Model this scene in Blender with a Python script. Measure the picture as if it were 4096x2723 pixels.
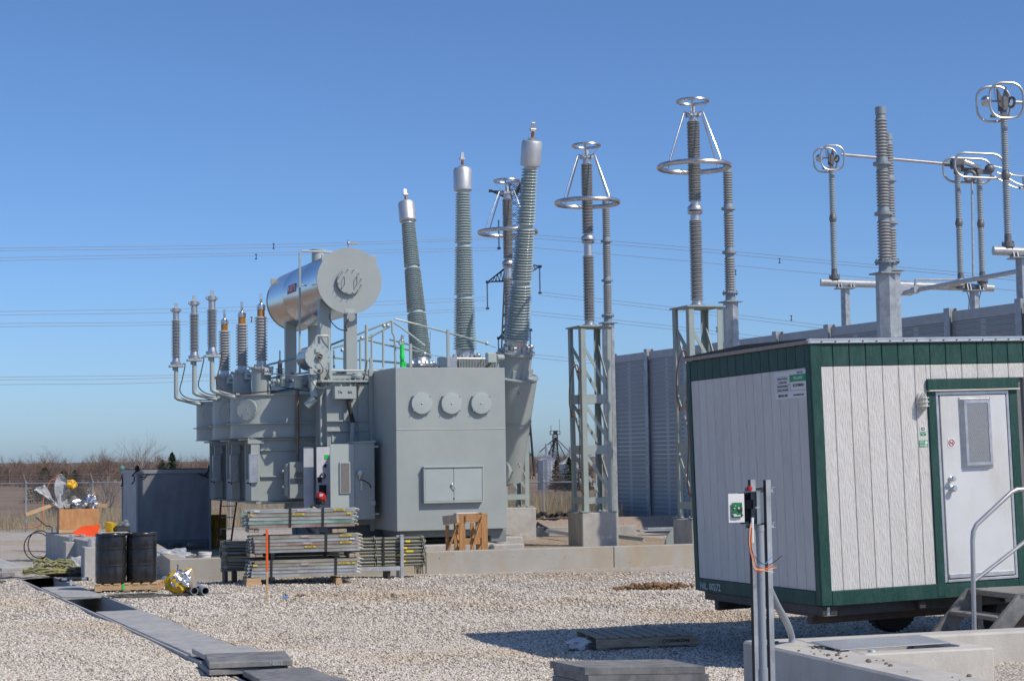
import bpy, bmesh, math, random
import numpy as np
from mathutils import Vector, Matrix
R_ = math.radians
for _o in list(bpy.data.objects): bpy.data.objects.remove(_o)
SC = bpy.context.scene
COL = SC.collection
random.seed(7)
# ---------------------------------------------------------------- camera
FPX, CX, CY, EYE = 7100.0, 2048.0, 1361.5, 2.3      # focal length in photo pixels, principal point, eye height
PITCH, ROLL = math.atan(0.06627), 0.0150
fwd = Vector((0, math.cos(PITCH), math.sin(PITCH)))
up0 = Vector((0, -math.sin(PITCH), math.cos(PITCH)))
rt0 = Vector((1, 0, 0))
CR = rt0*math.cos(ROLL) - up0*math.sin(ROLL)
CU = rt0*math.sin(ROLL) + up0*math.cos(ROLL)
EYEV = Vector((0, 0, EYE))
cam_d = bpy.data.cameras.new('camera'); cam = bpy.data.objects.new('camera', cam_d); COL.objects.link(cam)
cam_d.sensor_width = 36.0; cam_d.lens = FPX/4096*36.0; cam_d.clip_start = 0.1; cam_d.clip_end = 20000
cam.matrix_world = Matrix((( CR.x, CU.x, -fwd.x, 0), (CR.y, CU.y, -fwd.y, 0), (CR.z, CU.z, -fwd.z, EYE), (0, 0, 0, 1)))
SC.camera = cam
# ---------------------------------------------------------------- light
SUN_EL, SUN_AZ = R_(46.0), math.atan2(0.837, -0.548)   # compass style: from +Y towards +X
sun_dir = Vector((math.sin(SUN_AZ)*math.cos(SUN_EL), math.cos(SUN_AZ)*math.cos(SUN_EL), math.sin(SUN_EL)))
W = bpy.data.worlds.new('World'); SC.world = W; W.use_nodes = True
wn = W.node_tree.nodes; wl = W.node_tree.links
sky = wn.new('ShaderNodeTexSky'); sky.sky_type = 'NISHITA'; sky.sun_disc = False
sky.sun_elevation = SUN_EL; sky.sun_rotation = SUN_AZ; sky.air_density = 0.75; sky.dust_density = 0.72; sky.ozone_density = 10.0; sky.altitude = 0
wl.new(sky.outputs[0], wn['Background'].inputs[0]); wn['Background'].inputs[1].default_value = 0.128
sl = bpy.data.lights.new('sun', 'SUN'); sl.energy = 3.3; sl.angle = R_(0.53); sl.color = (1.0, 0.91, 0.78)
so = bpy.data.objects.new('sun', sl); COL.objects.link(so)
so.rotation_euler = (-sun_dir).to_track_quat('-Z', 'Y').to_euler(); so.location = (30, -20, 60)
SC.view_settings.view_transform = 'Standard'; SC.view_settings.look = 'None'
SC.view_settings.exposure = 0.10; SC.view_settings.gamma = 1.0; SC.view_settings.use_curve_mapping = False
SC.render.engine = 'CYCLES'; SC.cycles.max_bounces = 6; SC.cycles.transparent_max_bounces = 12
SC.cycles.use_denoising = True
# ---------------------------------------------------------------- helpers
def ray(px, py):
    return (fwd + CR*((px-CX)/FPX) + CU*((CY-py)/FPX))
def P(px, py, d):
    r = ray(px, py); return EYEV + r*(d/r.y)
def G(px, py, z=0.0):
    r = ray(px, py); return EYEV + r*((z-EYE)/r.z)
def gz(y):            # the yard falls gently towards the fence
    return 0.0 if y < 40 else max(-0.45, -(y-40)*0.0129)
class Fr:
    """a local frame: x along the site grid, y away, z up"""
    def __init__(s, origin, deg, tilt=0.0):
        s.M = Matrix.Translation(origin) @ Matrix.Rotation(-tilt, 4, 'Y') @ Matrix.Rotation(R_(deg), 4, 'Z')
        s.I = s.M.inverted()
    def at(s, px, py, **k):
        o = s.I @ EYEV; r = (s.I.to_3x3()) @ ray(px, py)
        (ax, val), = k.items(); i = 'xyz'.index(ax)
        return o + r*((val-o[i])/r[i])
    def loc(s, w): return s.I @ Vector(w)
    def w(s, *p): return s.M @ Vector(p)
def thing(name, label, cat, fr=None, group=None, loc=None, rz=0.0):
    o = bpy.data.objects.new(name, None); COL.objects.link(o); o.empty_display_size = 0.2
    if fr is not None: o.matrix_world = fr.M
    elif loc is not None: o.location = loc; o.rotation_euler = (0, 0, rz)
    return tag(o, label, cat, group)
def tag(o, label, cat, group=None):
    o['label'] = label; o['category'] = cat; o['kind'] = 'thing'
    if group: o['group'] = group
    return o
def kind(o, k, label=None):
    o['kind'] = k
    if label: o['label'] = label
    return o
def copy_tree(o, parent=None):
    c = o.copy(); COL.objects.link(c)
    if parent is not None: c.parent = parent; c.matrix_parent_inverse = o.matrix_parent_inverse.copy()
    for ch in o.children: copy_tree(ch, c)
    return c
def perp(d):
    d = Vector(d).normalized()
    a = Vector((0, 0, 1)) if abs(d.z) < 0.9 else Vector((1, 0, 0))
    x = d.cross(a).normalized(); return x, d.cross(x).normalized()
class MB:
    def __init__(s): s.v = []; s.f = []
    def add(s, vs, fs, M=None):
        n = len(s.v)
        s.v += [tuple(M @ Vector(p)) if M is not None else tuple(p) for p in vs]
        s.f += [tuple(i+n for i in f) for f in fs]; return s
    def box(s, a, b, bev=0.0, M=None):
        a = Vector(a); b = Vector(b)
        lo = [min(a[i], b[i]) for i in range(3)]; hi = [max(a[i], b[i]) for i in range(3)]
        if bev <= 0:
            vs = [(x, y, z) for x in (lo[0], hi[0]) for y in (lo[1], hi[1]) for z in (lo[2], hi[2])]
            return s.add(vs, [(0,1,3,2),(4,6,7,5),(0,4,5,1),(2,3,7,6),(0,2,6,4),(1,5,7,3)], M)
        bev = min(bev, *[(hi[i]-lo[i])*0.45 for i in range(3)])
        vs = []; idx = {}
        for sx in (0, 1):
            for sy in (0, 1):
                for sz in (0, 1):
                    S = (sx, sy, sz)
                    for ax in range(3):
                        p = []
                        for i in range(3):
                            e = hi[i] if S[i] else lo[i]
                            p.append(e if i == ax else e + (-bev if S[i] else bev))
                        idx[(S, ax)] = len(vs); vs.append(tuple(p))
        fs = []
        for ax in range(3):
            b_, c_ = [(1, 2), (2, 0), (0, 1)][ax]
            for sg in (0, 1):
                q = []
                for (m, n) in ((0, 0), (1, 0), (1, 1), (0, 1)):
                    S = [0, 0, 0]; S[ax] = sg; S[b_] = m; S[c_] = n; q.append(idx[(tuple(S), ax)])
                fs.append(tuple(q if sg else q[::-1]))
            for m in (0, 1):
                for n in (0, 1):
                    S0 = [0, 0, 0]; S0[b_] = m; S0[c_] = n; S1 = list(S0); S1[ax] = 1
                    fs.append((idx[(tuple(S0), b_)], idx[(tuple(S1), b_)], idx[(tuple(S1), c_)], idx[(tuple(S0), c_)]))
        for sx in (0, 1):
            for sy in (0, 1):
                for sz in (0, 1):
                    fs.append(tuple(idx[((sx, sy, sz), a_)] for a_ in range(3)))
        return s.add(vs, fs, M)
    def bar(s, p, q, w, h=None, up=(0, 0, 1), bev=0.0):
        p = Vector(p); q = Vector(q); h = h or w; d = (q-p); L = d.length
        if L < 1e-6: return s
        d.normalize(); u = Vector(up); u = u - d*u.dot(d)
        if u.length < 1e-4: u = Vector((0, 1, 0)) - d*d.y
        u.normalize(); x = d.cross(u)
        M = Matrix(((x.x, d.x, u.x, p.x), (x.y, d.y, u.y, p.y), (x.z, d.z, u.z, p.z), (0, 0, 0, 1)))
        return s.box((-w/2, 0, -h/2), (w/2, L, h/2), bev, M)
    def angle(s, p, q, w, t, ox, oy):     # steel angle section: two thin legs along ox and oy
        p = Vector(p); q = Vector(q); ox = Vector(ox); oy = Vector(oy)
        for A, B in ((ox, oy), (oy, ox)):
            c = [p, p+A*w, p+A*w+B*t, p+B*t]; d = q-p
            s.add(c + [k+d for k in c], [(0,1,2,3),(7,6,5,4),(0,4,5,1),(1,5,6,2),(2,6,7,3),(3,7,4,0)])
        return s
    def tube(s, pts, r, n=8, closed=False, cap=True):
        pts = [Vector(p) for p in pts]; m = len(pts)
        rs = r if isinstance(r, (list, tuple)) else [r]*m
        vs = []; x = None
        for i, p in enumerate(pts):
            if closed: d = pts[(i+1) % m] - pts[i-1]
            else: d = pts[min(i+1, m-1)] - pts[max(i-1, 0)]
            if d.length < 1e-9: d = Vector((0, 0, 1))
            d.normalize()
            if x is None: x, y = perp(d)
            else:
                x = x - d*x.dot(d)
                if x.length < 1e-5: x, _ = perp(d)
                x.normalize(); y = d.cross(x)
            for k in range(n):
                a = 2*math.pi*k/n; vs.append(p + x*(math.cos(a)*rs[i]) + y*(math.sin(a)*rs[i]))
        fs = []
        for i in range(m if closed else m-1):
            j = (i+1) % m
            for k in range(n): fs.append((i*n+k, i*n+(k+1) % n, j*n+(k+1) % n, j*n+k))
        if cap and not closed:
            fs.append(tuple(range(n-1, -1, -1))); fs.append(tuple(range((m-1)*n, m*n)))
        return s.add(vs, fs)
    def lathe(s, prof, p, axis=(0, 0, 1), n=24, cap=True):
        p = Vector(p); d = Vector(axis).normalized(); x, y = perp(d); vs = []
        for (r, t) in prof:
            for k in range(n):
                a = 2*math.pi*k/n; vs.append(p + d*t + x*(math.cos(a)*r) + y*(math.sin(a)*r))
        fs = []
        for i in range(len(prof)-1):
            for k in range(n): fs.append((i*n+k, i*n+(k+1) % n, (i+1)*n+(k+1) % n, (i+1)*n+k))
        if cap:
            fs.append(tuple(range(n-1, -1, -1))); m = len(prof)-1; fs.append(tuple(range(m*n, m*n+n)))
        return s.add(vs, fs)
    def cyl(s, p, q, r, n=16, r2=None):
        p = Vector(p); q = Vector(q)
        return s.lathe([(r, 0), (r if r2 is None else r2, (q-p).length)], p, q-p, n)
    def ring(s, c, axis, Rr, r, n=40, m=8):
        c = Vector(c); x, y = perp(axis)
        return s.tube([c + x*(Rr*math.cos(2*math.pi*k/n)) + y*(Rr*math.sin(2*math.pi*k/n)) for k in range(n)], r, m, closed=True)
    def sphere(s, c, r, n=12, m=8, sc=(1, 1, 1)):
        c = Vector(c); vs = [c + Vector((0, 0, -r*sc[2]))]
        for i in range(1, m):
            t = math.pi*i/m
            for k in range(n):
                a = 2*math.pi*k/n
                vs.append(c + Vector((r*sc[0]*math.sin(t)*math.cos(a), r*sc[1]*math.sin(t)*math.sin(a), -r*sc[2]*math.cos(t))))
        vs.append(c + Vector((0, 0, r*sc[2]))); fs = []
        for k in range(n):
            fs.append((0, 1+(k+1) % n, 1+k)); e = 1+(m-2)*n; fs.append((e+k, e+(k+1) % n, len(vs)-1))
        for i in range(m-2):
            for k in range(n): fs.append((1+i*n+k, 1+i*n+(k+1) % n, 1+(i+1)*n+(k+1) % n, 1+(i+1)*n+k))
        return s.add(vs, fs)
    def prism(s, poly, d):            # polygon (3d points) pushed along d
        poly = [Vector(p) for p in poly]; d = Vector(d); n = len(poly)
        fs = [tuple(range(n)), tuple(range(2*n-1, n-1, -1))] + [(i, (i+1) % n, n+(i+1) % n, n+i) for i in range(n)]
        return s.add(poly + [p+d for p in poly], fs)
    def build(s, name, mat, parent=None, ang=35.0):
        me = bpy.data.meshes.new(name); me.from_pydata(s.v, [], s.f)
        bm = bmesh.new(); bm.from_mesh(me); bmesh.ops.recalc_face_normals(bm, faces=bm.faces); bm.to_mesh(me); bm.free()
        if ang:
            me.polygons.foreach_set('use_smooth', [True]*len(me.polygons)); me.set_sharp_from_angle(angle=R_(ang))
        me.materials.append(mat)
        return link(name, me, parent)
def link(name, me, parent=None):
    o = bpy.data.objects.new(name, me); COL.objects.link(o)
    if parent is not None: o.parent = parent
    return o
def text(name, body, size, loc, rot, mat, parent, align='CENTER', sx=1.0, ext=0.001):
    c = bpy.data.curves.new(name, 'FONT'); c.body = body; c.size = size; c.extrude = ext; c.align_x = align; c.align_y = 'CENTER'
    c.resolution_u = 2; c.offset = size*0.018
    c.materials.append(mat)
    tmp = bpy.data.objects.new('tmp', c); COL.objects.link(tmp); me = bpy.data.meshes.new_from_object(tmp); me.name = name
    bpy.data.objects.remove(tmp); me.materials.clear(); me.materials.append(mat)
    o = link(name, me, parent)
    o.location = loc; o.rotation_euler = rot; o.scale = (sx, 1, 1); return o
FRONT = (R_(90), 0, 0); LEFTF = (R_(90), 0, R_(-90))
def sheds(z0, z1, rc, rs, n, rc1=None, rs1=None, alt=1.0):
    """porcelain shed profile from z0 up to z1"""
    p = (z1-z0)/n; out = []
    for i in range(n):
        k = i/max(1, n-1); c = rc + ((rc1 or rc)-rc)*k; r = rs + ((rs1 or rs)-rs)*k
        if alt != 1.0 and i % 2: r = c + (r-c)*alt
        t = z0 + i*p
        out += [(c, t), (c, t+p*0.28), (r*0.985, t+p*0.36), (r, t+p*0.46), (r*0.985, t+p*0.54), (c*1.04, t+p*0.95)]
    out.append((rc1 or rc, z1)); return out
def arc(c, r, a0, a1, n, u, v):
    c = Vector(c); u = Vector(u); v = Vector(v)
    return [c + u*(r*math.cos(a0+(a1-a0)*i/n)) + v*(r*math.sin(a0+(a1-a0)*i/n)) for i in range(n+1)]
def curve(pts, n=6):                  # Catmull-Rom through the points
    pts = [Vector(p) for p in pts]; out = []
    for i in range(len(pts)-1):
        p0 = pts[max(i-1, 0)]; p1 = pts[i]; p2 = pts[i+1]; p3 = pts[min(i+2, len(pts)-1)]
        for k in range(n):
            t = k/n
            out.append(0.5*((2*p1) + (p2-p0)*t + (2*p0-5*p1+4*p2-p3)*t*t + (3*p1-p0-3*p2+p3)*t**3))
    out.append(pts[-1]); return out
# ---------------------------------------------------------------- materials
def nt(name):
    m = bpy.data.materials.new(name); m.use_nodes = True
    return m, m.node_tree.nodes, m.node_tree.links, m.node_tree.nodes['Principled BSDF']
def mat(name, col, rough=0.5, metal=0.0, var=0.10, vs=2.5, bump=0.0, bs=60.0, col2=None, lo=0.35, hi=0.65, stretch=(1, 1, 1), spec=0.5, dirt=None, dirt_amt=0.35, dscale=1.2, alpha=1.0, trans=0.0, coat=0.0, detail=6.0):
    m, N, L, b = nt(name)
    tc = N.new('ShaderNodeTexCoord'); mp = N.new('ShaderNodeMapping'); mp.inputs['Scale'].default_value = stretch
    oi = N.new('ShaderNodeObjectInfo'); ad = N.new('ShaderNodeVectorMath'); ad.operation = 'MULTIPLY_ADD'
    L.new(oi.outputs['Random'], ad.inputs[0]); ad.inputs[1].default_value = (37, 23, 51); L.new(tc.outputs['Object'], ad.inputs[2])
    L.new(ad.outputs[0], mp.inputs[0])
    nz = N.new('ShaderNodeTexNoise'); nz.inputs['Scale'].default_value = vs; nz.inputs['Detail'].default_value = detail; nz.inputs['Roughness'].default_value = 0.62
    L.new(mp.outputs[0], nz.inputs['Vector'])
    rp = N.new('ShaderNodeValToRGB'); e = rp.color_ramp.elements
    c2 = col2 if col2 else tuple(min(1, c*(1+var)) for c in col); c1 = col if col2 else tuple(c*(1-var) for c in col)
    e[0].position = lo; e[1].position = hi; e[0].color = (*c1, 1); e[1].color = (*c2, 1)
    L.new(nz.outputs[0], rp.inputs[0]); out = rp.outputs[0]
    if dirt:
        n2 = N.new('ShaderNodeTexNoise'); n2.inputs['Scale'].default_value = dscale; n2.inputs['Detail'].default_value = 8; n2.inputs['Roughness'].default_value = 0.7
        mp2 = N.new('ShaderNodeMapping'); mp2.inputs['Scale'].default_value = (1, 1, 0.35); mp2.inputs['Location'].default_value = (3.3, 1.7, 5.1)
        L.new(ad.outputs[0], mp2.inputs[0]); L.new(mp2.outputs[0], n2.inputs['Vector'])
        r2 = N.new('ShaderNodeValToRGB'); r2.color_ramp.elements[0].position = 0.46; r2.color_ramp.elements[1].position = 0.68
        r2.color_ramp.elements[1].color = (dirt_amt,)*3 + (1,)
        L.new(n2.outputs[0], r2.inputs[0])
        mx = N.new('ShaderNodeMix'); mx.data_type = 'RGBA'; mx.inputs['B'].default_value = (*dirt, 1)
        L.new(r2.outputs[0], mx.inputs['Factor']); L.new(out, mx.inputs['A']); out = mx.outputs['Result']
    L.new(out, b.inputs['Base Color'])
    mr = N.new('ShaderNodeMapRange'); mr.inputs['To Min'].default_value = max(0.02, rough-0.08); mr.inputs['To Max'].default_value = min(1, rough+0.08)
    L.new(nz.outputs[0], mr.inputs['Value']); L.new(mr.outputs[0], b.inputs['Roughness'])
    b.inputs['Metallic'].default_value = metal; b.inputs['Specular IOR Level'].default_value = spec
    b.inputs['Alpha'].default_value = alpha; b.inputs['Transmission Weight'].default_value = trans; b.inputs['Coat Weight'].default_value = coat
    if bump > 0:
        n3 = N.new('ShaderNodeTexNoise'); n3.inputs['Scale'].default_value = bs; n3.inputs['Detail'].default_value = 4
        L.new(mp.outputs[0], n3.inputs['Vector'])
        bp = N.new('ShaderNodeBump'); bp.inputs['Strength'].default_value = min(1.0, bump*1.6); bp.inputs['Distance'].default_value = min(0.02, 0.30/bs)
        L.new(n3.outputs[0], bp.inputs['Height']); L.new(bp.outputs[0], b.inputs['Normal'])
    return m
PAINT = mat('transformer_grey_paint', (0.36, 0.40, 0.385), 0.42, var=0.05, vs=1.3, bump=0.02, bs=40, dirt=(0.30, 0.33, 0.32), dirt_amt=0.35, dscale=0.9)
PAINT2 = mat('cabinet_grey_paint', (0.40, 0.455, 0.44), 0.38, var=0.04, vs=1.5)
GALV = mat('galvanised_steel', (0.40, 0.43, 0.45), 0.48, metal=0.35, var=0.22, vs=6, dirt=(0.27, 0.28, 0.29), dirt_amt=0.5, dscale=2.5)
GALV2 = mat('galvanised_tube', (0.50, 0.52, 0.53), 0.42, metal=0.4, var=0.15, vs=7)
TOWER = mat('tower_grey_green_paint', (0.33, 0.385, 0.365), 0.5, var=0.06, vs=2)
ALU = mat('aluminium', (0.66, 0.67, 0.68), 0.28, metal=0.95, var=0.08, vs=5)
ALUC = mat('cast_aluminium', (0.55, 0.56, 0.57), 0.42, metal=0.85, var=0.12, vs=9)
CAPM = mat('spun_aluminium_cap', (0.62, 0.62, 0.61), 0.5, metal=0.75, var=0.06, vs=4)
STAIN = mat('brushed_aluminium_skin', (0.60, 0.60, 0.60), 0.24, metal=1.0, var=0.06, vs=3)
PORC = mat('grey_green_porcelain', (0.40, 0.475, 0.465), 0.18, var=0.06, vs=3, coat=0.3)
PORCD = mat('dark_grey_porcelain', (0.33, 0.335, 0.335), 0.42, var=0.08, vs=4)
PORCB = mat('blue_grey_porcelain', (0.38, 0.44, 0.475), 0.25, var=0.06, vs=4, coat=0.2)
PORCL = mat('pale_grey_porcelain', (0.36, 0.365, 0.375), 0.2, var=0.05, vs=3, coat=0.3)
POLYM = mat('grey_polymer_sheds', (0.34, 0.37, 0.40), 0.45, var=0.06, vs=4)
AMBER = mat('amber_oil_glass', (0.42, 0.17, 0.01), 0.12, var=0.2, vs=6, coat=0.5)
COPPER = mat('copper', (0.42, 0.17, 0.09), 0.4, metal=0.7, var=0.25, vs=14)
COPD = mat('weathered_copper_cable', (0.10, 0.052, 0.038), 0.55, metal=0.3, var=0.3, vs=20)
BLACK = mat('black_plastic', (0.014, 0.014, 0.016), 0.28, var=0.25, vs=3, dirt=(0.10, 0.095, 0.085), dirt_amt=0.25, dscale=4)
RUBBER = mat('black_rubber', (0.022, 0.022, 0.023), 0.7, var=0.2, vs=8)
DSTEEL = mat('dark_steel', (0.06, 0.06, 0.06), 0.6, metal=0.3, var=0.3, vs=6, dirt=(0.10, 0.05, 0.03), dirt_amt=0.5)
SWMET = mat('switch_grey_metal', (0.20, 0.195, 0.19), 0.5, metal=0.4, var=0.15, vs=8)
CONC = mat('cast_concrete', (0.40, 0.385, 0.345), 0.9, var=0.10, vs=2.2, bump=0.25, bs=45, dirt=(0.43, 0.32, 0.18), dirt_amt=0.85, dscale=1.0, lo=0.3, hi=0.7)
CONC2 = mat('grey_concrete', (0.43, 0.42, 0.395), 0.9, var=0.12, vs=3.5, bump=0.3, bs=50, dirt=(0.30, 0.285, 0.25), dirt_amt=0.5, dscale=3)
POLYC = mat('polymer_concrete_cover', (0.19, 0.19, 0.19), 0.75, var=0.25, vs=9, bump=0.4, bs=90, dirt=(0.40, 0.37, 0.33), dirt_amt=0.55, dscale=2.2)
POLYL = mat('dusty_grey_cover', (0.385, 0.385, 0.375), 0.7, var=0.15, vs=7, bump=0.4, bs=110, dirt=(0.52, 0.48, 0.42), dirt_amt=0.8, dscale=1.6)
WOOD = mat('new_lumber', (0.40, 0.20, 0.075), 0.75, col2=(0.56, 0.31, 0.13), vs=5, stretch=(6, 6, 0.7), bump=0.2, bs=30)
WOODH = mat('pale_lumber', (0.46, 0.30, 0.15), 0.75, col2=(0.60, 0.42, 0.24), vs=5, stretch=(0.8, 6, 6), bump=0.2, bs=30)
WOODG = mat('weathered_lumber', (0.30, 0.24, 0.18), 0.85, col2=(0.46, 0.39, 0.30), vs=6, stretch=(0.9, 5, 5), bump=0.25, bs=30)
PLY = mat('orange_plywood', (0.47, 0.22, 0.085), 0.7, col2=(0.60, 0.32, 0.14), vs=3.0, stretch=(3.2, 3, 1.0), dirt=(0.33, 0.13, 0.05), dirt_amt=0.5, dscale=5)
GREEN = mat('dark_green_paint', (0.006, 0.056, 0.044), 0.55, var=0.25, vs=7, stretch=(5, 5, 1), bump=0.35, bs=26, dirt=(0.08, 0.14, 0.12), dirt_amt=0.3, dscale=5)
WHITEP = mat('white_siding_paint', (0.69, 0.67, 0.635), 0.6, var=0.05, vs=3, stretch=(7, 7, 0.8), bump=0.5, bs=14, dirt=(0.45, 0.43, 0.39), dirt_amt=0.3, dscale=1.5)
DOORW = mat('white_door_paint', (0.66, 0.67, 0.675), 0.4, var=0.03, vs=2, dirt=(0.42, 0.36, 0.25), dirt_amt=0.35, dscale=2.2)
WHITE = mat('white_plastic', (0.72, 0.72, 0.72), 0.5, var=0.03)
SIGNG = mat('sign_green', (0.0, 0.30, 0.11), 0.5, var=0.05)
SIGNK = mat('sign_black_print', (0.02, 0.02, 0.025), 0.6, var=0.02)
SIGNR = mat('sign_red', (0.50, 0.03, 0.04), 0.5, var=0.05)
TRIM = mat('metal_roof_trim', (0.70, 0.68, 0.66), 0.3, metal=0.8, var=0.1, vs=6)
ROOFM = mat('dark_roof', (0.06, 0.055, 0.05), 0.8, var=0.2)
PVC = mat('grey_conduit', (0.30, 0.335, 0.37), 0.42, var=0.05, vs=2)
RED = mat('red_paint', (0.42, 0.015, 0.015), 0.35, var=0.15, vs=5)
YELLOW = mat('yellow_paint', (0.62, 0.40, 0.015), 0.45, var=0.15, vs=5)
YLAB = mat('yellow_label', (0.70, 0.52, 0.03), 0.5, var=0.2, vs=18)
WLAB = mat('white_label', (0.66, 0.65, 0.68), 0.5, var=0.1, vs=30)
ORANGE = mat('fluorescent_orange', (0.85, 0.12, 0.01), 0.5, var=0.08, vs=8)
LIME = mat('fluorescent_green', (0.02, 0.66, 0.10), 0.45, var=0.08, vs=5)
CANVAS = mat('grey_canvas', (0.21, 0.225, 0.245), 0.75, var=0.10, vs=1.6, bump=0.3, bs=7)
CANVAS_LIT = mat('grey_canvas_lit_side', (0.40, 0.405, 0.415), 0.75, var=0.10, vs=1.6, bump=0.3, bs=6)  # same canvas; the brighter light on the side curtain is put into this colour
FOIL = mat('crumpled_foil', (0.72, 0.72, 0.73), 0.25, metal=0.95, var=0.1, bump=0.9, bs=28)
INSUL = mat('yellow_insulation', (0.52, 0.33, 0.015), 0.6, var=0.35, vs=9, bump=0.6, bs=30)
POLYB = mat('plastic_sheet', (0.62, 0.65, 0.68), 0.2, var=0.1, vs=9, alpha=0.55, bump=0.6, bs=12)
POLYD = mat('dark_wrap', (0.10, 0.095, 0.085), 0.45, col2=(0.26, 0.25, 0.23), vs=7, bump=0.8, bs=18)
ROPE = mat('yellow_green_rope', (0.28, 0.27, 0.10), 0.9, col2=(0.36, 0.34, 0.17), vs=9)
TARP = mat('brown_burlap', (0.11, 0.085, 0.06), 0.95, var=0.35, vs=10, bump=0.6, bs=40)
NOISEF = mat('barrier_frame_grey', (0.42, 0.425, 0.44), 0.5, metal=0.3, var=0.10, vs=3)
SKIN = mat('skin', (0.45, 0.25, 0.17), 0.5, var=0.05)
NAVY = mat('navy_jacket', (0.018, 0.02, 0.045), 0.85, var=0.3, vs=12)
HIVIS = mat('hi_vis_tape', (0.45, 0.60, 0.03), 0.5, var=0.1)
BOARDG = mat('circuit_board', (0.01, 0.16, 0.055), 0.4, var=0.4, vs=40)
ENCL = mat('steel_enclosure', (0.30, 0.34, 0.37), 0.35, metal=0.3, var=0.06)
BARK = mat('bare_bark', (0.10, 0.075, 0.062), 0.9, col2=(0.19, 0.15, 0.125), vs=3)
BARKL = mat('pale_bark', (0.20, 0.17, 0.15), 0.9, col2=(0.30, 0.26, 0.23), vs=3)
TWIG = mat('red_brown_twigs', (0.13, 0.085, 0.065), 0.9, col2=(0.22, 0.155, 0.12), vs=0.4)
NEEDLE = mat('evergreen_needles', (0.016, 0.032, 0.014), 0.8, col2=(0.045, 0.07, 0.028), vs=1.2)
GRASSD = mat('dry_grass', (0.38, 0.29, 0.17), 0.9, col2=(0.56, 0.46, 0.29), vs=0.9)
SILO = mat('corrugated_silo_steel', (0.42, 0.44, 0.47), 0.4, metal=0.5, var=0.2, vs=3, stretch=(1, 1, 3))
PYL = mat('dark_lattice_steel', (0.035, 0.035, 0.037), 0.6, var=0.1)
WIRE = mat('overhead_wire', (0.34, 0.34, 0.35), 0.6, metal=0.3, var=0.05)
FENCEM = mat('galvanised_fence', (0.40, 0.42, 0.44), 0.45, metal=0.4, var=0.08)
FENCEW = mat('chain_link_wire', (0.26, 0.27, 0.28), 0.5, metal=0.4, var=0.05)
SOIL = mat('brown_soil', (0.17, 0.09, 0.04), 0.95, col2=(0.30, 0.18, 0.09), vs=9, bump=0.8, bs=30)
def scaffold_mat(name, c, spot):
    return mat(name, c, 0.5, metal=0.3, var=0.2, vs=4, stretch=(0.6, 4, 4), dirt=spot, dirt_amt=0.75, dscale=2.0, spec=0.4)
PLK = [scaffold_mat('scaffold_steel_bare', (0.50, 0.51, 0.51), (0.30, 0.28, 0.24)), scaffold_mat('scaffold_steel_green', (0.38, 0.50, 0.44), (0.05, 0.26, 0.10)),
       scaffold_mat('scaffold_steel_rusty', (0.44, 0.40, 0.36), (0.30, 0.10, 0.03)), scaffold_mat('scaffold_steel_dusty', (0.46, 0.44, 0.37), (0.32, 0.26, 0.14))]
TUBEM = [scaffold_mat('scaffold_tube_olive', (0.17, 0.175, 0.135), (0.25, 0.20, 0.08)), scaffold_mat('scaffold_tube_grey', (0.27, 0.28, 0.265), (0.16, 0.15, 0.10))]
def noise_panel_mat():
    m, N, L, b = nt('slotted_barrier_panel')
    tc = N.new('ShaderNodeTexCoord'); sp = N.new('ShaderNodeSeparateXYZ'); L.new(tc.outputs['Object'], sp.inputs[0])
    br = N.new('ShaderNodeTexBrick')
    cb = N.new('ShaderNodeCombineXYZ'); L.new(sp.outputs['X'], cb.inputs[0]); L.new(sp.outputs['Z'], cb.inputs[1]); L.new(cb.outputs[0], br.inputs['Vector'])
    br.inputs['Scale'].default_value = 1.0; br.inputs['Brick Width'].default_value = 0.115; br.inputs['Row Height'].default_value = 0.032
    br.inputs['Mortar Size'].default_value = 0.0085; br.inputs['Mortar Smooth'].default_value = 0.05; br.inputs['Color1'].default_value = (0.07, 0.075, 0.085, 1); br.inputs['Color2'].default_value = (0.12, 0.125, 0.135, 1)
    br.inputs['Mortar'].default_value = (0.43, 0.435, 0.45, 1); br.offset = 0.5
    # slots stop short of the panel ends and of the plain strip in the middle, and of the long edges
    def band(sock, lo, hi):
        a = N.new('ShaderNodeMath'); a.operation = 'GREATER_THAN'; a.inputs[1].default_value = lo; L.new(sock, a.inputs[0])
        c = N.new('ShaderNodeMath'); c.operation = 'LESS_THAN'; c.inputs[1].default_value = hi; L.new(sock, c.inputs[0])
        k = N.new('ShaderNodeMath'); k.operation = 'MULTIPLY'; L.new(a.outputs[0], k.inputs[0]); L.new(c.outputs[0], k.inputs[1]); return k.outputs[0]
    x1 = band(sp.outputs['X'], 0.20, 1.40); x2 = band(sp.outputs['X'], 1.62, 2.86); z1 = band(sp.outputs['Z'], 0.022, 0.142)
    ad = N.new('ShaderNodeMath'); ad.operation = 'ADD'; L.new(x1, ad.inputs[0]); L.new(x2, ad.inputs[1])
    ml = N.new('ShaderNodeMath'); ml.operation = 'MULTIPLY'; L.new(ad.outputs[0], ml.inputs[0]); L.new(z1, ml.inputs[1])
    mx = N.new('ShaderNodeMix'); mx.data_type = 'RGBA'; mx.inputs['A'].default_value = (0.43, 0.435, 0.45, 1)
    L.new(ml.outputs[0], mx.inputs['Factor']); L.new(br.outputs[0], mx.inputs['B']); L.new(mx.outputs['Result'], b.inputs['Base Color'])
    b.inputs['Roughness'].default_value = 0.5; b.inputs['Metallic'].default_value = 0.25
    return m
NOISEP = noise_panel_mat()
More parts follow.
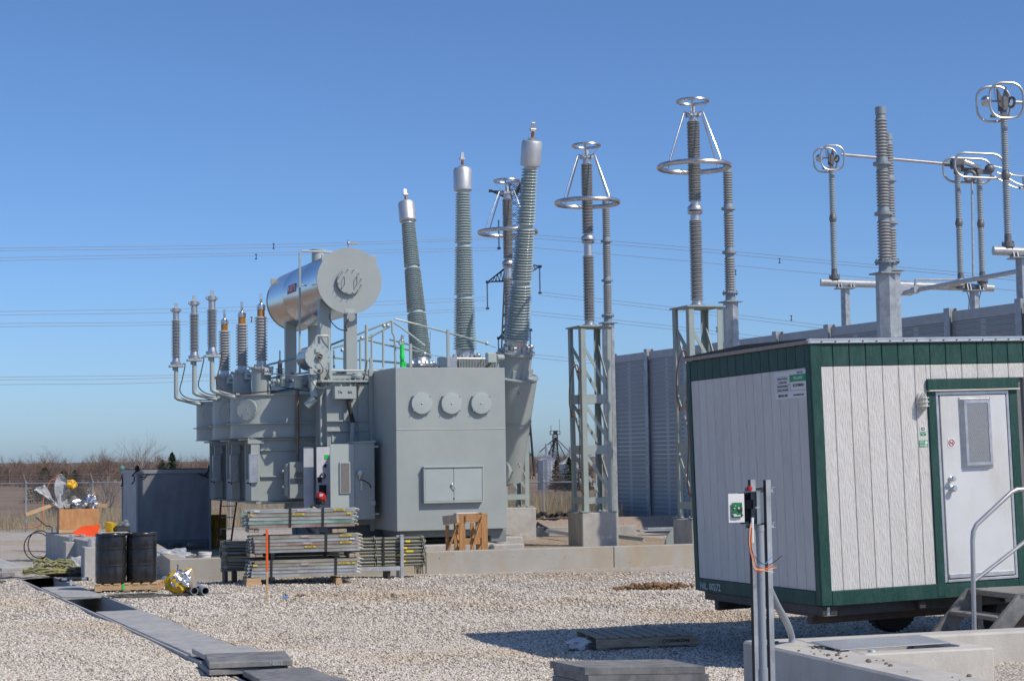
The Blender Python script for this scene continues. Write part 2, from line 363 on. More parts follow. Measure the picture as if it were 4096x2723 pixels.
def plate_mat(name, c, sc=26):
    m, N, L, b = nt(name)
    tc = N.new('ShaderNodeTexCoord'); ck = N.new('ShaderNodeTexChecker'); ck.inputs['Scale'].default_value = sc
    mp = N.new('ShaderNodeMapping'); mp.inputs['Rotation'].default_value = (0, 0, R_(45)); L.new(tc.outputs['Object'], mp.inputs[0]); L.new(mp.outputs[0], ck.inputs[0])
    nz = N.new('ShaderNodeTexNoise'); nz.inputs['Scale'].default_value = 3; L.new(tc.outputs['Object'], nz.inputs['Vector'])
    rp = N.new('ShaderNodeValToRGB'); rp.color_ramp.elements[0].color = (*[k*0.75 for k in c], 1); rp.color_ramp.elements[1].color = (*[min(1, k*1.2) for k in c], 1)
    L.new(nz.outputs[0], rp.inputs[0]); L.new(rp.outputs[0], b.inputs['Base Color'])
    bp = N.new('ShaderNodeBump'); bp.inputs['Strength'].default_value = 0.6; bp.inputs['Distance'].default_value = 0.01; L.new(ck.outputs[1], bp.inputs['Height']); L.new(bp.outputs[0], b.inputs['Normal'])
    b.inputs['Metallic'].default_value = 0.6; b.inputs['Roughness'].default_value = 0.4
    return m
DIAM = plate_mat('diamond_plate', (0.42, 0.46, 0.50))
def mesh_mat():                          # expanded metal over dark glass
    m, N, L, b = nt('expanded_metal_screen')
    tc = N.new('ShaderNodeTexCoord'); sp = N.new('ShaderNodeSeparateXYZ'); L.new(tc.outputs['Object'], sp.inputs[0])
    def wv(sx, sz):
        a = N.new('ShaderNodeMath'); a.operation = 'MULTIPLY'; a.inputs[1].default_value = sx; L.new(sp.outputs['X'], a.inputs[0])
        c = N.new('ShaderNodeMath'); c.operation = 'MULTIPLY'; c.inputs[1].default_value = sz; L.new(sp.outputs['Z'], c.inputs[0])
        d = N.new('ShaderNodeMath'); d.operation = 'ADD'; L.new(a.outputs[0], d.inputs[0]); L.new(c.outputs[0], d.inputs[1])
        e = N.new('ShaderNodeMath'); e.operation = 'PINGPONG'; e.inputs[1].default_value = 0.5; L.new(d.outputs[0], e.inputs[0]); return e.outputs[0]
    mn = N.new('ShaderNodeMath'); mn.operation = 'MINIMUM'; L.new(wv(38, 75), mn.inputs[0]); L.new(wv(38, -75), mn.inputs[1])
    st = N.new('ShaderNodeMath'); st.operation = 'LESS_THAN'; st.inputs[1].default_value = 0.13; L.new(mn.outputs[0], st.inputs[0])
    mx = N.new('ShaderNodeMix'); mx.data_type = 'RGBA'; mx.inputs['A'].default_value = (0.10, 0.095, 0.085, 1); mx.inputs['B'].default_value = (0.60, 0.60, 0.60, 1)
    L.new(st.outputs[0], mx.inputs['Factor']); L.new(mx.outputs['Result'], b.inputs['Base Color'])
    b.inputs['Roughness'].default_value = 0.3; b.inputs['Metallic'].default_value = 0.5
    return m
SCREEN = mesh_mat()
def gravel_mat(name, tint=False, warm=(1, 1, 1)):
    m, N, L, b = nt(name)
    tc = N.new('ShaderNodeTexCoord')
    if tint:
        at = N.new('ShaderNodeAttribute'); at.attribute_name = 'tint'; src = at.outputs['Fac']
    else:
        vo = N.new('ShaderNodeTexVoronoi'); vo.inputs['Scale'].default_value = 38; L.new(tc.outputs['Object'], vo.inputs['Vector'])
        sp = N.new('ShaderNodeSeparateColor'); L.new(vo.outputs['Color'], sp.inputs[0]); src = sp.outputs[0]
    rp = N.new('ShaderNodeValToRGB'); E = rp.color_ramp.elements
    E[0].color = (0.20, 0.175, 0.145, 1); E[1].color = (0.78, 0.74, 0.685, 1)
    for pos, c in ((0.12, (0.40, 0.355, 0.295)), (0.4, (0.545, 0.505, 0.45)), (0.7, (0.655, 0.615, 0.565))):
        k = E.new(pos); k.color = (*c, 1)
    L.new(src, rp.inputs[0])
    nz = N.new('ShaderNodeTexNoise'); nz.inputs['Scale'].default_value = 0.22; nz.inputs['Detail'].default_value = 7; nz.inputs['Roughness'].default_value = 0.65
    gm = N.new('ShaderNodeNewGeometry'); L.new(gm.outputs['Position'], nz.inputs['Vector'])
    r2 = N.new('ShaderNodeValToRGB'); r2.color_ramp.elements[0].position = 0.50; r2.color_ramp.elements[1].position = 0.70
    r2.color_ramp.elements[0].color = (*warm, 1); r2.color_ramp.elements[1].color = (0.90*warm[0], 0.79*warm[1], 0.65*warm[2], 1); L.new(nz.outputs[0], r2.inputs[0])
    mx = N.new('ShaderNodeMix'); mx.data_type = 'RGBA'; mx.blend_type = 'MULTIPLY'; mx.inputs['Factor'].default_value = 1.0
    L.new(rp.outputs[0], mx.inputs['A']); L.new(r2.outputs[0], mx.inputs['B']); L.new(mx.outputs['Result'], b.inputs['Base Color'])
    b.inputs['Roughness'].default_value = 0.95; b.inputs['Specular IOR Level'].default_value = 0.2
    if not tint:
        bp = N.new('ShaderNodeBump'); bp.inputs['Strength'].default_value = 1.0; bp.inputs['Distance'].default_value = 0.03; bp.invert = True
        L.new(vo.outputs['Distance'], bp.inputs['Height']); L.new(bp.outputs[0], b.inputs['Normal'])
    return m
GRAVEL = gravel_mat('pale_gravel', False, (1.0, 0.975, 0.935)); STONE = gravel_mat('gravel_stones', True, (1.0, 0.975, 0.935))
def field_mat():
    m, N, L, b = nt('dry_field')
    gm = N.new('ShaderNodeNewGeometry'); mp = N.new('ShaderNodeMapping'); mp.inputs['Scale'].default_value = (0.02, 0.06, 1); L.new(gm.outputs['Position'], mp.inputs[0])
    nz = N.new('ShaderNodeTexNoise'); nz.inputs['Scale'].default_value = 1.0; nz.inputs['Detail'].default_value = 9; nz.inputs['Roughness'].default_value = 0.7; L.new(mp.outputs[0], nz.inputs['Vector'])
    rp = N.new('ShaderNodeValToRGB'); E = rp.color_ramp.elements; E[0].position = 0.3; E[1].position = 0.7
    E[0].color = (0.20, 0.15, 0.11, 1); E[1].color = (0.36, 0.28, 0.20, 1); k = E.new(0.5); k.color = (0.29, 0.215, 0.155, 1)
    L.new(nz.outputs[0], rp.inputs[0]); L.new(rp.outputs[0], b.inputs['Base Color']); b.inputs['Roughness'].default_value = 1.0; b.inputs['Specular IOR Level'].default_value = 0.1
    return m
FIELD = field_mat()
# ---------------------------------------------------------------- ground, field
def sheet(name, xs, ys, zf, material):
    vs = [(x, y, zf(x, y)) for y in ys for x in xs]; n = len(xs)
    fs = [(j*n+i, j*n+i+1, (j+1)*n+i+1, (j+1)*n+i) for j in range(len(ys)-1) for i in range(n-1)]
    me = bpy.data.meshes.new(name); me.from_pydata(vs, [], fs); me.materials.append(material)
    me.polygons.foreach_set('use_smooth', [True]*len(me.polygons))
    o = link(name, me); return kind(o, 'structure')
def bumpy(x, y):
    return 0.016*math.sin(x*1.9+0.6*y)*math.sin(y*1.35+0.8*x) + 0.012*math.sin(0.7*x-1.7*y) + 0.008*math.sin(3.1*x+1.3)*math.sin(2.3*y)
def yard_z(x, y): return gz(y) + bumpy(x, y)*(1 if y < 60 else 0.3) - 0.03
# the trench is a slot in the yard: the sheet is cut where it runs
TRF = Fr(G(653, 2575), 22.5)           # left rim point on the ground, y away from the camera
TW = 0.78
def yard_sheet():
    xs = np.arange(-26, 30.01, 0.30); ys = np.concatenate([np.arange(-20.0, 50, 0.30), np.arange(50, 78.1, 1.0)])
    vs = [(x, y, yard_z(x, y)) for y in ys for x in xs]; n = len(xs)
    bm = bmesh.new(); V = [bm.verts.new(v) for v in vs]
    for j in range(len(ys)-1):
        for i in range(n-1): bm.faces.new((V[j*n+i], V[j*n+i+1], V[(j+1)*n+i+1], V[(j+1)*n+i]))
    for lx, sg in ((0.0, 1), (TW, -1)):
        g = bm.verts[:] + bm.edges[:] + bm.faces[:]
        bmesh.ops.bisect_plane(bm, geom=g, plane_co=TRF.w(lx, 0, 0), plane_no=TRF.M.to_3x3() @ Vector((sg, 0, 0)))
    kill = []
    for f in bm.faces:
        c = TRF.loc(f.calc_center_median())
        if 0.0 < c.x < TW and c.y < 15: kill.append(f)
    bmesh.ops.delete(bm, geom=kill, context='FACES')
    me = bpy.data.meshes.new('gravel_yard'); bm.to_mesh(me); bm.free(); me.materials.append(GRAVEL)
    me.polygons.foreach_set('use_smooth', [True]*len(me.polygons))
    return kind(link('gravel_yard_ground', me), 'structure')
yard_sheet()
ground = sheet('ground', [-6000, -400, -120, -60, -30, 0, 30, 60, 120, 400, 6000], [-300, -20, 0, 20, 40, 60, 76, 90, 120, 200, 400, 900, 2500, 9000],
               lambda x, y: -0.75 if y < 74 else (-0.62 if y < 130 else -0.6 - min(3.0, (y-130)*0.004)), FIELD)
def stones():
    rng = np.random.default_rng(3)
    bv = np.array([(1, 0, 0), (-1, 0, 0), (0, 1, 0), (0, -1, 0), (0, 0, 1), (0, 0, -1)], float)
    bf = np.array([(0, 2, 4), (2, 1, 4), (1, 3, 4), (3, 0, 4), (2, 0, 5), (1, 2, 5), (3, 1, 5), (0, 3, 5)])
    pts = []
    for y0, y1, den in ((17.0, 20, 1500), (20, 23, 1150), (23, 27, 700), (27, 32, 330), (32, 36, 130)):
        hw = y1*0.305; n = int((y1-y0)*2*hw*den)
        pts.append(np.stack([rng.uniform(-hw, hw, n), rng.uniform(y0, y1, n)], 1))
    p = np.concatenate(pts)
    I = TRF.I; lx = I[0][0]*p[:, 0] + I[0][1]*p[:, 1] + I[0][3]; ly = I[1][0]*p[:, 0] + I[1][1]*p[:, 1] + I[1][3]
    p = p[~((lx > -0.05) & (lx < TW+0.05) & (ly < 15))]
    n = len(p); s = rng.uniform(0.010, 0.021, n)*(1 + (p[:, 1] > 27)*0.3)
    z = np.array([yard_z(a, b_) for a, b_ in p])
    ang = rng.uniform(0, 6.28, n); ca, sa = np.cos(ang), np.sin(ang)
    jit = rng.uniform(0.75, 1.45, (n, len(bv), 1)); v = bv[None]*jit
    v = v*np.stack([s*rng.uniform(0.9, 1.5, n), s, s*rng.uniform(0.5, 0.85, n)], 1)[:, None, :]
    x = v[..., 0]*ca[:, None] - v[..., 1]*sa[:, None]; y = v[..., 0]*sa[:, None] + v[..., 1]*ca[:, None]
    V = np.stack([x + p[:, 0:1], y + p[:, 1:2], v[..., 2] + (z + s*0.25)[:, None]], 2).reshape(-1, 3)
    Fc = (bf[None] + (np.arange(n)*len(bv))[:, None, None]).reshape(-1, 3)
    me = bpy.data.meshes.new('gravel_stones'); me.vertices.add(len(V)); me.vertices.foreach_set('co', V.ravel())
    me.loops.add(Fc.size); me.loops.foreach_set('vertex_index', Fc.ravel().astype(np.int32))
    me.polygons.add(len(Fc)); me.polygons.foreach_set('loop_start', np.arange(0, Fc.size, 3, dtype=np.int32)); me.update(calc_edges=True)
    at = me.attributes.new('tint', 'FLOAT', 'POINT'); at.data.foreach_set('value', np.repeat(rng.uniform(0, 1, n), len(bv)).astype(np.float32))
    me.materials.append(STONE)
    o = link('gravel', me); kind(o, 'stuff', 'loose pale crushed stone covering the yard'); o['category'] = 'gravel'
    return o
stones()
# ---------------------------------------------------------------- trees
def branch(mt, mw, p, d, L, r, lev, rng, maxlev, spread, up):
    n = 4; pts = [Vector(p)]; rs = [r]; dd = Vector(d).normalized()
    for i in range(n):
        dd = (dd + Vector((rng.uniform(-1, 1), rng.uniform(-1, 1), rng.uniform(-0.6, 1)*up))*0.14).normalized()
        pts.append(pts[-1] + dd*(L/n)); rs.append(r*(1-0.72*(i+1)/n))
    (mt if lev < 2 else mw).tube(pts, rs, 6 if lev == 0 else (4 if lev == 1 else 3), cap=False)
    if lev >= maxlev: return
    k = [7, 5, 4, 3][min(lev, 3)]
    for i in range(k):
        t = (0.28 + 0.72*(i+rng.random()*0.8)/k) if lev == 0 else rng.uniform(0.25, 1.0)
        f = t*n; i0 = min(int(f), n-1); q = pts[i0].lerp(pts[i0+1], f-i0)
        a = rng.uniform(0, 6.283); x, y = perp(dd)
        nd = (dd*(1.0 if lev else 0.75) + (x*math.cos(a) + y*math.sin(a))*rng.uniform(0.5, 1.0)*spread).normalized()
        branch(mt, mw, q, nd, L*rng.uniform(0.5, 0.72), rs[i0]*0.55, lev+1, rng, maxlev, spread, up)
def bare_tree(base, h, seed, label, name='bare_tree', maxlev=4, spread=1.0, up=0.6, bark=None, thick=0.028, group=None, stems=1, twig=None):
    rng = random.Random(seed); mt = MB(); mw = MB()
    for s_ in range(stems):
        d = Vector((rng.uniform(-.25, .25), rng.uniform(-.25, .25), 1)) if stems > 1 else Vector((rng.uniform(-.06, .06), 0, 1))
        branch(mt, mw, (rng.uniform(-.3, .3)*(stems > 1), 0, 0), d, h*0.62*rng.uniform(.85, 1), h*thick, 0, rng, maxlev, spread, up)
    t = thing(name, label, 'tree', loc=base, group=group)
    mt.build('trunk', bark or BARK, t, ang=60); kind(mw.build('crown', twig or TWIG, t, ang=0), 'stuff')
    return t
def evergreen(base, h, w, seed, label, name='evergreen_tree', group=None, col=None):
    rng = random.Random(seed); mt = MB(); mc = MB()
    mt.tube([(0, 0, 0), (0, 0, h*0.96)], [h*0.02, h*0.004], 6)
    for i in range(int(520)):
        t = rng.random()**1.3; z = h*(0.06 + 0.93*t); rr = w*(1-t)**0.8*rng.uniform(0.35, 1.08)
        a = rng.uniform(0, 6.283); c, s_ = math.cos(a), math.sin(a)
        tip = Vector((c*rr, s_*rr, z - rr*0.18*rng.random()))
        for k in range(7):
            q = tip*1.0; q.x *= (k+1.5)/8; q.y *= (k+1.5)/8; q.z = z - (z-tip.z)*(k+1.5)/8
            sz = h*rng.uniform(0.018, 0.042); e1 = Vector((rng.uniform(-1, 1), rng.uniform(-1, 1), rng.uniform(-.5, .9))).normalized()*sz
            e2 = Vector((rng.uniform(-1, 1), rng.uniform(-1, 1), rng.uniform(-.5, .5))).normalized()*sz*0.8
            mc.add([q-e1, q+e2, q+e1], [(0, 1, 2)]); mc.add([q-e2, q+e1*0.7, q+e2+e1*0.3], [(0, 1, 2)])
    o = thing(name, label, 'tree', loc=base, group=group); mt.build('trunk', BARK, o); kind(mc.build('crown', col or NEEDLE, o, ang=0), 'stuff'); return o
GF = -0.6
def far(px, py_base, d): p = P(px, py_base, d); return Vector((p.x, d, GF))
def hgt(py_top, px, d): return P(px, py_top, d).z - GF
bt = [  # px, top py, distance, seed, label, kwargs
 (195, 1785, 150, 11, 'broad bare tree rising above the brushy field edge', dict(stems=3, spread=0.9, up=0.9)),
 (430, 1795, 165, 12, 'wispy bare tree with several leaning stems beyond the fence', dict(stems=3, spread=0.8, up=0.9, bark=BARKL)),
 (590, 1742, 120, 13, 'tall pale leafless tree above the grey curtained enclosure', dict(stems=2, spread=0.75, up=1.0, bark=BARKL, twig=BARKL)),
 (835, 1780, 130, 14, 'round reddish leafless tree beside the transformer', dict(spread=1.1, up=0.5, maxlev=4)),
 (300, 1850, 88, 15, 'slender dark sapling just behind the plywood box', dict(stems=3, spread=0.55, up=0.9, thick=0.016)),
 (205, 1830, 85, 16, 'dark forked sapling growing against the chain link fence', dict(stems=3, spread=0.6, up=0.9, thick=0.016)),
 (415, 1870, 90, 17, 'thin crooked sapling between the fence posts', dict(stems=2, spread=0.6, up=0.8, thick=0.015)),
 (2360, 1810, 160, 18, 'bare tree between the silos and the lattice tower', dict(stems=2, spread=0.8, up=0.8)),
]
for px, py, d, sd, lab, kw in bt: bare_tree(far(px, 1900, d), hgt(py, px, d), sd, lab, **kw)
evergreen(far(689, 1890, 210), hgt(1808, 689, 210), 2.1, 21, 'lone dark spruce standing above the far woods', name='spruce_tree')
for i, (px, py, d, w) in enumerate(((650, 1838, 205, 2.6), (180, 1868, 140, 2.7), (255, 1878, 140, 2.4), (300, 1880, 142, 2.5))):
    evergreen(far(px, 1890, d), hgt(py, px, d), w, 30+i, 'low dark juniper among the bare field-edge brush', name='juniper', group='junipers along the field edge')
evergreen(far(2277, 1890, 150), hgt(1828, 2277, 150), 1.6, 41, 'large dark cedar in front of the grain bins', name='cedar_tree')
evergreen(far(2225, 1890, 155), hgt(1838, 2225, 155), 1.0, 42, 'slim brownish cedar beside the round grain bin', name='cedar_tree', col=TWIG)
evergreen(far(2335, 1890, 152), hgt(1822, 2335, 152), 1.1, 43, 'narrow cedar half hidden by the lattice support', name='cedar_tree')
def treeline():
    mw = MB(); rng = random.Random(5); mt = MB()
    for i in range(210):
        d = rng.uniform(230, 420); px = rng.uniform(-120, 900) if i < 160 else rng.uniform(1950, 2500)
        h = d*rng.uniform(0.0085, 0.0135)*(1.15 if rng.random() < .2 else 1)
        b_ = far(px, 1880, d); m1 = MB()
        branch(m1, m1, (0, 0, 0), (rng.uniform(-.1, .1), 0, 1), h*0.62, h*0.045, 0, rng, 3, 1.0, 0.7)
        for k in range(16):
            q = Vector((rng.uniform(-.35, .35)*h, rng.uniform(-.35, .35)*h, 0))
            m1.tube([q, q + Vector((rng.uniform(-.1, .1)*h, 0, rng.uniform(.25, .6)*h))], [h*0.02, h*0.008], 3, cap=False)
        mw.add(m1.v, m1.f, Matrix.Translation(b_))
    o = mw.build('treeline', TWIG, None, ang=0); kind(o, 'stuff', 'leafless brown woods along the far edge of the field'); o['category'] = 'woods'
    m2 = MB()                                     # the low wooded rise behind, an uneven ridge of brush
    for (x0, x1, d, z0, z1) in ((-700, 900, 480, 0.6, 1.9), (-900, 1200, 760, 2.0, 3.6)):
        n = 420; top = []; rr = random.Random(int(d))
        for i in range(n+1):
            top.append(z0 + (z1-z0)*(0.5+0.25*math.sin(i*0.05+d)+0.25*math.sin(i*0.021)) + rr.uniform(-.35, .35))
        for k in range(4):
            vs = []; yy = d + k*9
            for i in range(n+1):
                x = x0+(x1-x0)*i/n; vs += [(x, yy+rr.uniform(-2, 2), -4), (x, yy+4, max(-3, top[i]-.7*(3-k)+rr.uniform(-.4, .4)))]
            m2.add(vs, [(2*i, 2*i+2, 2*i+3, 2*i+1) for i in range(n)])
    o = m2.build('hill', mat('distant_brush', (0.13, 0.11, 0.105), 1.0, col2=(0.21, 0.18, 0.165), vs=0.15, detail=9), None, ang=0); kind(o, 'structure')
treeline()
def dry_grass():
    rng = np.random.default_rng(9); N_ = 60000
    n1 = 36000; y = np.concatenate([rng.uniform(76.3, 100, n1)**1.0, rng.uniform(63.2, 82, N_-n1)])
    x = np.concatenate([rng.uniform(-24, -5.5, n1), rng.uniform(-5, 3.9, N_-n1)])
    dens = np.sin(x*0.9+0.3*y)*np.sin(y*0.5)*0.5+0.5
    h = rng.uniform(0.35, 1.0, N_)*(0.55+0.6*dens)*np.where(np.arange(N_) < n1, 1.0, 1.45); a = rng.uniform(0, 6.28, N_); w = 0.016
    zb = np.where(y > 76, -0.62, np.where(y > 70, -0.45, -0.30)); lean = rng.normal(0, 0.22, (N_, 2))*h[:, None]
    V = np.empty((N_, 3, 3))
    V[:, 0] = np.stack([x-w*np.cos(a), y-w*np.sin(a), zb], 1); V[:, 1] = np.stack([x+w*np.cos(a), y+w*np.sin(a), zb], 1)
    V[:, 2] = np.stack([x+lean[:, 0], y+lean[:, 1], zb+h], 1)
    me = bpy.data.meshes.new('dry_grass'); me.from_pydata(V.reshape(-1, 3).tolist(), [], np.arange(N_*3).reshape(-1, 3).tolist()); me.materials.append(GRASSD)
    o = link('grass', me); kind(o, 'stuff', 'tall dry straw coloured grass growing along the fence'); o['category'] = 'grass'
dry_grass()
# ---------------------------------------------------------------- fence
def fence_run(p0, p1, nb, h, label, arm=0.35):
    p0 = Vector(p0); p1 = Vector(p1); L = (p1-p0).length; ang = math.atan2(p1.y-p0.y, p1.x-p0.x)
    t = thing('chain_link_fence', label, 'fence', loc=p0, rz=ang); bl = L/nb
    m = MB(); m.cyl((0, 0, -0.1), (0, 0, h), 0.036, 8); m.lathe([(0.045, 0), (0.045, 0.05), (0.02, 0.075)], (0, 0, h-0.02), n=8)
    m.bar((0, 0, h), (0.0, -0.22, h+arm), 0.03, 0.02); post = m.build('post', FENCEM, t)
    m = MB(); m.cyl((0, 0, h-0.03), (bl, 0, h-0.03), 0.024, 8); rail = m.build('top_rail', FENCEM, t)
    m = MB(); pit = 0.075
    k = int((bl+h)/pit)
    for i in range(-int(h/pit), int(bl/pit)+1):
        for sg in (1, -1):
            x0 = i*pit if sg > 0 else i*pit + h
            a = [x0, 0.02]; b_ = [x0 + sg*(h-0.06), h-0.04]
            # clip to the bay
            def clip(a, b_):
                (xa, za), (xb, zb) = a, b_
                if xa == xb: return None
                ts = sorted(((0-xa)/(xb-xa), (bl-xa)/(xb-xa))); t0 = max(0, ts[0]); t1 = min(1, ts[1])
                if t1-t0 < 0.02: return None
                return (xa+(xb-xa)*t0, za+(zb-za)*t0), (xa+(xb-xa)*t1, za+(zb-za)*t1)
            c = clip(a, b_)
            if c: m.tube([(c[0][0], 0.03+0.004*sg, c[0][1]), (c[1][0], 0.03+0.004*sg, c[1][1])], 0.0045, 3, cap=False)
    for i in range(int(bl/0.09)):                 # twisted barbs along the top selvage
        m.tube([(i*0.09, 0.03, h-0.03), (i*0.09+0.02, 0.03, h+0.06)], 0.005, 3, cap=False)
    net = m.build('mesh_panel', FENCEW, t, ang=0); kind(net, 'stuff')
    m = MB()
    for j in range(3):
        f = (j+1)/3; q = [(bl*i/12, -0.22*f, h+arm*f-0.03+0.012*math.sin(i*2.1+j)) for i in range(13)]; m.tube(q, 0.007, 3, cap=False)
        for i in range(14): m.tube([(bl*(i+.5)/14, -0.22*f, h+arm*f-0.06), (bl*(i+.5)/14+0.02, -0.22*f-0.01, h+arm*f)], 0.005, 3, cap=False)
    wire = m.build('barbed_wire', FENCEW, t, ang=0); kind(wire, 'stuff')
    for i in range(1, nb):
        for o in (post, rail, net, wire):
            c = o.copy(); COL.objects.link(c); c.parent = t; c.location = (bl*i, 0, 0)
    c = post.copy(); COL.objects.link(c); c.parent = t; c.location = (L, 0, 0)
    return t
fa = P(-160, 2124, 75.5); fb = P(1205, 2110, 72.0); hf = P(122, 1929, 75.2).z + 0.45
fence_run((fa.x, fa.y, -0.45), (fb.x, fb.y, -0.45), 5, hf, 'long chain link fence with barbed wire behind the plywood box and enclosure')
fc = P(1960, 2050, 63); fd = P(2395, 2050, 62); hf2 = P(2121, 1925, 62.6).z + 0.32
fence_run((fc.x, fc.y, -0.32), (fd.x, fd.y, -0.32), 2, hf2, 'short chain link fence run seen between the transformer and the slotted barrier')
m = MB(); fr_ = Fr(P(2200, 2085, 60.5), 3.0)                    # gravel bank in front of that fence, black sheeting on top
m.add([(-6, 0, -.5), (6, 0, -.5), (6, 1.2, 0.12), (-6, 1.2, 0.10), (6, 2.2, 0.10), (-6, 2.2, 0.05)], [(0, 1, 2, 3), (3, 2, 4, 5)])
b_ = m.build('gravel_bank', mat('brown_gravel', (0.30, 0.235, 0.18), 0.95, col2=(0.42, 0.34, 0.27), vs=14, bump=0.6, bs=40)); b_.matrix_world = fr_.M; b_.location.z = 0.1; kind(b_, 'structure')
m = MB(); rr = random.Random(3); pts = []
for i in range(60): pts.append((-4+5.6*i/59, 1.1+rr.uniform(-.12, .12), 0.10+rr.uniform(0, .10)))
m.tube(pts, [0.05+rr.uniform(0, .05) for _ in pts], 6); o = m.build('silt_sheet', RUBBER); o.matrix_world = fr_.M; o.location.z = 0.18
tag(o, 'rumpled black sheeting lying along the gravel bank under the fence', 'sheeting')
# ---------------------------------------------------------------- grain bins
def grain_bin(px0, px1, pyt, pyb, pypk, d, label):
    a = P(px0, pyb, d); b_ = P(px1, pyb, d); c = (a+b_)/2; r = (b_.x-a.x)/2; zt = P((px0+px1)/2, pyt, d).z; zp = P((px0+px1)/2, pypk, d).z
    t = thing('grain_bin', label, 'silo', loc=(c.x, d, GF), group='grain bins beyond the fence'); m = MB(); h = zt-GF; prof = []
    n = int(h/0.35)
    for i in range(n): prof += [(r, h*i/n), (r*1.006, h*(i+.5)/n)]
    prof.append((r, h)); m.lathe(prof, (0, 0, 0), n=32)
    for k in range(16):
        A = 2*math.pi*k/16; m.bar((r*1.01*math.cos(A), r*1.01*math.sin(A), 0), (r*1.01*math.cos(A), r*1.01*math.sin(A), h), 0.08, 0.05)
    m.build('wall', SILO, t)
    m = MB(); m.lathe([(r*1.04, h), (r*0.12, zp-GF-0.3), (r*0.12, zp-GF)], (0, 0, 0), n=32, cap=False)
    for k in range(24):
        A = 2*math.pi*k/24; m.bar((r*1.03*math.cos(A), r*1.03*math.sin(A), h+0.04), (r*.13*math.cos(A), r*.13*math.sin(A), zp-GF-.25), 0.06, 0.07)
    rf = m.build('roof', SILO, t); m = MB(); m.cyl((0, 0, zp-GF-.05), (0, 0, zp-GF+.7), 0.12, 8); m.build('vent_cap', SILO, rf)
grain_bin(2153, 2222, 1840, 1905, 1806, 160, 'round corrugated grain bin with ribbed cone roof beside the transformer')
grain_bin(2236, 2330, 1856, 1905, 1816, 170, 'wide low grain bin mostly hidden behind the dark cedar')
grain_bin(2196, 2222, 1806, 1905, 1798, 180, 'slim upright grain bin below the conveyor tower')
def leg_tower():
    d = 175; t = thing('grain_elevator_tower', 'thin steel grain conveyor tower with guy spouts fanning down to the bins', 'tower', loc=(P(2223, 1900, d).x, d, GF))
    q = lambda px, py: P(px, py, d) - Vector((P(2223, 1900, d).x, d, GF))
    m = MB()
    top = q(2222, 1738); h = top.z; w = 0.28
    for sx in (-w, w):
        for sy in (-w, w): m.bar((sx, sy, 0), (sx*.8, sy*.8, h), 0.06)
    for i in range(18):
        z = h*i/18; z2 = h*(i+1)/18; m.bar((-w, -w, z), (w, -w, z2), 0.05); m.bar((w, w, z), (-w, w, z2), 0.05); m.bar((-w, -w, z2), (w, -w, z2), 0.05)
    m.build('mast', PYL, t); m = MB()
    for px, py in ((2158, 1808), (2192, 1822), (2208, 1806), (2265, 1832), (2287, 1815), (2205, 1855), (2240, 1850)): m.tube([top - Vector((0, 0, .3)), q(px, py)], 0.05, 5)
    m.build('spouts', PYL, t); m = MB()
    m.box((-.5, -.5, h), (.5, .5, h+.05)); m.box((-.18, -.2, h+.05), (.25, .2, h+.40)); m.cyl((-.4, 0, h), (-.4, 0, h+.9), .03, 6); m.cyl((.45, 0, h), (.45, 0, h+1.5), .02, 6)
    for a, b2 in (((-.5, -.5), (.5, -.5)), ((.5, -.5), (.5, .5)), ((-.5, .5), (.5, .5)), ((-.5, -.5), (-.5, .5))): m.bar((*a, h+.35), (*b2, h+.35), .035); m.bar((*a, h), (*a, h+.35), .035)
    m.build('platform', PYL, t)
leg_tower()
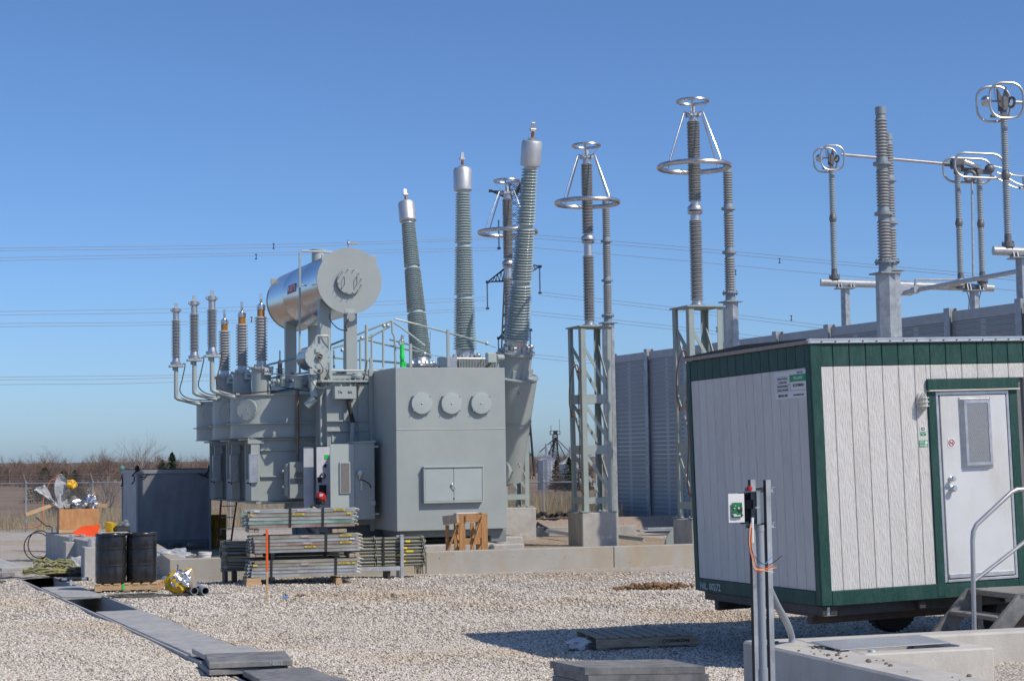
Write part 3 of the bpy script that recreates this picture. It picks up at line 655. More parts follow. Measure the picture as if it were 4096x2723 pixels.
# ---------------------------------------------------------------- lattice pylon and lines
def pylon():
    d = 300; c = P(2052, 1900, d); t = thing('transmission_pylon', 'dark lattice transmission pylon far behind the leaning bushing', 'pylon', loc=(c.x, d, GF))
    q = lambda px, py, dy=0: (lambda w: w - Vector((c.x, d, GF)))(P(px, py, d+dy))
    def lat(m, A, B, n, r=0.10):                 # A, B: quads of 4 points each
        for i in range(n):
            lo = [A[k].lerp(B[k], i/n) for k in range(4)]; hi = [A[k].lerp(B[k], (i+1)/n) for k in range(4)]
            for k in range(4):
                j = (k+1) % 4; m.bar(lo[k], hi[j], r*.9); m.bar(lo[j], hi[k], r*.9); m.bar(hi[k], hi[j], r*.9); m.bar(lo[k], hi[k], r*1.7)
    def sq(px, py, w): o = q(px, py); return [o+Vector((-w, -w, 0)), o+Vector((w, -w, 0)), o+Vector((w, w, 0)), o+Vector((-w, w, 0))]
    m = MB(); lat(m, sq(2052, 1905, 3.6), sq(2051, 1400, 1.9), 6, .13); lat(m, sq(2051, 1400, 1.9), sq(2058, 790, 1.15), 13); lat(m, sq(2058, 790, 1.15), sq(2062, 735, 0.9), 2); m.build('mast', PYL, t)
    for nm, (ex, ey), (ax, ay), (bx, by) in (('cross_arm', (1962, 764), (2050, 800), (2050, 770)), ('cross_arm', (2092, 722), (2062, 790), (2062, 768)), ('cross_arm', (1950, 1128), (2045, 1055), (2045, 1122)), ('cross_arm', (2160, 1066), (2070, 1045), (2070, 1118)), ('cross_arm', (1995, 1352), (2045, 1290), (2045, 1345)), ('cross_arm', (2122, 1320), (2070, 1300), (2070, 1345))):
        m = MB(); E = q(ex, ey); A = q(ax, ay); B = q(bx, by); w = Vector((0, 1.2, 0)); n = 7
        for s_ in (1, -1):
            m.bar(A+w*s_, E, .16); m.bar(B+w*s_, E, .16)
            for i in range(n): m.bar((A+w*s_).lerp(E, i/n), (B+w*s_).lerp(E, (i+.5)/n), .08); m.bar((B+w*s_).lerp(E, (i+.5)/n), (A+w*s_).lerp(E, (i+1)/n), .08)
        m.box(E-Vector((.3, .3, .2)), E+Vector((.3, .3, .2))); m.build(nm, PYL, t)
    for (ex, ey, ln) in ((1950, 1132, 98), (2160, 1070, 98), (1995, 1356, 92), (2122, 1324, 92), (1996, 880, 110)):
        m = MB(); A = q(ex, ey); B = q(ex, ey+ln); L = (A-B).length; m.lathe(sheds(0, L, .05, .16, 22), B, (0, 0, 1), 8); m.box(B-Vector((.3, .2, .3)), B+Vector((.3, .2, 0))); m.build('insulator_string', PYL, t)
pylon()
def line(pts, label, d0=300, n=24, r=0.030):
    """one overhead wire; pts are (photo px, photo py, distance)"""
    w = [P(*p) for p in pts]; q = curve(w, n); o = MB().tube(q, r, 4, cap=False).build('overhead_wire', WIRE, None); tag(o, label, 'power line', 'overhead wires to the far pylon'); return o
LW = [((0, 993), (1080, 978), (1996, 950)), ((0, 1003), (1080, 990), (1996, 956)), ((0, 1031), (1000, 1012), (1996, 990)), ((0, 1043), (1000, 1022), (1996, 1001)),
      ((0, 1246), (900, 1230), (1950, 1188)), ((0, 1260), (900, 1245), (1950, 1200)), ((0, 1294), (900, 1282), (1950, 1230)), ((0, 1307), (900, 1293), (1950, 1240)),
      ((0, 1508), (700, 1500), (1600, 1478), (1995, 1449)), ((0, 1519), (700, 1510), (1995, 1455)), ((0, 1538), (700, 1527), (1995, 1462))]
for i, L_ in enumerate(LW): line([(-500, L_[0][1]+16, 230)] + [(x, y, 240+60*x/1990) for x, y in L_], ('thin overhead wire of the upper set meeting the conservator tank top' if i < 4 else 'thin overhead wire of the middle set passing behind the small arresters' if i < 8 else 'thin overhead wire of the lowest set passing behind the arrester arms'))
RW = [((2060, 934), (2700, 985), (3400, 1050), (4096, 1112)), ((2060, 948), (2700, 998), (3400, 1062), (4096, 1124)), ((2060, 985), (2700, 1040), (3400, 1105), (4096, 1165)),
      ((2160, 1168), (2700, 1230), (3240, 1295), (4150, 1410)), ((2160, 1180), (2700, 1243), (3240, 1308), (4150, 1424)), ((2122, 1245), (2700, 1305), (3240, 1370), (4150, 1480)), ((2122, 1258), (2700, 1318), (3240, 1385), (4150, 1492)),
      ((2122, 1416), (2330, 1436), (2480, 1450)), ((2122, 1430), (2330, 1449), (2480, 1463))]
for i, L_ in enumerate(RW): line([(x, y, 300-(x-2060)*0.02) for x, y in L_], ('thin overhead wire of the upper set sloping down behind the ringed arresters' if i < 3 else 'thin overhead wire of the middle set sloping down behind the ringed arresters' if i < 7 else 'thin overhead wire of the lowest set ending behind the lattice stand'))
for (px, py, d) in ((1094, 985, 273), (1024, 1027, 271), (1006, 1278, 271), (2867, 1318, 285), (3118, 1043, 280), (2942, 1090, 283), (3165, 1272, 278)):
    m = MB(); p = P(px, py, d); m.bar(p+Vector((0, 0, -.42)), p+Vector((.05, 0, .42)), .10, .12); m.box(p+Vector((-.16, -.06, .28)), p+Vector((.16, .06, .42))); m.box(p+Vector((-.16, -.06, -.42)), p+Vector((.16, .06, -.28)))
    tag(m.build('line_spacer', DSTEEL), 'small dark spacer clamped on a pair of overhead wires', 'spacer', 'wire spacers')
# ================================================================ the transformer
CBL = mat('dark_grey_cable', (.10, .10, .105), .55)
_o = P(1588, 2125, 42.0); T = Fr(Vector((_o.x, _o.y, 0)), 20.0)
tp = lambda px, py, b: T.at(px, py, y=b)
TR = thing('power_transformer', 'large grey oil-filled power transformer with three leaning bushings and a silver conservator tank', 'transformer', T)
ZB = tp(1591, 2125, 0).z; ZT = tp(1584, 1469, 0).z; CA = tp(2019, 1469, 0).x
# --- end cabinet
ec = MB().box((0, 0, ZB), (CA, 2.0, ZT), 0.012).build('end_cabinet', PAINT, TR)
m = MB(); zs = tp(1700, 1717, 0).z; m.tube([(0.01, -0.002, zs), (CA*.3, -0.002, zs+.006), (CA*.6, -0.002, zs), (CA-.01, -0.002, zs+.004)], 0.010, 6); m.build('weld_seam', PAINT, ec)
for px in (1688, 1807, 1926):
    c = tp(px, 1613, -0.10); m = MB(); m.lathe([(0.255, 0.0), (0.255, 0.085), (0.248, 0.098), (0.235, 0.10)], (c.x, 0.0, c.z), (0, -1, 0), 40)
    v = m.build('vent_cover', PAINT2, ec, ang=25)
    m = MB(); m.sphere((c.x, -0.105, c.z), 0.022, 10, 6, (1, .8, 1))
    for a in (40, 140, 220, 320):
        x, z = c.x+0.262*math.cos(R_(a)), c.z+0.262*math.sin(R_(a)); m.box((x-.014, -.10, z-.014), (x+.014, 0, z+.014), .004); m.tube([(x, -.1, z), (x+.012*math.cos(R_(a)), -.125, z+.012*math.sin(R_(a))), (x, -.10, z-.03)], .005, 5)
    m.build('latch', ALUC, ec)
h0 = tp(1698, 1871, -0.1); h1 = tp(1929, 2004, -0.1)
m = MB(); fw = 0.03
m.box((h0.x-fw, -.13, h1.z-.02), (h1.x+fw, 0, h1.z+.02), .006); m.box((h0.x-fw, -.15, h0.z), (h1.x+fw, 0, h0.z+.035), .006)
m.box((h0.x-fw, -.13, h1.z+.02), (h0.x, 0, h0.z), .006); m.box((h1.x, -.13, h1.z+.02), (h1.x+fw, 0, h0.z), .006); hb = m.build('hatch_frame', PAINT2, ec)
mid = (h0.x+h1.x)/2
for a, b_ in ((h0.x+.004, mid-.004), (mid+.004, h1.x-.004)): MB().box((a, -.122, h1.z+.024), (b_, -.01, h0.z-.004), .006).build('hatch_door', PAINT2, ec)
hz = (h0.z+h1.z)/2; m = MB(); m.lathe([(.035, 0), (.035, .02), (.02, .03), (.02, .05)], (mid-.05, -.122, hz), (0, -1, 0), 12); m.tube([(mid-.05, -.165, hz), (mid-.01, -.17, hz-.05), (mid+.02, -.165, hz-.1)], .012, 6)
m.box((mid-.01, -.15, h1.z+.09), (mid+.03, -.12, h1.z+.12), .004); m.build('hatch_handle', ALUC, ec)
m = MB(); m.box((-.10, 1.96, ZB-.05), (.0, 2.04, ZT+.02), .004); m.box((-.12, 1.90, ZT-.12), (-.0, 2.04, ZT+.06), .006); m.box((CA, 1.96, ZB), (CA+.10, 2.04, ZT), .004)
for i in range(26): z = ZB+.1+i*(ZT-ZB-.2)/25; m.cyl((-.05, 1.96, z), (-.05, 1.93, z), .014, 6)
m.build('bolted_flange', PAINT, ec)
m = MB(); m.tube([(CA*.94, .1, ZT), (CA*.94, .1, ZT+.05), (CA*.94, .16, ZT+.09), (CA*.94, .22, ZT+.05), (CA*.94, .22, ZT)], .012, 6); m.build('lifting_eye', PAINT, ec)
# --- main tank
TA, TB0, TB1 = tp(1300, 1700, 2.3).x, 2.12, 13.2
TZ = tp(1400, 1530, 2.3).z; TA1 = CA+0.55
m = MB(); m.box((TA, TB0, 0.72), (TA1, 6.9, TZ), .01); m.box((TA+.02, 6.8, 1.26), (TA1-.02, TB1, TZ-.004), .01)
for z in (tp(1400, 1683, 2.2).z, tp(1400, 1722, 2.2).z, 1.35): m.box((TA-.02, TB0-.10, z-.018), (-.08, TB0, z+.018), .003)
m.box((-.36, TB0-.06, .72), (-.06, TB0, TZ-.05), .005)
tank = m.build('tank', PAINT, TR)
m = MB(); m.box((TA-.16, TB0-.14, TZ), (TA1+.16, TB1, TZ+.05), .004)
for i in range(34):
    x = TA-.1+i*(TA1-TA)/33; m.cyl((x, TB0-.08, TZ-.04), (x, TB0-.08, TZ+.09), .014, 6)
m.build('cover_flange', PAINT2, tank)
m = MB(); m.box((TA+.1, 2.4, TZ+.05), (CA+.1, 12.8, TZ+.22), .05)
for b_ in (2.9, 5.4, 8.2): m.box((TA+.2, b_, TZ+.2), (1.6, b_+1.2, TZ+.36), .12)
m.build('tank_cover', PAINT, tank)
m = MB()
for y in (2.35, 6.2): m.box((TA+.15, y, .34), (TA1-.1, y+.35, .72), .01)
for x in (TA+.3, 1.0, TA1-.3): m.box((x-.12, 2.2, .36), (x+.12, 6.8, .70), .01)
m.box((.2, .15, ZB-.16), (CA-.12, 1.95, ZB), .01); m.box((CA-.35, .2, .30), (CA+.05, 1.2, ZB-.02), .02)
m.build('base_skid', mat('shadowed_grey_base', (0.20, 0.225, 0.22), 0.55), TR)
# --- low-voltage wings (three), each with turret, bushing, arm and arrester
WC = T.loc(P(1043, 1640, 45.0)); WR = 0.76; WB = [WC.y, WC.y+2.46, WC.y+4.92]; WA = WC.x
wz = lambda py: tp(1043, py, WC.y-.4).z
z_top, z_rib, z_mid, z_bot = wz(1580), wz(1696), wz(1749), wz(2004)
def stadium(a0, ac, r, n=18):
    return [(a0, -r)] + [(ac + r*math.cos(R_(270-180*i/n)), r*math.sin(R_(270-180*i/n))) for i in range(n+1)] + [(a0, r)]
PHI = R_(180+52)
for k in range(3):
    b0 = WB[k]
    m = MB(); m.prism([(x, b0+y, z_mid) for x, y in stadium(TA, WA, WR)], (0, 0, z_top-z_mid)); wing = m.build('winding_wing', PAINT, TR, ang=25)
    m = MB()
    for z, o_ in ((z_rib, .10), (z_top-.012, .07), (z_mid-.004, .035)): m.prism([(x, b0+y, z) for x, y in stadium(TA, WA, WR+o_)], (0, 0, .022))
    m.build('stiffener_ring', PAINT, wing)
    x0 = TA+(WA-TA)*.33; m = MB(); m.box((x0-.012, b0-WR-.05, z_mid+.01), (x0+.012, b0-WR+.01, z_top-.02)); m.build('seam_rib', PAINT, wing)
    # manhole on the rounded flank
    n_ = Vector((math.cos(PHI), math.sin(PHI), 0)); c = Vector((WA, b0, 0)) + n_*(WR-.02); c.z = wz(1638)
    m = MB(); m.lathe([(.275, 0), (.275, .045), (.262, .055)], c, n_, 32); mh = m.build('manhole_cover', PAINT, wing, ang=25)
    m = MB(); tx = Vector((-n_.y, n_.x, 0))
    for i in range(16):
        A = 2*math.pi*i/16; q = c + n_*.05 + tx*(.245*math.cos(A)) + Vector((0, 0, .245*math.sin(A))); m.cyl(q, q+n_*.03, .012, 6)
    q = c+n_*.055; m.tube([q+tx*.05+Vector((0, 0, .07)), q+tx*.05+n_*.05+Vector((0, 0, .07)), q+tx*.05+n_*.05-Vector((0, 0, .07)), q+tx*.05-Vector((0, 0, .07))], .008, 6); m.build('cover_bolts', ALUC, mh)
    # lower body
    LA = WA-.18
    m = MB(); m.box((LA, b0-.60, z_bot), (TA, b0+.60, z_mid), .01)
    m.box((LA-.22, b0-.70, z_bot+.02), (LA, b0-.64, z_mid), .004); m.box((LA-.22, b0+.02, z_bot+.02), (LA, b0+.07, z_mid), .004)
    m.prism([(LA-.22, b0-.66, z_bot+.55), (LA-.22, b0-.66, z_bot+.02), (LA, b0-.66, z_bot-.02), (LA, b0-.66, z_bot+.55)], (0, .6, 0))
    m.box((LA-.26, b0-.72, z_mid-.06), (TA, b0+.72, z_mid-.02), .004); m.box((LA-.10, b0-.74, z_bot-.06), (TA, b0+.74, z_bot-.01), .004)
    m.box((LA-.3, b0-.72, z_mid-.16), (LA+.1, b0-.66, z_mid-.02), .004); low = m.build('lower_tank', PAINT, wing)
    for zz in (wz(1800), wz(1905)): MB().box((LA+.02, b0-.68, zz-.015), (TA, b0-.60, zz+.015), .003).build('rib', PAINT, wing)
    za, zb = wz(1815), wz(1929); m = MB(); m.box((LA-.28, b0-.78, zb), (LA-.06, b0-.70, za), .004); pl = m.build('terminal_cover', ALUC, wing)
    m = MB()
    for i in range(12):
        z = zb+.02+i*(za-zb-.04)/11
        for x in (LA-.265, LA-.075): m.cyl((x, b0-.775, z), (x, b0-.792, z), .009, 6)
    for i in range(5):
        for z in (za-.02, zb+.02): m.cyl((LA-.265+i*.0475, b0-.775, z), (LA-.265+i*.0475, b0-.792, z), .009, 6)
    m.build('cover_bolts', ALUC, pl)
    m = MB(); q = Vector((LA-.18, b0-.55, wz(1938))); m.cyl(q, q+Vector((0, 0, .12)), .03, 8); m.lathe([(.07, 0), (.07, .03)], q-Vector((0, .1, -.03)), (0, -1, 0), 10); m.cyl(q-Vector((.12, 0, -.05)), q+Vector((.12, 0, .05)), .02, 8); m.build('drain_valve', COPD, wing)
    # turret and bushing
    tc = Vector((WA+.02, b0, 0)); zt0, zt1 = z_top+.005, wz(1466)
    m = MB(); m.lathe([(.27, 0), (.27, .02), (.245, .03), (.245, zt1-zt0-.05), (.29, zt1-zt0-.05), (.29, zt1-zt0)], (tc.x, tc.y, zt0), n=28)
    for i in range(10):
        A = 2*math.pi*i/10+.2; m.box((tc.x+.285*math.cos(A)-.025, tc.y+.285*math.sin(A)-.025, zt1-.06), (tc.x+.285*math.cos(A)+.025, tc.y+.285*math.sin(A)+.025, zt1+.02), .005)
    tu = m.build('bushing_turret', PAINT, TR)
    m = MB(); jb = Vector((tc.x+.12, tc.y-.27, wz(1484))); m.box(jb-Vector((.115, .07, .095)), jb+Vector((.115, .06, .095)), .012); m.build('junction_box', mat('pale_box_paint', (.48, .52, .51), .4) if 'pale_box_paint' not in bpy.data.materials else bpy.data.materials['pale_box_paint'], tu)
    text('lettering', ('6A', '5A', '4A')[k], .085, (jb.x, jb.y-.073, jb.z), FRONT, SIGNK, tu)
    zb0 = wz(1440); zb1 = wz(1261); z2 = wz(1233); z3 = wz(1215)
    m = MB(); m.lathe([(.2, 0), (.2, .03), (.13, .05), (.12, zb0-zt1)], (tc.x, tc.y, zt1), n=20)
    for i in range(6):
        A = i*1.047; m.cyl((tc.x+.165*math.cos(A), tc.y+.165*math.sin(A), zt1+.02), (tc.x+.165*math.cos(A), tc.y+.165*math.sin(A), zt1+.08), .025, 6)
    bu = m.build('low_voltage_bushing', ALUC, TR)
    MB().lathe(sheds(zb0, zb1, .115, .168, 15), (tc.x, tc.y, 0), n=24).build('porcelain', PORCL, bu)
    MB().lathe([(.10, zb1), (.098, z2)], (tc.x, tc.y, 0), n=20).build('oil_glass', AMBER, bu)
    m = MB(); m.lathe([(.112, z2), (.112, z2+.03), (.10, z2+.035), (.112, z2+.05), (.112, z3), (.06, z3+.02), (.05, z3+.05)], (tc.x, tc.y, 0), n=20)
    m.cyl((tc.x, tc.y, z3+.09), (tc.x, tc.y, z3+.16), .035, 10); m.box((tc.x-.035, tc.y-.015, z3+.14), (tc.x+.035, tc.y+.015, z3+.30), .004); m.build('terminal_cap', ALU, bu)
    MB().cyl((tc.x, tc.y, z3+.03), (tc.x, tc.y, z3+.12), .022, 8).build('stud', COPPER, bu)
    # arm with surge arrester
    ax = [( (996, 1603), (848, 1562), (853, 1424)), ((916, 1611), (777, 1573), (782, 1440)), ((843, 1627), (704, 1592), (705, 1464))][k]
    bb = b0-.35
    p0, p1, p2 = [tp(x, y, bb) for x, y in ax]; p2.x = p1.x+.005
    m = MB(); m.tube([p0, p1+(p0-p1)*.06] + [p1+Vector((0, 0, .02))] + [p1+(p2-p1)*.12, p2], .058, 12)
    m.box(p0-Vector((.16, .09, .09)), p0+Vector((.20, .09, .09)), .01); q = p0+(p1-p0)*.3; m.prism([q+Vector((-.05, 0, .05)), q+Vector((.05, 0, .05)), q+Vector((.04, 0, .14)), q+Vector((-.04, 0, .14))], (0, .02, 0))
    m.box(p2-Vector((.19, .15, .03)), p2+Vector((.19, .15, .02)), .004); m.box(p2-Vector((.10, .02, .12)), p2+Vector((.0, .02, 0)), .004); arm = m.build('arrester_arm', PAINT2, TR)
    L = tp(ax[2][0], ax[2][1]-150, bb).z - tp(ax[2][0], ax[2][1], bb).z
    m = MB(); m.lathe([(.15, .02), (.15, .06), (.115, .08), (.10, .22), (.095, .24)], p2, n=18)
    for A in (30, 150, 270): m.box(p2+Vector((.13*math.cos(R_(A))-.03, .13*math.sin(R_(A))-.03, .02)), p2+Vector((.13*math.cos(R_(A))+.03, .13*math.sin(R_(A))+.03, .12)), .01)
    arr = m.build('surge_arrester', ALUC, TR); m = MB(); zt_ = L*1.0+.24; m.lathe([(.085, zt_), (.085, zt_+.2), (.12, zt_+.22), (.125, zt_+.30), (.10, zt_+.32)], p2, n=18); m.box(p2+Vector((-.15, -.06, zt_+.24)), p2+Vector((.15, .06, zt_+.30)), .01); m.box(p2+Vector((-.045, -.008, zt_+.3)), p2+Vector((.045, .008, zt_+.47)), .004)
    m.build('top_terminal', ALUC, arr)
    MB().lathe(sheds(.24, zt_, .082, .135, 26, alt=.8), p2, n=20).build('sheds', POLYM, arr)
    q = [p2+Vector((.17, 0, .05)), p2+Vector((.24, -.05, .04)), p2+Vector((.16, -.07, -.35)), p1+Vector((.1, -.08, .18)), p1+Vector((.35, -.10, -.02)), p1+Vector((.9, -.1, -.06)), Vector((WA+.2, b0-.8, p1.z-.02))]
    MB().tube(curve(q, 6), .014, 6).build('ground_cable', COPD, arr)
# --- conservator
C0 = tp(1398, 1123, 2.35); CRd = (P(1398, 1123, 44.3)-P(1398, 1255, 44.3)).length; CL = 5.9
m = MB(); m.lathe([(CRd*.985, .06), (CRd*.985, CL*.33), (CRd*.99, CL*.335), (CRd*.985, CL*.34), (CRd*.985, CL*.66), (CRd*.99, CL*.665), (CRd*.985, CL*.67), (CRd*.985, CL)], C0, (0, 1, 0), 64); cons = m.build('conservator', STAIN, TR, ang=30)
for y in (0.0, CL):
    m = MB(); m.lathe([(CRd, y), (CRd, y+.05)], C0, (0, 1, 0), 64)
    for A in (42, 138):
        q = C0+Vector((CRd*math.cos(R_(A)), y+.01, CRd*math.sin(R_(A)))); m.box(q-Vector((.09, 0, .09)), q+Vector((.09, .03, .09)), .01)
    m.build('end_cover', PAINT, cons, ang=30)
mc = tp(1398, 1126, 2.28); mr = .325; m = MB(); m.lathe([(mr, 0), (mr, .05), (mr-.012, .06)], mc+Vector((0, .03, 0)), (0, -1, 0), 40); mhc = m.build('manhole_cover', PAINT, cons, ang=25)
m = MB()
for i in range(12): A = 2*math.pi*i/12+.2; q = mc+Vector((.295*math.cos(A), -.03, .295*math.sin(A))); m.cyl(q+Vector((0, .03, 0)), q-Vector((0, .07, 0)), .010, 6)
for sx in (-.16, .16): m.tube([mc+Vector((sx, -.03, .10)), mc+Vector((sx, -.11, .10)), mc+Vector((sx, -.11, -.10)), mc+Vector((sx, -.03, -.10))], .009, 6)
m.build('handles_and_studs', DSTEEL, mhc)
for (px, b_, py) in ((1298, 2.75, 1400), (1402, 2.75, 1400), (1162, 7.4, 1400), (1256, 7.4, 1380)):
    a = tp(px, py, b_).x; dx = a-C0.x; zc = C0.z-math.sqrt(max(.05, CRd**2-min(abs(dx)+.12, CRd*.95)**2))
    m = MB(); m.box((a-.145, b_-.12, TZ+.05), (a+.145, b_+.12, zc+.05), .01); m.box((a-.2, b_-.2, TZ+.05), (a+.2, b_+.2, TZ+.08), .004); m.build('conservator_leg', PAINT, TR)
m = MB(); q = C0+Vector((.02, .15, CRd)); m.cyl(q, q+Vector((0, 0, .10)), .02, 8); m.sphere(q+Vector((0, 0, .13)), .045, 10, 6); m.cyl(q+Vector((0, 0, .15)), q+Vector((0, 0, .22)), .02, 8); vv = m.build('top_valve', ALUC, cons)
MB().box(q+Vector((.04, -.015, .115)), q+Vector((.25, .015, .14)), .006).build('valve_handle', YELLOW, vv)
m = MB(); q = C0+Vector((0, .02, -CRd)); m.box(q+Vector((-.13, -.03, .02)), q+Vector((.13, .06, .12)), .01); m.cyl(q+Vector((.02, 0, -.06)), q+Vector((.02, -.08, -.08)), .11, 18); m.cyl(q+Vector((.0, 0, 0)), q+Vector((0, .05, -.2)), .05, 10); m.build('oil_level_gauge', PAINT2, cons)
MB().tube(curve([q+Vector((-.02, -.05, -.1)), q+Vector((-.15, -.1, -.30)), q+Vector((-.1, -.1, -.42)), q+Vector((-.32, -.05, -.36)), q+Vector((-.5, 0, -.15)), q+Vector((-.48, .05, .02))]), .014, 6).build('gauge_cable', RUBBER, cons)
m = MB(); pp = [tp(1199, 1495, 3.0), tp(1199, 1012, 3.0), tp(1207, 1004, 3.0), tp(1330, 1008, 3.4)]; m.tube(pp, .028, 8); m.tube([tp(1199, 1140, 3.0), tp(1225, 1142, 3.2)], .02, 6); m.build('breather_pipe', PAINT2, cons)
q = tp(1278, 1022, 4.2); m = MB(); m.cyl(Vector((C0.x-.35, 4.2, C0.z+.5)), Vector((C0.x-.35, 4.2, C0.z+CRd+.12)), .16, 16); m.lathe([(.22, 0), (.22, .03)], (C0.x-.35, 4.2, C0.z+CRd+.12), n=16); m.build('relief_stack', PAINT2, cons)
# name plate on the shell, bent to it
def shell_patch(y0, y1, a0, a1, r, n=8):
    vs = []; 
    for i in range(n+1):
        A = R_(a0+(a1-a0)*i/n)
        for y in (y0, y1): vs.append((C0.x+r*math.cos(A), C0.y+y, C0.z+r*math.sin(A)))
    return vs, [(2*i, 2*i+1, 2*i+3, 2*i+2) for i in range(n)]
m = MB(); m.add(*shell_patch(2.35, 3.35, 168, 184, CRd*.985+.004)); np_ = m.build('name_plate', SIGNR, cons)
A = R_(176); text('lettering', 'PROLEC', .19, (C0.x+(CRd+.004)*math.cos(A), C0.y+2.95, C0.z+(CRd+.004)*math.sin(A)), (R_(90-4), 0, R_(-90)), WHITE, cons, sx=.95)
m = MB(); m.ring(Vector((C0.x+(CRd-.002)*math.cos(A), C0.y+2.47, C0.z+(CRd)*math.sin(A))), (1, 0, .06), .065, .012, 20, 6); m.build('emblem', WHITE, cons)
# --- small oil tank with gauge
S0 = tp(1270, 1426, 2.15); m = MB(); m.lathe([(.30, .03), (.30, 1.0), (.22, 1.15)], S0, (0, 1, 0), 32); so_ = m.build('gauge_tank', STAIN, TR)
m = MB(); m.lathe([(.315, -.01), (.315, .03)], S0, (0, 1, 0), 36)
for i in range(12): A = i*math.pi/6; q = S0+Vector((.29*math.cos(A), -.03, .29*math.sin(A))); m.cyl(q, q+Vector((0, .04, 0)), .013, 6)
m.box(S0+Vector((-.22, -.08, -.45)), S0+Vector((-.04, .04, -.30)), .01); m.box(S0+Vector((-.06, -.05, .10)), S0+Vector((.07, -.01, .20)), .004); m.build('end_plate', PAINT2, so_)
m = MB(); q = S0+Vector((.04, -.02, .0)); m.lathe([(.085, 0), (.085, .06), (.075, .07)], q, (0, -1, 0), 24); m.build('dial_gauge', ALUC, so_)
m = MB(); m.lathe([(.066, 0), (.066, .006)], q-Vector((0, .07, 0)), (0, -1, 0), 20); m.build('dial_face', SIGNK, so_); MB().bar(q+Vector((-.05, -.082, .02)), q+Vector((.05, -.082, -.02)), .01, .014).build('needle', YLAB, so_)
m = MB(); m.tube([S0+Vector((-.02, .1, .3)), S0+Vector((-.02, .1, .46)), S0+Vector((.02, .1, .52)), S0+Vector((.28, .1, .52)), S0+Vector((.31, .1, .48)), S0+Vector((.33, .1, -.55)), S0+Vector((.1, .1, -1.0)), S0+Vector((.1, .1, -2.2))], .028, 8); m.build('drain_pipe', PAINT2, so_)
m = MB(); m.cyl(S0+Vector((-.05, .4, -.3)), S0+Vector((-.03, .2, -1.0)), .10, 16); m.cyl(S0+Vector((-.03, .2, -1.0)), S0+Vector((-.2, .3, -1.2)), .10, 16); m.build('support_pipe', PAINT2, so_)
m = MB()
for c in ([(0, -.1, -.1), (.1, -.14, -.3), (.05, -.1, -.42), (-.1, -.08, -.36), (-.12, -.05, -.34)], [(.2, -.02, -.3), (.3, -.05, -.6), (.1, -.1, -.78), (-.1, -.05, -.7), (-.2, 0, -.4)], [(-.3, .1, -.4), (-.7, .2, -.46), (-1.1, .4, -.38), (-1.6, .8, -.2)]): m.tube(curve([S0+Vector(p) for p in c]), .016, 6)
m.build('gauge_cable', mat('grey_cable', (.17, .175, .18), .5), so_)
# --- tank-top pipework and railings
def rail(name, segs, r=.026, mat_=None):
    m = MB()
    for s_ in segs: m.tube([tp(x, y, b_) for x, y, b_ in s_], r, 8)
    return m.build(name, mat_ or PAINT2, TR)
for s_ in ([(1075, 1458, 5.2), (1200, 1428, 4.2), (1330, 1377, 3.4), (1565, 1284, 2.9)], [(1330, 1392, 4.4), (1480, 1348, 4.2), (1560, 1305, 4.0)], [(1083, 1512, 5.0), (1240, 1488, 4.2), (1330, 1484, 4.0)],
           [(1565, 1284, 2.9), (1600, 1305, 2.7), (1700, 1383, 2.6)], [(1560, 1358, 4.2), (1630, 1376, 3.6), (1725, 1423, 2.8)], [(1330, 1430, 5.0), (1460, 1440, 4.8), (1600, 1452, 4.0)], [(1470, 1360, 4.6), (1590, 1390, 4.0), (1690, 1410, 3.4)],
           [(1580, 1275, 6.0), (1690, 1303, 6.0), (1840, 1343, 5.6), (1942, 1372, 5.4)], [(1325, 1482, 2.35), (1505, 1482, 2.35)], [(1325, 1482, 2.3), (1325, 1545, 2.25), (1331, 1770, 2.1)], [(1455, 1560, 2.2), (1457, 1765, 2.1)]):
    rail('pipe_rail', [s_])
for px, y0, y1, b_ in ((1336, 1472, 1400, 4.6), (1377, 1474, 1388, 4.4), (1441, 1490, 1358, 4.2), (1487, 1495, 1336, 4.2), (1533, 1470, 1320, 3.4), (1466, 1510, 1300, 2.6)): rail('rail_post', [[(px, y0, b_), (px, y1, b_)]], .03 if px != 1466 else .045)
rail('rail_post', [[(1582, 1470, 2.6), (1579, 1350, 2.6), (1570, 1330, 2.6), (1568, 1288, 2.6)]], .03)
m = MB()
for px, y0, y1, b_ in ((1793, 1468, 1318, 3.2), (1643, 1468, 1375, 2.6), (1484, 1478, 1430, 3.4)): a = tp(px, y0, b_); c = tp(px, y1, b_); m.box((a.x-.035, b_-.03, a.z), (a.x+.035, b_+.03, c.z), .004)
m.build('rail_stanchion', PAINT, TR)
m = MB()
for px, py, b_ in ((1386, 1393, 4.2), (1363, 1398, 4.2), (1441, 1350, 4.0), (1188, 1430, 3.9), (1545, 1300, 2.9), (1530, 1302, 2.9), (1942, 1372, 5.4), (1692, 1413, 2.7), (1162, 1490, 4.5)): m.lathe([(.03, 0), (.055, .02), (.055, .06), (.03, .08)], tp(px, py, b_), (1, 0, -.2), 8)
m.build('rail_coupling', PAINT2, TR)
m = MB(); rr = random.Random(4)                                   # valves and pipe stubs on the near cover
for px, py in ((1112, 1530), (1132, 1525), (1150, 1528), (1095, 1532), (1225, 1525), (1240, 1532), (1255, 1520), (1305, 1505), (1315, 1520), (1365, 1502), (1420, 1502)):
    m = MB(); q = tp(px, py, 3.6+rr.uniform(-.6, .8)); h = rr.uniform(.08, .2); m.cyl(q-Vector((0, 0, h)), q+Vector((0, 0, h)), rr.uniform(.04, .07), 10); m.cyl(q-Vector((.14, 0, 0)), q+Vector((.14, .1, .03)), rr.uniform(.03, .05), 8); m.lathe([(.09, 0), (.09, .025)], q+Vector((0, 0, h*.4)), n=10); m.build('valve', PAINT2, TR)
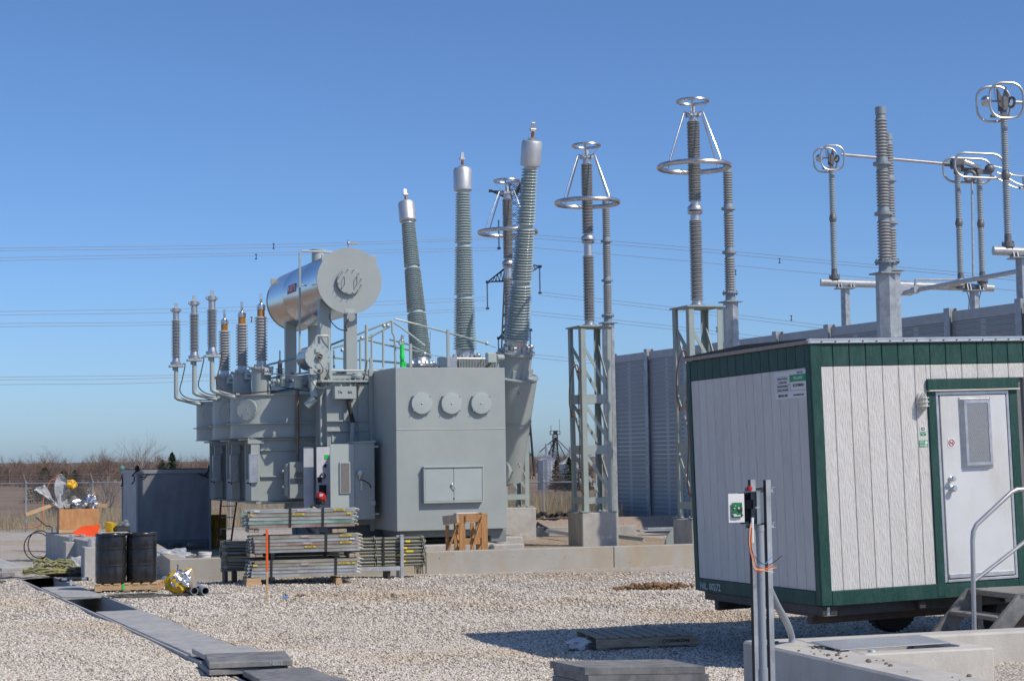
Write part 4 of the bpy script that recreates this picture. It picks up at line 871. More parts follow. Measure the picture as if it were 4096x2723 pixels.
m = MB(); q = tp(1195, 1528, 2.9); m.lathe([(.12, 0), (.12, .22), (.16, .23), (.17, .27), (.12, .30), (.06, .31)], q-Vector((0, 0, .15)), n=18); m.build('gas_relay', PAINT2, TR); m = MB()
q = tp(1429, 1504, 2.2); m.lathe([(.15, 0), (.16, .06), (.12, .08), (.12, .12), (.05, .15)], q-Vector((0, 0, .05)), n=18)
m.build('pressure_relief', PAINT2, TR)
m = MB()
for c in ([(1190, 1520, 2.9), (1240, 1560, 2.8), (1275, 1585, 2.6)], [(1120, 1545, 3.6), (1200, 1560, 3.2), (1245, 1562, 2.9)], [(1255, 1525, 2.8), (1290, 1540, 2.7), (1310, 1500, 2.6), (1318, 1475, 2.6)], [(1430, 1510, 2.1), (1420, 1540, 2.0), (1395, 1545, 2.05)], [(1468, 1440, 2.4), (1460, 1500, 2.2), (1437, 1545, 2.0), (1427, 1580, 2.0)]): m = MB(); m.tube(curve([tp(*p) for p in c]), .018, 6); m.build('control_cable', CBL, TR)
# small neutral bushing
q = tp(1120, 1500, 4.2); m = MB(); m.lathe(sheds(0, .30, .06, .115, 5), q-Vector((0, 0, .12)), n=18); nb = m.build('neutral_bushing', PORCL, TR)
MB().lathe([(.06, 0), (.058, .11)], q+Vector((0, 0, .18)), n=14).build('oil_glass', AMBER, nb); m = MB(); m.lathe([(.065, .0), (.05, .08), (.02, .1), (.02, .34)], q+Vector((0, 0, .29)), n=12); m.build('terminal_cap', ALUC, nb)
# radiator bank behind the cabinet
r0 = tp(1838, 1440, 4.6); r1 = tp(1992, 1440, 4.6); m = MB()
for i in range(26):
    x = r0.x+(r1.x-r0.x)*i/25; m.box((x-.012, 4.6, 2.2), (x+.012, 5.5, r0.z), .003)
m.build('radiator_fins', PAINT, TR)
m = MB(); zt_ = tp(1900, 1434, 4.6).z; m.cyl((r0.x-.25, 4.75, zt_), (r1.x+.1, 4.75, zt_), .05, 12); m.box((r0.x-.3, 4.6, zt_-.35), (r0.x-.05, 5.4, zt_+.03), .02); m.build('radiator_header', ALUC, TR); m = MB(); q = tp(1620, 1460, 8.6); m.cyl((q.x, 8.6, q.z), (q.x+1.6, 8.6, q.z), .05, 10); m.build('radiator_header', ALUC, TR)
# conduits, 7A/8A box, mechanism box
rail('rusty_conduit', [[(1189, 1560, WB[0]-WR-.12), (1191, 1842, WB[0]-WR-.12)]], .045, mat('rusty_conduit_steel', (.20, .15, .12), .55, var=.2, vs=5))
rail('pale_pipe', [[(1271, 1590, WB[0]-WR-.10), (1268, 1782, WB[0]-WR-.10)]], .035)
rail('black_hose', [[(1393, 1600, 1.95), (1400, 1640, 1.9), (1412, 1690, 1.9)]], .055, RUBBER); rail('cable_conduit', [[(1412, 1690, 1.9), (1409, 1770, 1.9)]], .06, PVC)
q0 = tp(1339, 1545, 1.85); q1 = tp(1426, 1595, 1.85); m = MB(); m.box((q0.x, 1.85, q1.z), (q1.x, 2.12, q0.z), .008)
for px in (1364, 1402): p = tp(px, 1545, 1.95); m.cyl(p, p+Vector((0, 0, .05)), .02, 8)
jb = m.build('marshalling_box', PAINT2, TR)
for s_, px in (('7A', 1360), ('8A', 1400)): p = tp(px, 1569, 1.845); text('lettering', s_, .095, (p.x, 1.846, p.z), FRONT, SIGNK, jb)
b6 = WB[0]-WR-.02
q0 = tp(1158, 1848, b6-.4); q1 = tp(1216, 1992, b6-.4); m = MB(); m.box((q0.x, b6-.4, q1.z), (q1.x, b6-.04, q0.z), .012); m.box((q0.x-.06, b6-.3, q1.z+.06), (q0.x, b6-.05, q0.z-.04), .01)
for z in (q0.z-.22, q1.z+.28): m.cyl((q0.x-.14, b6-.2, z), (q0.x, b6-.2, z), .04, 8)
mb_ = m.build('mechanism_box', PAINT, TR)
p = tp(1180, 1888, b6-.405); p1 = tp(1210, 1932, b6-.405); MB().box((p.x, b6-.412, p1.z), (p1.x, b6-.395, p.z), .004).build('window', mat('dial_window', (.22, .23, .2), .15), mb_); MB().box((p.x-.012, b6-.416, (p.z+p1.z)/2-.012), (p1.x+.012, b6-.39, (p.z+p1.z)/2+.012), .002).build('window_bar', PAINT, mb_)
# --- control cabinet with open doors
bc = 1.2; c0 = tp(1415, 1776, bc); c1 = tp(1500, 2075, bc); ct = tp(1455, 1766, bc).z
m = MB(); m.box((c0.x, bc, c1.z), (c1.x, bc+.02, ct-.03), .004); m.box((c1.x-.02, bc+.02, c1.z), (c1.x, bc+1.2, ct-.03), .004); m.box((c0.x, bc+.02, c1.z), (c1.x-.02, bc+1.2, c1.z+.02)); m.box((c0.x, bc+1.18, c1.z+.02), (c1.x-.02, bc+1.2, ct-.03))
m.prism([(c0.x-.05, bc-.04, ct-.03), (c1.x+.02, bc-.04, ct-.03), (c1.x+.02, bc-.04, ct+.03), (c0.x-.05, bc-.04, ct)], (0, 1.28, 0)); cab = m.build('control_cabinet', PAINT, TR)
d0 = tp(1318, 1776, bc); m = MB(); m.box((d0.x, bc-.05, c1.z+.01), (c0.x-.01, bc-.01, d0.z), .006); door = m.build('open_door', PAINT2, cab)
v0 = tp(1362, 1852, bc-.06); v1 = tp(1397, 1967, bc-.06); m = MB(); m.box((v0.x-.03, bc-.09, v1.z-.03), (v1.x+.03, bc-.051, v0.z+.03), .006); m.build('vent_frame', PAINT2, door)
MB().box((v0.x, bc-.098, v1.z), (v1.x, bc-.088, v0.z), .002).build('vent_filter', mat('vent_filter_mesh', (.15, .145, .14), .9, col2=(.24, .235, .23), vs=9, stretch=(1, 1, 14), bump=.4, bs=60), door)
wp = tp(1266, 1795, bc+.6); m = MB(); m.box((wp.x, bc+.60, c1.z+.1), (c0.x-.02, bc+.63, d0.z-.06), .004); ip = m.build('inner_panel', mat('white_inner_panel', (.60, .61, .66), .35), cab)
m = MB()
for px, py, w, h in ((1278, 1918, .09, .13), (1290, 1960, .17, .26), (1300, 1862, .06, .07)): q = tp(px, py, bc+.59); m.box((q.x-w/2, bc+.55, q.z-h/2), (q.x+w/2, bc+.60, q.z+h/2), .005)
q = tp(1291, 1902, bc+.57); m.ring(q, (0, 1, 0), .06, .012, 18, 6); m.build('panel_devices', RUBBER, ip)
q = tp(1307, 1826, bc+.58); MB().box((q.x-.05, bc+.585, q.z-.05), (q.x+.05, bc+.598, q.z+.05)).build('sticker', LIME, ip)
f0 = tp(1214, 1785, bc+1.0); m = MB(); m.box((f0.x, bc+1.0, c1.z+.05), (wp.x+.02, bc+1.02, f0.z), .003); m.build('clear_door', mat('clear_plastic_door', (.50, .53, .58), .12, var=.1, coat=.6), cab)
m = MB(); m.box((f0.x-.01, bc+.96, f0.z), (c0.x, bc+1.06, f0.z+.025), .004); m.box((d0.x+.02, bc-.01, c1.z), (d0.x+.05, bc+.02, d0.z-.03)); m.build('door_gasket', RUBBER, cab)
q = tp(1441, 1892, bc-.1); m = MB(); m.lathe([(.05, 0), (.075, .02), (.075, .12), (.06, .13)], q+Vector((0, .10, 0)), (0, -1, 0), 16); m.box(q+Vector((-.02, .05, -.16)), q+Vector((.02, .1, -.06)), .004); m.box(q+Vector((.02, .06, -.42)), q+Vector((.07, .1, -.16)), .004); m.build('flood_lamp', ALUC, cab)
MB().tube(curve([q+Vector((0, 0, -.15)), q+Vector((.1, -.01, -.18)), q+Vector((.22, .0, -.26)), q+Vector((.27, .02, -.35))]), .014, 6).build('lamp_cable', RUBBER, cab)
m = MB(); q = tp(1494, 2010, bc-.02); m.box(q-Vector((.05, .01, .06)), q+Vector((.05, .03, .06)), .006)
m.build('latch_plate', ALUC, cab)
for z in (ct-.12, c1.z+.12): MB().box((c1.x, bc-.02, z-.02), (c1.x+.10, bc+.06, z+.02), .003).build('mounting_bracket', ALUC, cab)
# --- high-voltage turrets and bushings
HB = T.loc(P(2065, 1405, 46.0)); HS = 4.2
hv_m = MB(); LT = 3.45
hv_m.lathe([(.40, 0), (.60, 2.76), (.635, 2.765), (.635, 2.80), (.42, 2.805), (.42, LT-.06), (.49, LT-.06), (.49, LT)], (0, 0, -LT), n=44)
for i in range(12): A = i*math.pi/6; hv_m.cyl((.45*math.cos(A), .45*math.sin(A), -.09), (.45*math.cos(A), .45*math.sin(A), .04), .018, 6)
for A in (200, 250, 300, 345): q = Vector((.43*math.cos(R_(A)), .43*math.sin(R_(A)), -.62)); hv_m.box(q-Vector((.05, .01, .02)), q+Vector((.05, .03, .18)), .006)
for A, z in ((265, -.95), (280, -2.9)): q = Vector((.58*math.cos(R_(A)), .58*math.sin(R_(A)), z)); hv_m.ring(q, (1, 0, 0), .05, .016, 14, 6)
hv_m.tube([(.05, -.43, -.20), (.06, -.45, -.35), (.03, -.43, -.64)], .006, 5); hv_m.ring((0, 0, -1.83), (0, 0, 1), .535, .008, 40, 5)
BL = 4.45
for k, tilt in enumerate((15.0, 0.0, -15.0)):
    M = Matrix.Translation((HB.x, HB.y+HS*k, HB.z)) @ Matrix.Rotation(R_(tilt), 4, 'X')
    def hv(mb, name, mt, par, ang=30):
        o = mb.build(name, mt, par, ang=ang); return o
    m = MB(); m.add(hv_m.v, hv_m.f, M); tu = m.build('high_voltage_turret', PAINT, TR)
    m = MB(); b2 = M @ Vector((0, 0, -LT)); m.cyl(b2+Vector((0, 0, .25)), Vector((TA1-.3, HB.y+HS*k+.2, b2.z+.3)), .42, 28); m.cyl(b2+Vector((.45, .5, .1)), b2+Vector((.45, .5, 1.15)), .05, 8); m.build('elbow', PAINT, tu)
    m = MB(); q = b2+Vector((.42, .55, .62)); m.box(q-Vector((.06, .4, .52)), q+Vector((.06, .4, .52)), .02)
    for i in range(8): m.cyl(q+Vector((.06, -.34, -.45+i*.128)), q+Vector((.09, -.34, -.45+i*.128)), .02, 6)
    m.build('inspection_cover', PAINT, tu)
    m = MB(); m.lathe([(.40, .0), (.40, .05), (.28, .07), (.26, .25), (.27, .3)], (0, 0, 0), n=32)
    for i in range(8): A = i*math.pi/4+.3; m.box((.31*math.cos(A)-.04, .31*math.sin(A)-.04, .03), (.31*math.cos(A)+.04, .31*math.sin(A)+.04, .16), .015)
    m.sphere((.36, -.1, .14), .075, 12, 8); m.cyl((-.36, -.1, .12), (-.36, -.25, .12), .05, 10)
    M2 = M; mm = MB(); mm.add(m.v, m.f, M2); bu = mm.build('high_voltage_bushing', ALUC, TR)
    m = MB(); j1, j2 = .3+BL*.34, .3+BL*.67; rc = lambda t: .255-(t-.3)/BL*.105; rs = lambda t: .335-(t-.3)/BL*.118
    pr = sheds(.3, j1-.05, rc(.3), rs(.3), 20, rc(j1), rs(j1), .93) + sheds(j1+.03, j2-.05, rc(j1), rs(j1), 20, rc(j2), rs(j2), .93) + sheds(j2+.03, .3+BL, rc(j2), rs(j2), 19, rc(.3+BL), rs(.3+BL), .93)
    m.lathe(pr, (0, 0, 0), n=40); mm = MB(); mm.add(m.v, m.f, M); mm.build('porcelain', PORC, bu)
    z0 = .3+BL; m = MB(); m.lathe([(.16, z0-.02), (.16, z0+.05), (.235, z0+.06), (.262, z0+.09), (.262, z0+.66), (.235, z0+.71), (.13, z0+.72)], (0, 0, 0), n=40); mm = MB(); mm.add(m.v, m.f, M); mm.build('cap_shield', CAPM, bu)
    m = MB(); m.lathe([(.12, z0+.72), (.12, z0+.76), (.05, z0+.77), (.05, z0+.80)], (0, 0, 0), n=18)
    for i in range(8): A = i*math.pi/4; m.cyl((.10*math.cos(A), .10*math.sin(A), z0+.74), (.10*math.cos(A), .10*math.sin(A), z0+.79), .012, 6)
    m.box((-.09, -.05, z0+.95), (.09, .05, z0+1.02), .02); m.box((-.055, -.012, z0+1.0), (.055, .012, z0+1.17), .01); mm = MB(); mm.add(m.v, m.f, M); mm.build('terminal_pad', ALUC, bu)
    m = MB(); m.cyl((0, 0, z0+.79), (0, 0, z0+.96), .033, 10); m.cyl((0, 0, z0+.82), (0, 0, z0+.90), .042, 10); mm = MB(); mm.add(m.v, m.f, M); mm.build('copper_stud', COPPER, bu)
m = MB(); q = tp(1968, 1432, HB.y-.55); m.box(q-Vector((.16, .1, .14)), q+Vector((.10, .1, .14)), .03); m.cyl(q+Vector((.1, 0, .02)), q+Vector((.35, .2, .03)), .08, 12); m.build('current_transformer_box', PAINT2, TR)
q2 = tp(1772, 1448, 4.4); MB().box(q2-Vector((.14, .1, .13)), q2+Vector((.12, .1, .13)), .02).build('terminal_box', PAINT2, TR); m = MB(); m.tube(curve([q+Vector((-.05, -.05, -.12)), q+Vector((-.3, -.08, -.35)), q+Vector((-.45, -.1, -.5))]), .035, 8); m.build('terminal_hose', RUBBER, TR); MB().tube(curve([q2+Vector((-.1, -.05, -.1)), q2+Vector((-.2, -.08, -.25))]), .03, 8).build('terminal_hose', RUBBER, TR)
rail('tie_wire', [[(1722, 1322, 5.8), (1718, 1400, 4), (1718, 1468, 2.2)], [(1942, 1372, 5.4), (1965, 1385, 4.5), (1985, 1390, 3.2)], [(1705, 1417, 2.7), (1790, 1430, 3.2)]], .008, ALUC)
m = MB(); q = tp(1609, 1468, 2.5); q1 = tp(1608, 1375, 2.5); m.lathe([(.055, 0), (.055, .2), (.062, .22), (.062, .30), (.055, .32), (.055, q1.z-q.z)], q, n=16); m.box(q+Vector((.05, -.03, .0)), q+Vector((.10, .0, .14)), .01); dv = thing('davit_mast', 'bright green davit mast standing on top of the grey transformer', 'mast', T)
m.build('mast', LIME, dv); m = MB(); m.cyl(q1, q1+Vector((0, 0, .10)), .05, 12); m.cyl(q1+Vector((0, 0, .1)), q1+Vector((.02, 0, .22)), .04, 10); m.box(q1-Vector((.08, .05, .03)), q1+Vector((-.03, .05, .08)), .01); m.ring(q1+Vector((0, 0, .08)), (.2, 0, 1), .06, .012, 14, 6); m.build('swivel_head', ALUC, dv)
text('lettering', 'E3', .06, (q.x, q.y-.057, q.z+.16), FRONT, SIGNK, dv)
# pads under the transformer
m = MB(); m.box((TA-.1, 1.6, -.2), (CA+1.0, 7.1, .34), .03); m.box((.6, 7.1, -.3), (CA+1.0, 13.5, 1.26), .03); m.box((.4, .0, -.2), (CA-.3, 1.6, .28), .03); m.box((CA-.45, -.25, -.2), (CA+.35, 1.0, .26), .03); o = m.build('foundation_pad', CONC2); o.matrix_world = T.M; tag(o, 'low concrete foundation pad in the dark under the grey transformer', 'foundation')
# ================================================================ surge arresters on lattice stands
def arrester_stand(px_axis, d, py_pl_bot, py_pl_top, pltw, py_plate, py_big, big_w, labels, zg=0.0, chalk=None):
    px_b, px_t = px_axis                     # axis at plate and at the top ring
    ang = 20.0
    base = P(px_b, py_plate, d); fr = Fr(Vector((base.x, base.y, zg)), ang); k = FPX/d
    # plinth
    zt = P(px_b, py_pl_top, d).z; w = pltw/2
    o = MB().box((-w, -w, zg-.3-zg), (w, w, zt-zg), .02).build('concrete_plinth', CONC2); o.matrix_world = fr.M; tag(o, labels[1], 'plinth', 'concrete plinths under the arrester stands')
    if chalk: text('chalk_mark', chalk, .12, (w*.3, -w-.002, .14), FRONT, bpy.data.materials.get('chalk') or mat('chalk', (.62, .61, .58), .9), o, ext=.0008)
    t = thing('arrester_stand', labels[0], 'surge arrester', fr, 'surge arresters on lattice stands')
    z0 = zt-zg; z1 = P(px_b, py_plate, d).z-zg; s0 = .43; s1 = .46; h = z1-z0
    ox = {-1: 1, 1: -1}
    for sx in (-1, 1):
        for sy in (-1, 1):
            m = MB(); m.angle((sx*s0, sy*s0, z0+.03), (sx*s1, sy*s1, z1), .15, .016, (-sx, 0, 0), (0, -sy, 0)); m.box((sx*s0-.11, sy*s0-.11, z0+.015), (sx*s0+.11, sy*s0+.11, z0+.04), .003)
            for bx in (-.07, .07): m.cyl((sx*s0+bx, sy*s0-.07*sy, z0-.01), (sx*s0+bx, sy*s0-.07*sy, z0+.08), .015, 6)
            m.build('leg', TOWER, t)
    m = MB(); m.box((-s1-.05, -s1-.05, z1), (s1+.05, s1+.05, z1+.035), .004); m.build('top_plate', TOWER, t)
    lv = [z0+.32, z0+.32+(h-.9)*.333, z0+.32+(h-.9)*.667]
    for i, z in enumerate(lv):
        for a, b_ in (((-1, -1), (1, -1)), ((1, -1), (1, 1)), ((-1, 1), (1, 1)), ((-1, -1), (-1, 1))):
            m = MB(); m.bar((a[0]*s0*.99, a[1]*s0*.99, z), (b_[0]*s0*.99, b_[1]*s0*.99, z), .014, .24 if i else .16); m.build('belt_plate', TOWER, t)
        zt_ = lv[i+1] if i < 2 else z1-.38
        for a, b_ in (((-1, -1), (1, -1)), ((1, 1), (1, -1)), ((-1, 1), (1, 1)), ((-1, 1), (-1, -1))):
            m = MB(); m.bar((a[0]*s0*.96, a[1]*s0*.96, zt_-.05), (b_[0]*s0*.96, b_[1]*s0*.96, z+.14), .02, .085); m.build('brace', TOWER, t)
    # arrester column; heights from the photograph at this distance
    H = lambda py: P(px_b, py, d).z-zg
    zs = {q: H(py) for q, py in py_big.items()}
    m = MB(); m.lathe([(.20, z1+.035), (.20, z1+.09), (.13, z1+.12), (.13, zs['s0'])], (0, 0, 0), n=24); m.build('base_fitting', ALUC, t); m = MB(); m.lathe([(.12, zs['s1']), (.12, zs['f']-.1), (.17, zs['f']-.08), (.19, zs['f']-.04), (.12, zs['f']-.02), (.19, zs['f']+.0), (.19, zs['f']+.06), (.17, zs['f']+.1), (.12, zs['f']+.14), (.12, zs['s2'])], (0, 0, 0), n=24); m.build('middle_joint', ALUC, t); m = MB()
    m.lathe([(.11, zs['s3']), (.11, zs['c']-.1), (.15, zs['c']-.06), (.15, zs['c']), (.1, zs['c']+.03)], (0, 0, 0), n=24)
    for A in (45, 135, 225, 315): m.box((.16*math.cos(R_(A))-.04, .16*math.sin(R_(A))-.04, zs['c']-.08), (.16*math.cos(R_(A))+.04, .16*math.sin(R_(A))+.04, zs['c']+.02), .01)
    m.box((-.06, -.008, zs['c']+.02), (.06, .008, zs['c']+.18), .004); m.build('top_fitting', ALUC, t)
    MB().lathe(sheds(zs['s0'], zs['s1'], .115, .165, 42, alt=.78), (0, 0, 0), n=24).build('lower_sheds', PORCD, t); MB().lathe(sheds(zs['s2'], zs['s3'], .115, .165, 46, alt=.78), (0, 0, 0), n=24).build('upper_sheds', PORCD, t)
    Rb = big_w/2/k; Rt = Rb*.44; zb = zs['ring']; zt2 = zs['tring']
    m = MB(); m.ring((0, 0, zb), (0, 0, 1), Rb, .062, 56, 10); m.build('grading_ring', ALU, t)
    m = MB(); m.ring((0, 0, zt2), (0, 0, 1), Rt, .036, 40, 8); m.build('top_ring', ALU, t)
    for A in (22, 112, 202, 292):
        c, s_ = math.cos(R_(A)), math.sin(R_(A)); m = MB(); m.tube([(.14*c, .14*s_, zs['c']-.02), (.30*c, .30*s_, zs['c']+.01), (.34*c, .34*s_, zs['c']-.04), (Rb*.97*c, Rb*.97*s_, zb+.15), (Rb*c, Rb*s_, zb+.04)], .018, 8); m.build('ring_strut', ALU, t)
        m = MB(); m.bar((.13*math.cos(R_(A+40)), .13*math.sin(R_(A+40)), zs['c']), (Rt*math.cos(R_(A+40)), Rt*math.sin(R_(A+40)), zt2-.02), .045, .01); m.build('top_strut', ALU, t)
    x = -s0-.04; zz = z0; m = MB(); cpts = [(x+.05, -s0, zz+.5), (x-.04, -s0, zz+.62), (x-.1, -s0, zz+.9), (x-.05, -s0, zz+h*.35), (x-.07, -s0-.02, zz+h*.55), (x-.05, -s0, zz+h*.76), (x-.15, -s0, zz+h*.79), (x-.30, -s0, zz+h*.71), (x-.33, -s0, zz+h*.58), (x-.24, -s0, zz+h*.52)]
    m.tube(curve(cpts), .016, 6)
    for z in (.62, .76*h, .55*h): m.box((x-.09, -s0-.03, zz+z-.03), (x+.03, -s0+.03, zz+z+.03), .006)
    m.box((x-.28, -s0-.03, zz+h*.51), (x-.18, -s0+.03, zz+h*.53), .006); m.build('ground_cable', COPD, t)
    return t
K2 = dict(s0=1282, s1=1022, f=960, s2=935, s3=655, c=624, ring=811, tring=583)
arrester_stand((2358, 2345), 48.5, 2165, 2047, 1.05, 1312, K2, 251, ('ringed surge arrester on a lattice stand between the transformer and the slotted barrier', 'concrete plinth under the arrester stand between the transformer and the barrier'), chalk='42 1/4')
K3 = dict(s0=1201, s1=880, f=842, s2=805, s3=485, c=455, ring=667, tring=406)
arrester_stand((2789, 2772), 43.0, 2200, 2073, 1.05, 1234, K3, 285, ('surge arrester with twin aluminium rings rising behind the white site trailer', 'concrete plinth beside the white site trailer, half hidden'))
K1 = dict(s0=1390, s1=1110, f=1058, s2=1035, s3=795, c=768, ring=929, tring=724)
arrester_stand((2038, 2015), 54.5, 2127, 2028, 1.15, 1414, K1, 231, ('surge arrester with twin aluminium rings half hidden behind the leaning bushing', 'concrete plinth just behind the grey transformer turret'), zg=-.15, chalk='42 1/2')
# ================================================================ post insulators on galvanised columns
def hexcol(m, x, y, z0, z1, r0, r1, n=6, rot=0.0):
    vs = []
    for z, r in ((z0, r0), (z1, r1)):
        for k in range(n): A = 2*math.pi*k/n+rot; vs.append((x+r*math.cos(A), y+r*math.sin(A), z))
    m.add(vs, [(k, (k+1) % n, n+(k+1) % n, n+k) for k in range(n)] + [tuple(range(n-1, -1, -1)), tuple(range(n, 2*n))])
def post_insulator(px, d, py_col, py_ins0, joints, py_top, label, mat_=PORCD, zg=0.0, colw=.2, rs=.145, rc=.105):
    p = P(px, py_col, d); fr = Fr(Vector((p.x, p.y, zg)), 20); t = thing('insulator_column', label, 'insulator', fr, 'post insulators on steel columns'); H = lambda py: P(px, py, d).z-zg
    zc = H(py_col); m = MB(); hexcol(m, 0, 0, -.4, zc, colw*1.12, colw, 6, .35); m.build('column', GALV, t, ang=20)
    m = MB(); m.box((-colw*1.2, -colw*1.2, zc), (colw*1.2, colw*1.2, zc+.03), .004); z0 = H(py_ins0); m.lathe([(.13, zc+.03), (.13, zc+.22), (.21, zc+.23), (.21, zc+.27), (.12, zc+.28), (.12, z0)], (0, 0, 0), n=20)
    for A in range(0, 360, 45): m.cyl((.18*math.cos(R_(A)), .18*math.sin(R_(A)), zc+.19), (.18*math.cos(R_(A)), .18*math.sin(R_(A)), zc+.31), .016, 6)
    FT = bpy.data.materials.get('insulator_fitting') or mat('insulator_fitting', (.29, .335, .36), .5, metal=.2); m.build('base_fitting', FT, t)
    zs = [z0]+[H(j) for j in joints]+[H(py_top)]
    for i in range(1, len(zs)-1): MB().lathe([(rc+.01, zs[i]-.14), (rc+.01, zs[i]-.04), (rs+.04, zs[i]-.03), (rs+.04, zs[i]+.03), (rc+.02, zs[i]+.04), (rc+.01, zs[i]+.14)], (0, 0, 0), n=20).build('joint', FT, t)
    m = MB(); m.lathe([(rc, zs[-1]-.02), (rc-.01, zs[-1]+.06), (rc+.005, zs[-1]+.07), (rc+.005, zs[-1]+.22), (rc-.02, zs[-1]+.23)], (0, 0, 0), n=18); m.build('end_cap', FT, t)
    for i in range(len(zs)-1):
        a = zs[i]+(.14 if i else 0); b_ = zs[i+1]-(.14 if i < len(zs)-2 else .02); n = max(6, int((b_-a)/.062))
        MB().lathe(sheds(a, b_, rc*(1-.06*i), rs*(1-.05*i), n), (0, 0, 0), n=22).build('sheds', mat_, t)
post_insulator(2432, 56.0, 1294, 1262, (1122, 965), 830, 'dark post insulator on a tall galvanised column behind the lattice stand', zg=-.2)
post_insulator(2922, 46.0, 1210, 1172, (1010, 835), 682, 'dark post insulator on a galvanised column beside the ringed arrester behind the trailer')
post_insulator(3541, 36.0, 1097, 1045, (855, 655), 472, 'dark post insulator on a broad galvanised column rising behind the trailer roof')
post_insulator(3567, 43.5, 1086, 1050, (892, 722), 572, 'slimmer post insulator on a galvanised column, half hidden behind a thicker insulator')
# ================================================================ disconnect switches
def rrect_ring(m, c, ux, w, h, r, tr, n=6):
    c = Vector(c); ux = Vector(ux).normalized(); uz = Vector((0, 0, 1)); pts = []
    for sx, sz, a0 in ((1, 1, 0), (-1, 1, 90), (-1, -1, 180), (1, -1, 270)):
        q = c+ux*(sx*(w/2-r))+uz*(sz*(h/2-r))
        for i in range(n+1): A = R_(a0+90*i/n); pts.append(q+ux*(r*math.cos(A))+uz*(r*math.sin(A)))
    m.tube(pts, tr, 8, closed=True)
def sw_column(t, fr, px0, px1, py_top, d, zg):
    c = (px0+px1)/2; p = fr.loc(P(c, py_top, d)); w = (px1-px0)/FPX*d/2
    m = MB(); hexcol(m, p.x, p.y, -.5, p.z, w*1.15, w, 6, .3); m.box((p.x-w*1.9, p.y-.3, p.z), (p.x+w*1.9, p.y+.3, p.z+.04), .005)
    m.build('column', GALV, t, ang=20)
    m = MB()
    for sx in (-1, 1):
        for dx in (-.06, .06): m.prism([(p.x+sx*w*1.25+dx, p.y-.22, p.z+.04), (p.x+sx*w*1.25+dx, p.y+.22, p.z+.04), (p.x+sx*w*1.25+dx, p.y+.10, p.z+.30), (p.x+sx*w*1.25+dx, p.y-.10, p.z+.30)], (.03, 0, 0))
    m.build('saddle', GALV, t); return p
def sw_insul(t, fr, px, d, py0, pyj, py1, rs, rc, top=True):
    p = fr.loc(P(px, py0, d)); z0 = p.z; H = lambda py: fr.loc(P(px, py, d)).z; zj, z1 = H(pyj), H(py1); n = lambda a, b_: max(5, int((b_-a)/.075))
    m = MB(); m.lathe([(rc*1.9, -.62), (rc*1.5, -.42), (rc*2.3, -.40), (rc*2.3, -.37), (rc*2.3, -.31), (rc*2.3, -.28), (rc*1.35, -.27), (rc*1.25, 0)], (p.x, p.y, z0), n=16)
    for A in range(0, 360, 60): m.cyl((p.x+rc*2.1*math.cos(R_(A)), p.y+rc*2.1*math.sin(R_(A)), z0-.46), (p.x+rc*2.1*math.cos(R_(A)), p.y+rc*2.1*math.sin(R_(A)), z0-.22), .02, 6)
    m.lathe([(rc*1.2, zj-.16), (rc*1.5, zj-.06), (rc*1.6, zj), (rc*1.5, zj+.06), (rc*1.2, zj+.16)], (p.x, p.y, 0), n=16); m.build('insulator_fitting', SWMET, t)
    MB().lathe(sheds(z0, zj-.15, rc, rs, n(z0, zj)), (p.x, p.y, 0), n=18).build('sheds', PORCB, t); MB().lathe(sheds(zj+.15, z1, rc*.95, rs*.95, n(zj, z1)), (p.x, p.y, 0), n=18).build('sheds', PORCB, t)
    return Vector((p.x, p.y, z1))
def jaw_head(t, c, ux, uy, s):
    """jaw contacts, ball and a pair of rounded corona rings; c is the top of the insulator"""
    ux = Vector(ux); uy = Vector(uy); Z = Vector((0, 0, 1)); m = MB()
    m.box(c+Vector((-.10, -.10, 0))*s, c+Vector((.10, .10, .28))*s, .02)
    m.prism([c+ux*(-.10)*s+Z*.28*s-uy*.16*s, c+ux*.06*s+Z*.28*s-uy*.16*s, c+ux*.08*s+Z*.7*s-uy*.16*s, c+ux*.02*s+Z*1.12*s-uy*.16*s, c-ux*.10*s+Z*.75*s-uy*.16*s], uy*.06*s)
    m.prism([c+ux*(-.10)*s+Z*.28*s+uy*.10*s, c+ux*.06*s+Z*.28*s+uy*.10*s, c+ux*.08*s+Z*.7*s+uy*.10*s, c-ux*.12*s+Z*1.08*s+uy*.10*s, c-ux*.10*s+Z*.7*s+uy*.10*s], uy*.06*s)
    m.bar(c-ux*.1*s+Z*.62*s, c-ux*.45*s+Z*.62*s, .05*s); m.box(c+ux*(-.5)*s+Z*.04*s-uy*.1*s, c+Z*.14*s+uy*.1*s, .01)
    for d_ in (-.05, .05): m.tube([c-ux*.25*s+uy*d_*s+Z*.62*s, c-ux*.28*s+uy*d_*s+Z*1.2*s], .012*s, 5)
    m.ring(c+ux*.30*s+Z*.58*s, ux+uy*.3, .17*s, .05*s, 20, 8); m.build('jaw_contacts', SWMET, t)
    m = MB(); m.sphere(c-ux*.62*s+Z*.62*s, .20*s, 20, 12); m.build('corona_ball', ALU, t)
    for off in (-.36, .36):
        m = MB(); rrect_ring(m, c-ux*.12*s+Z*.58*s+uy*off*s, ux, 1.22*s, 1.26*s, .46*s, .045*s); m.build('corona_ring', mat('brushed_ring', (.55, .54, .53), .35, metal=.8) if 'brushed_ring' not in bpy.data.materials else bpy.data.materials['brushed_ring'], t)
RINGM = lambda: bpy.data.materials['brushed_ring']
d1 = 71.0; o1 = P(3380, 1150, d1); f1 = Fr(Vector((o1.x, o1.y, -.4)), 4.0)
S1 = thing('disconnect_switch', 'closed disconnect switch on two columns with three insulators behind the slotted barrier', 'disconnect switch', f1)
la = lambda px, py: f1.loc(P(px, py, d1))
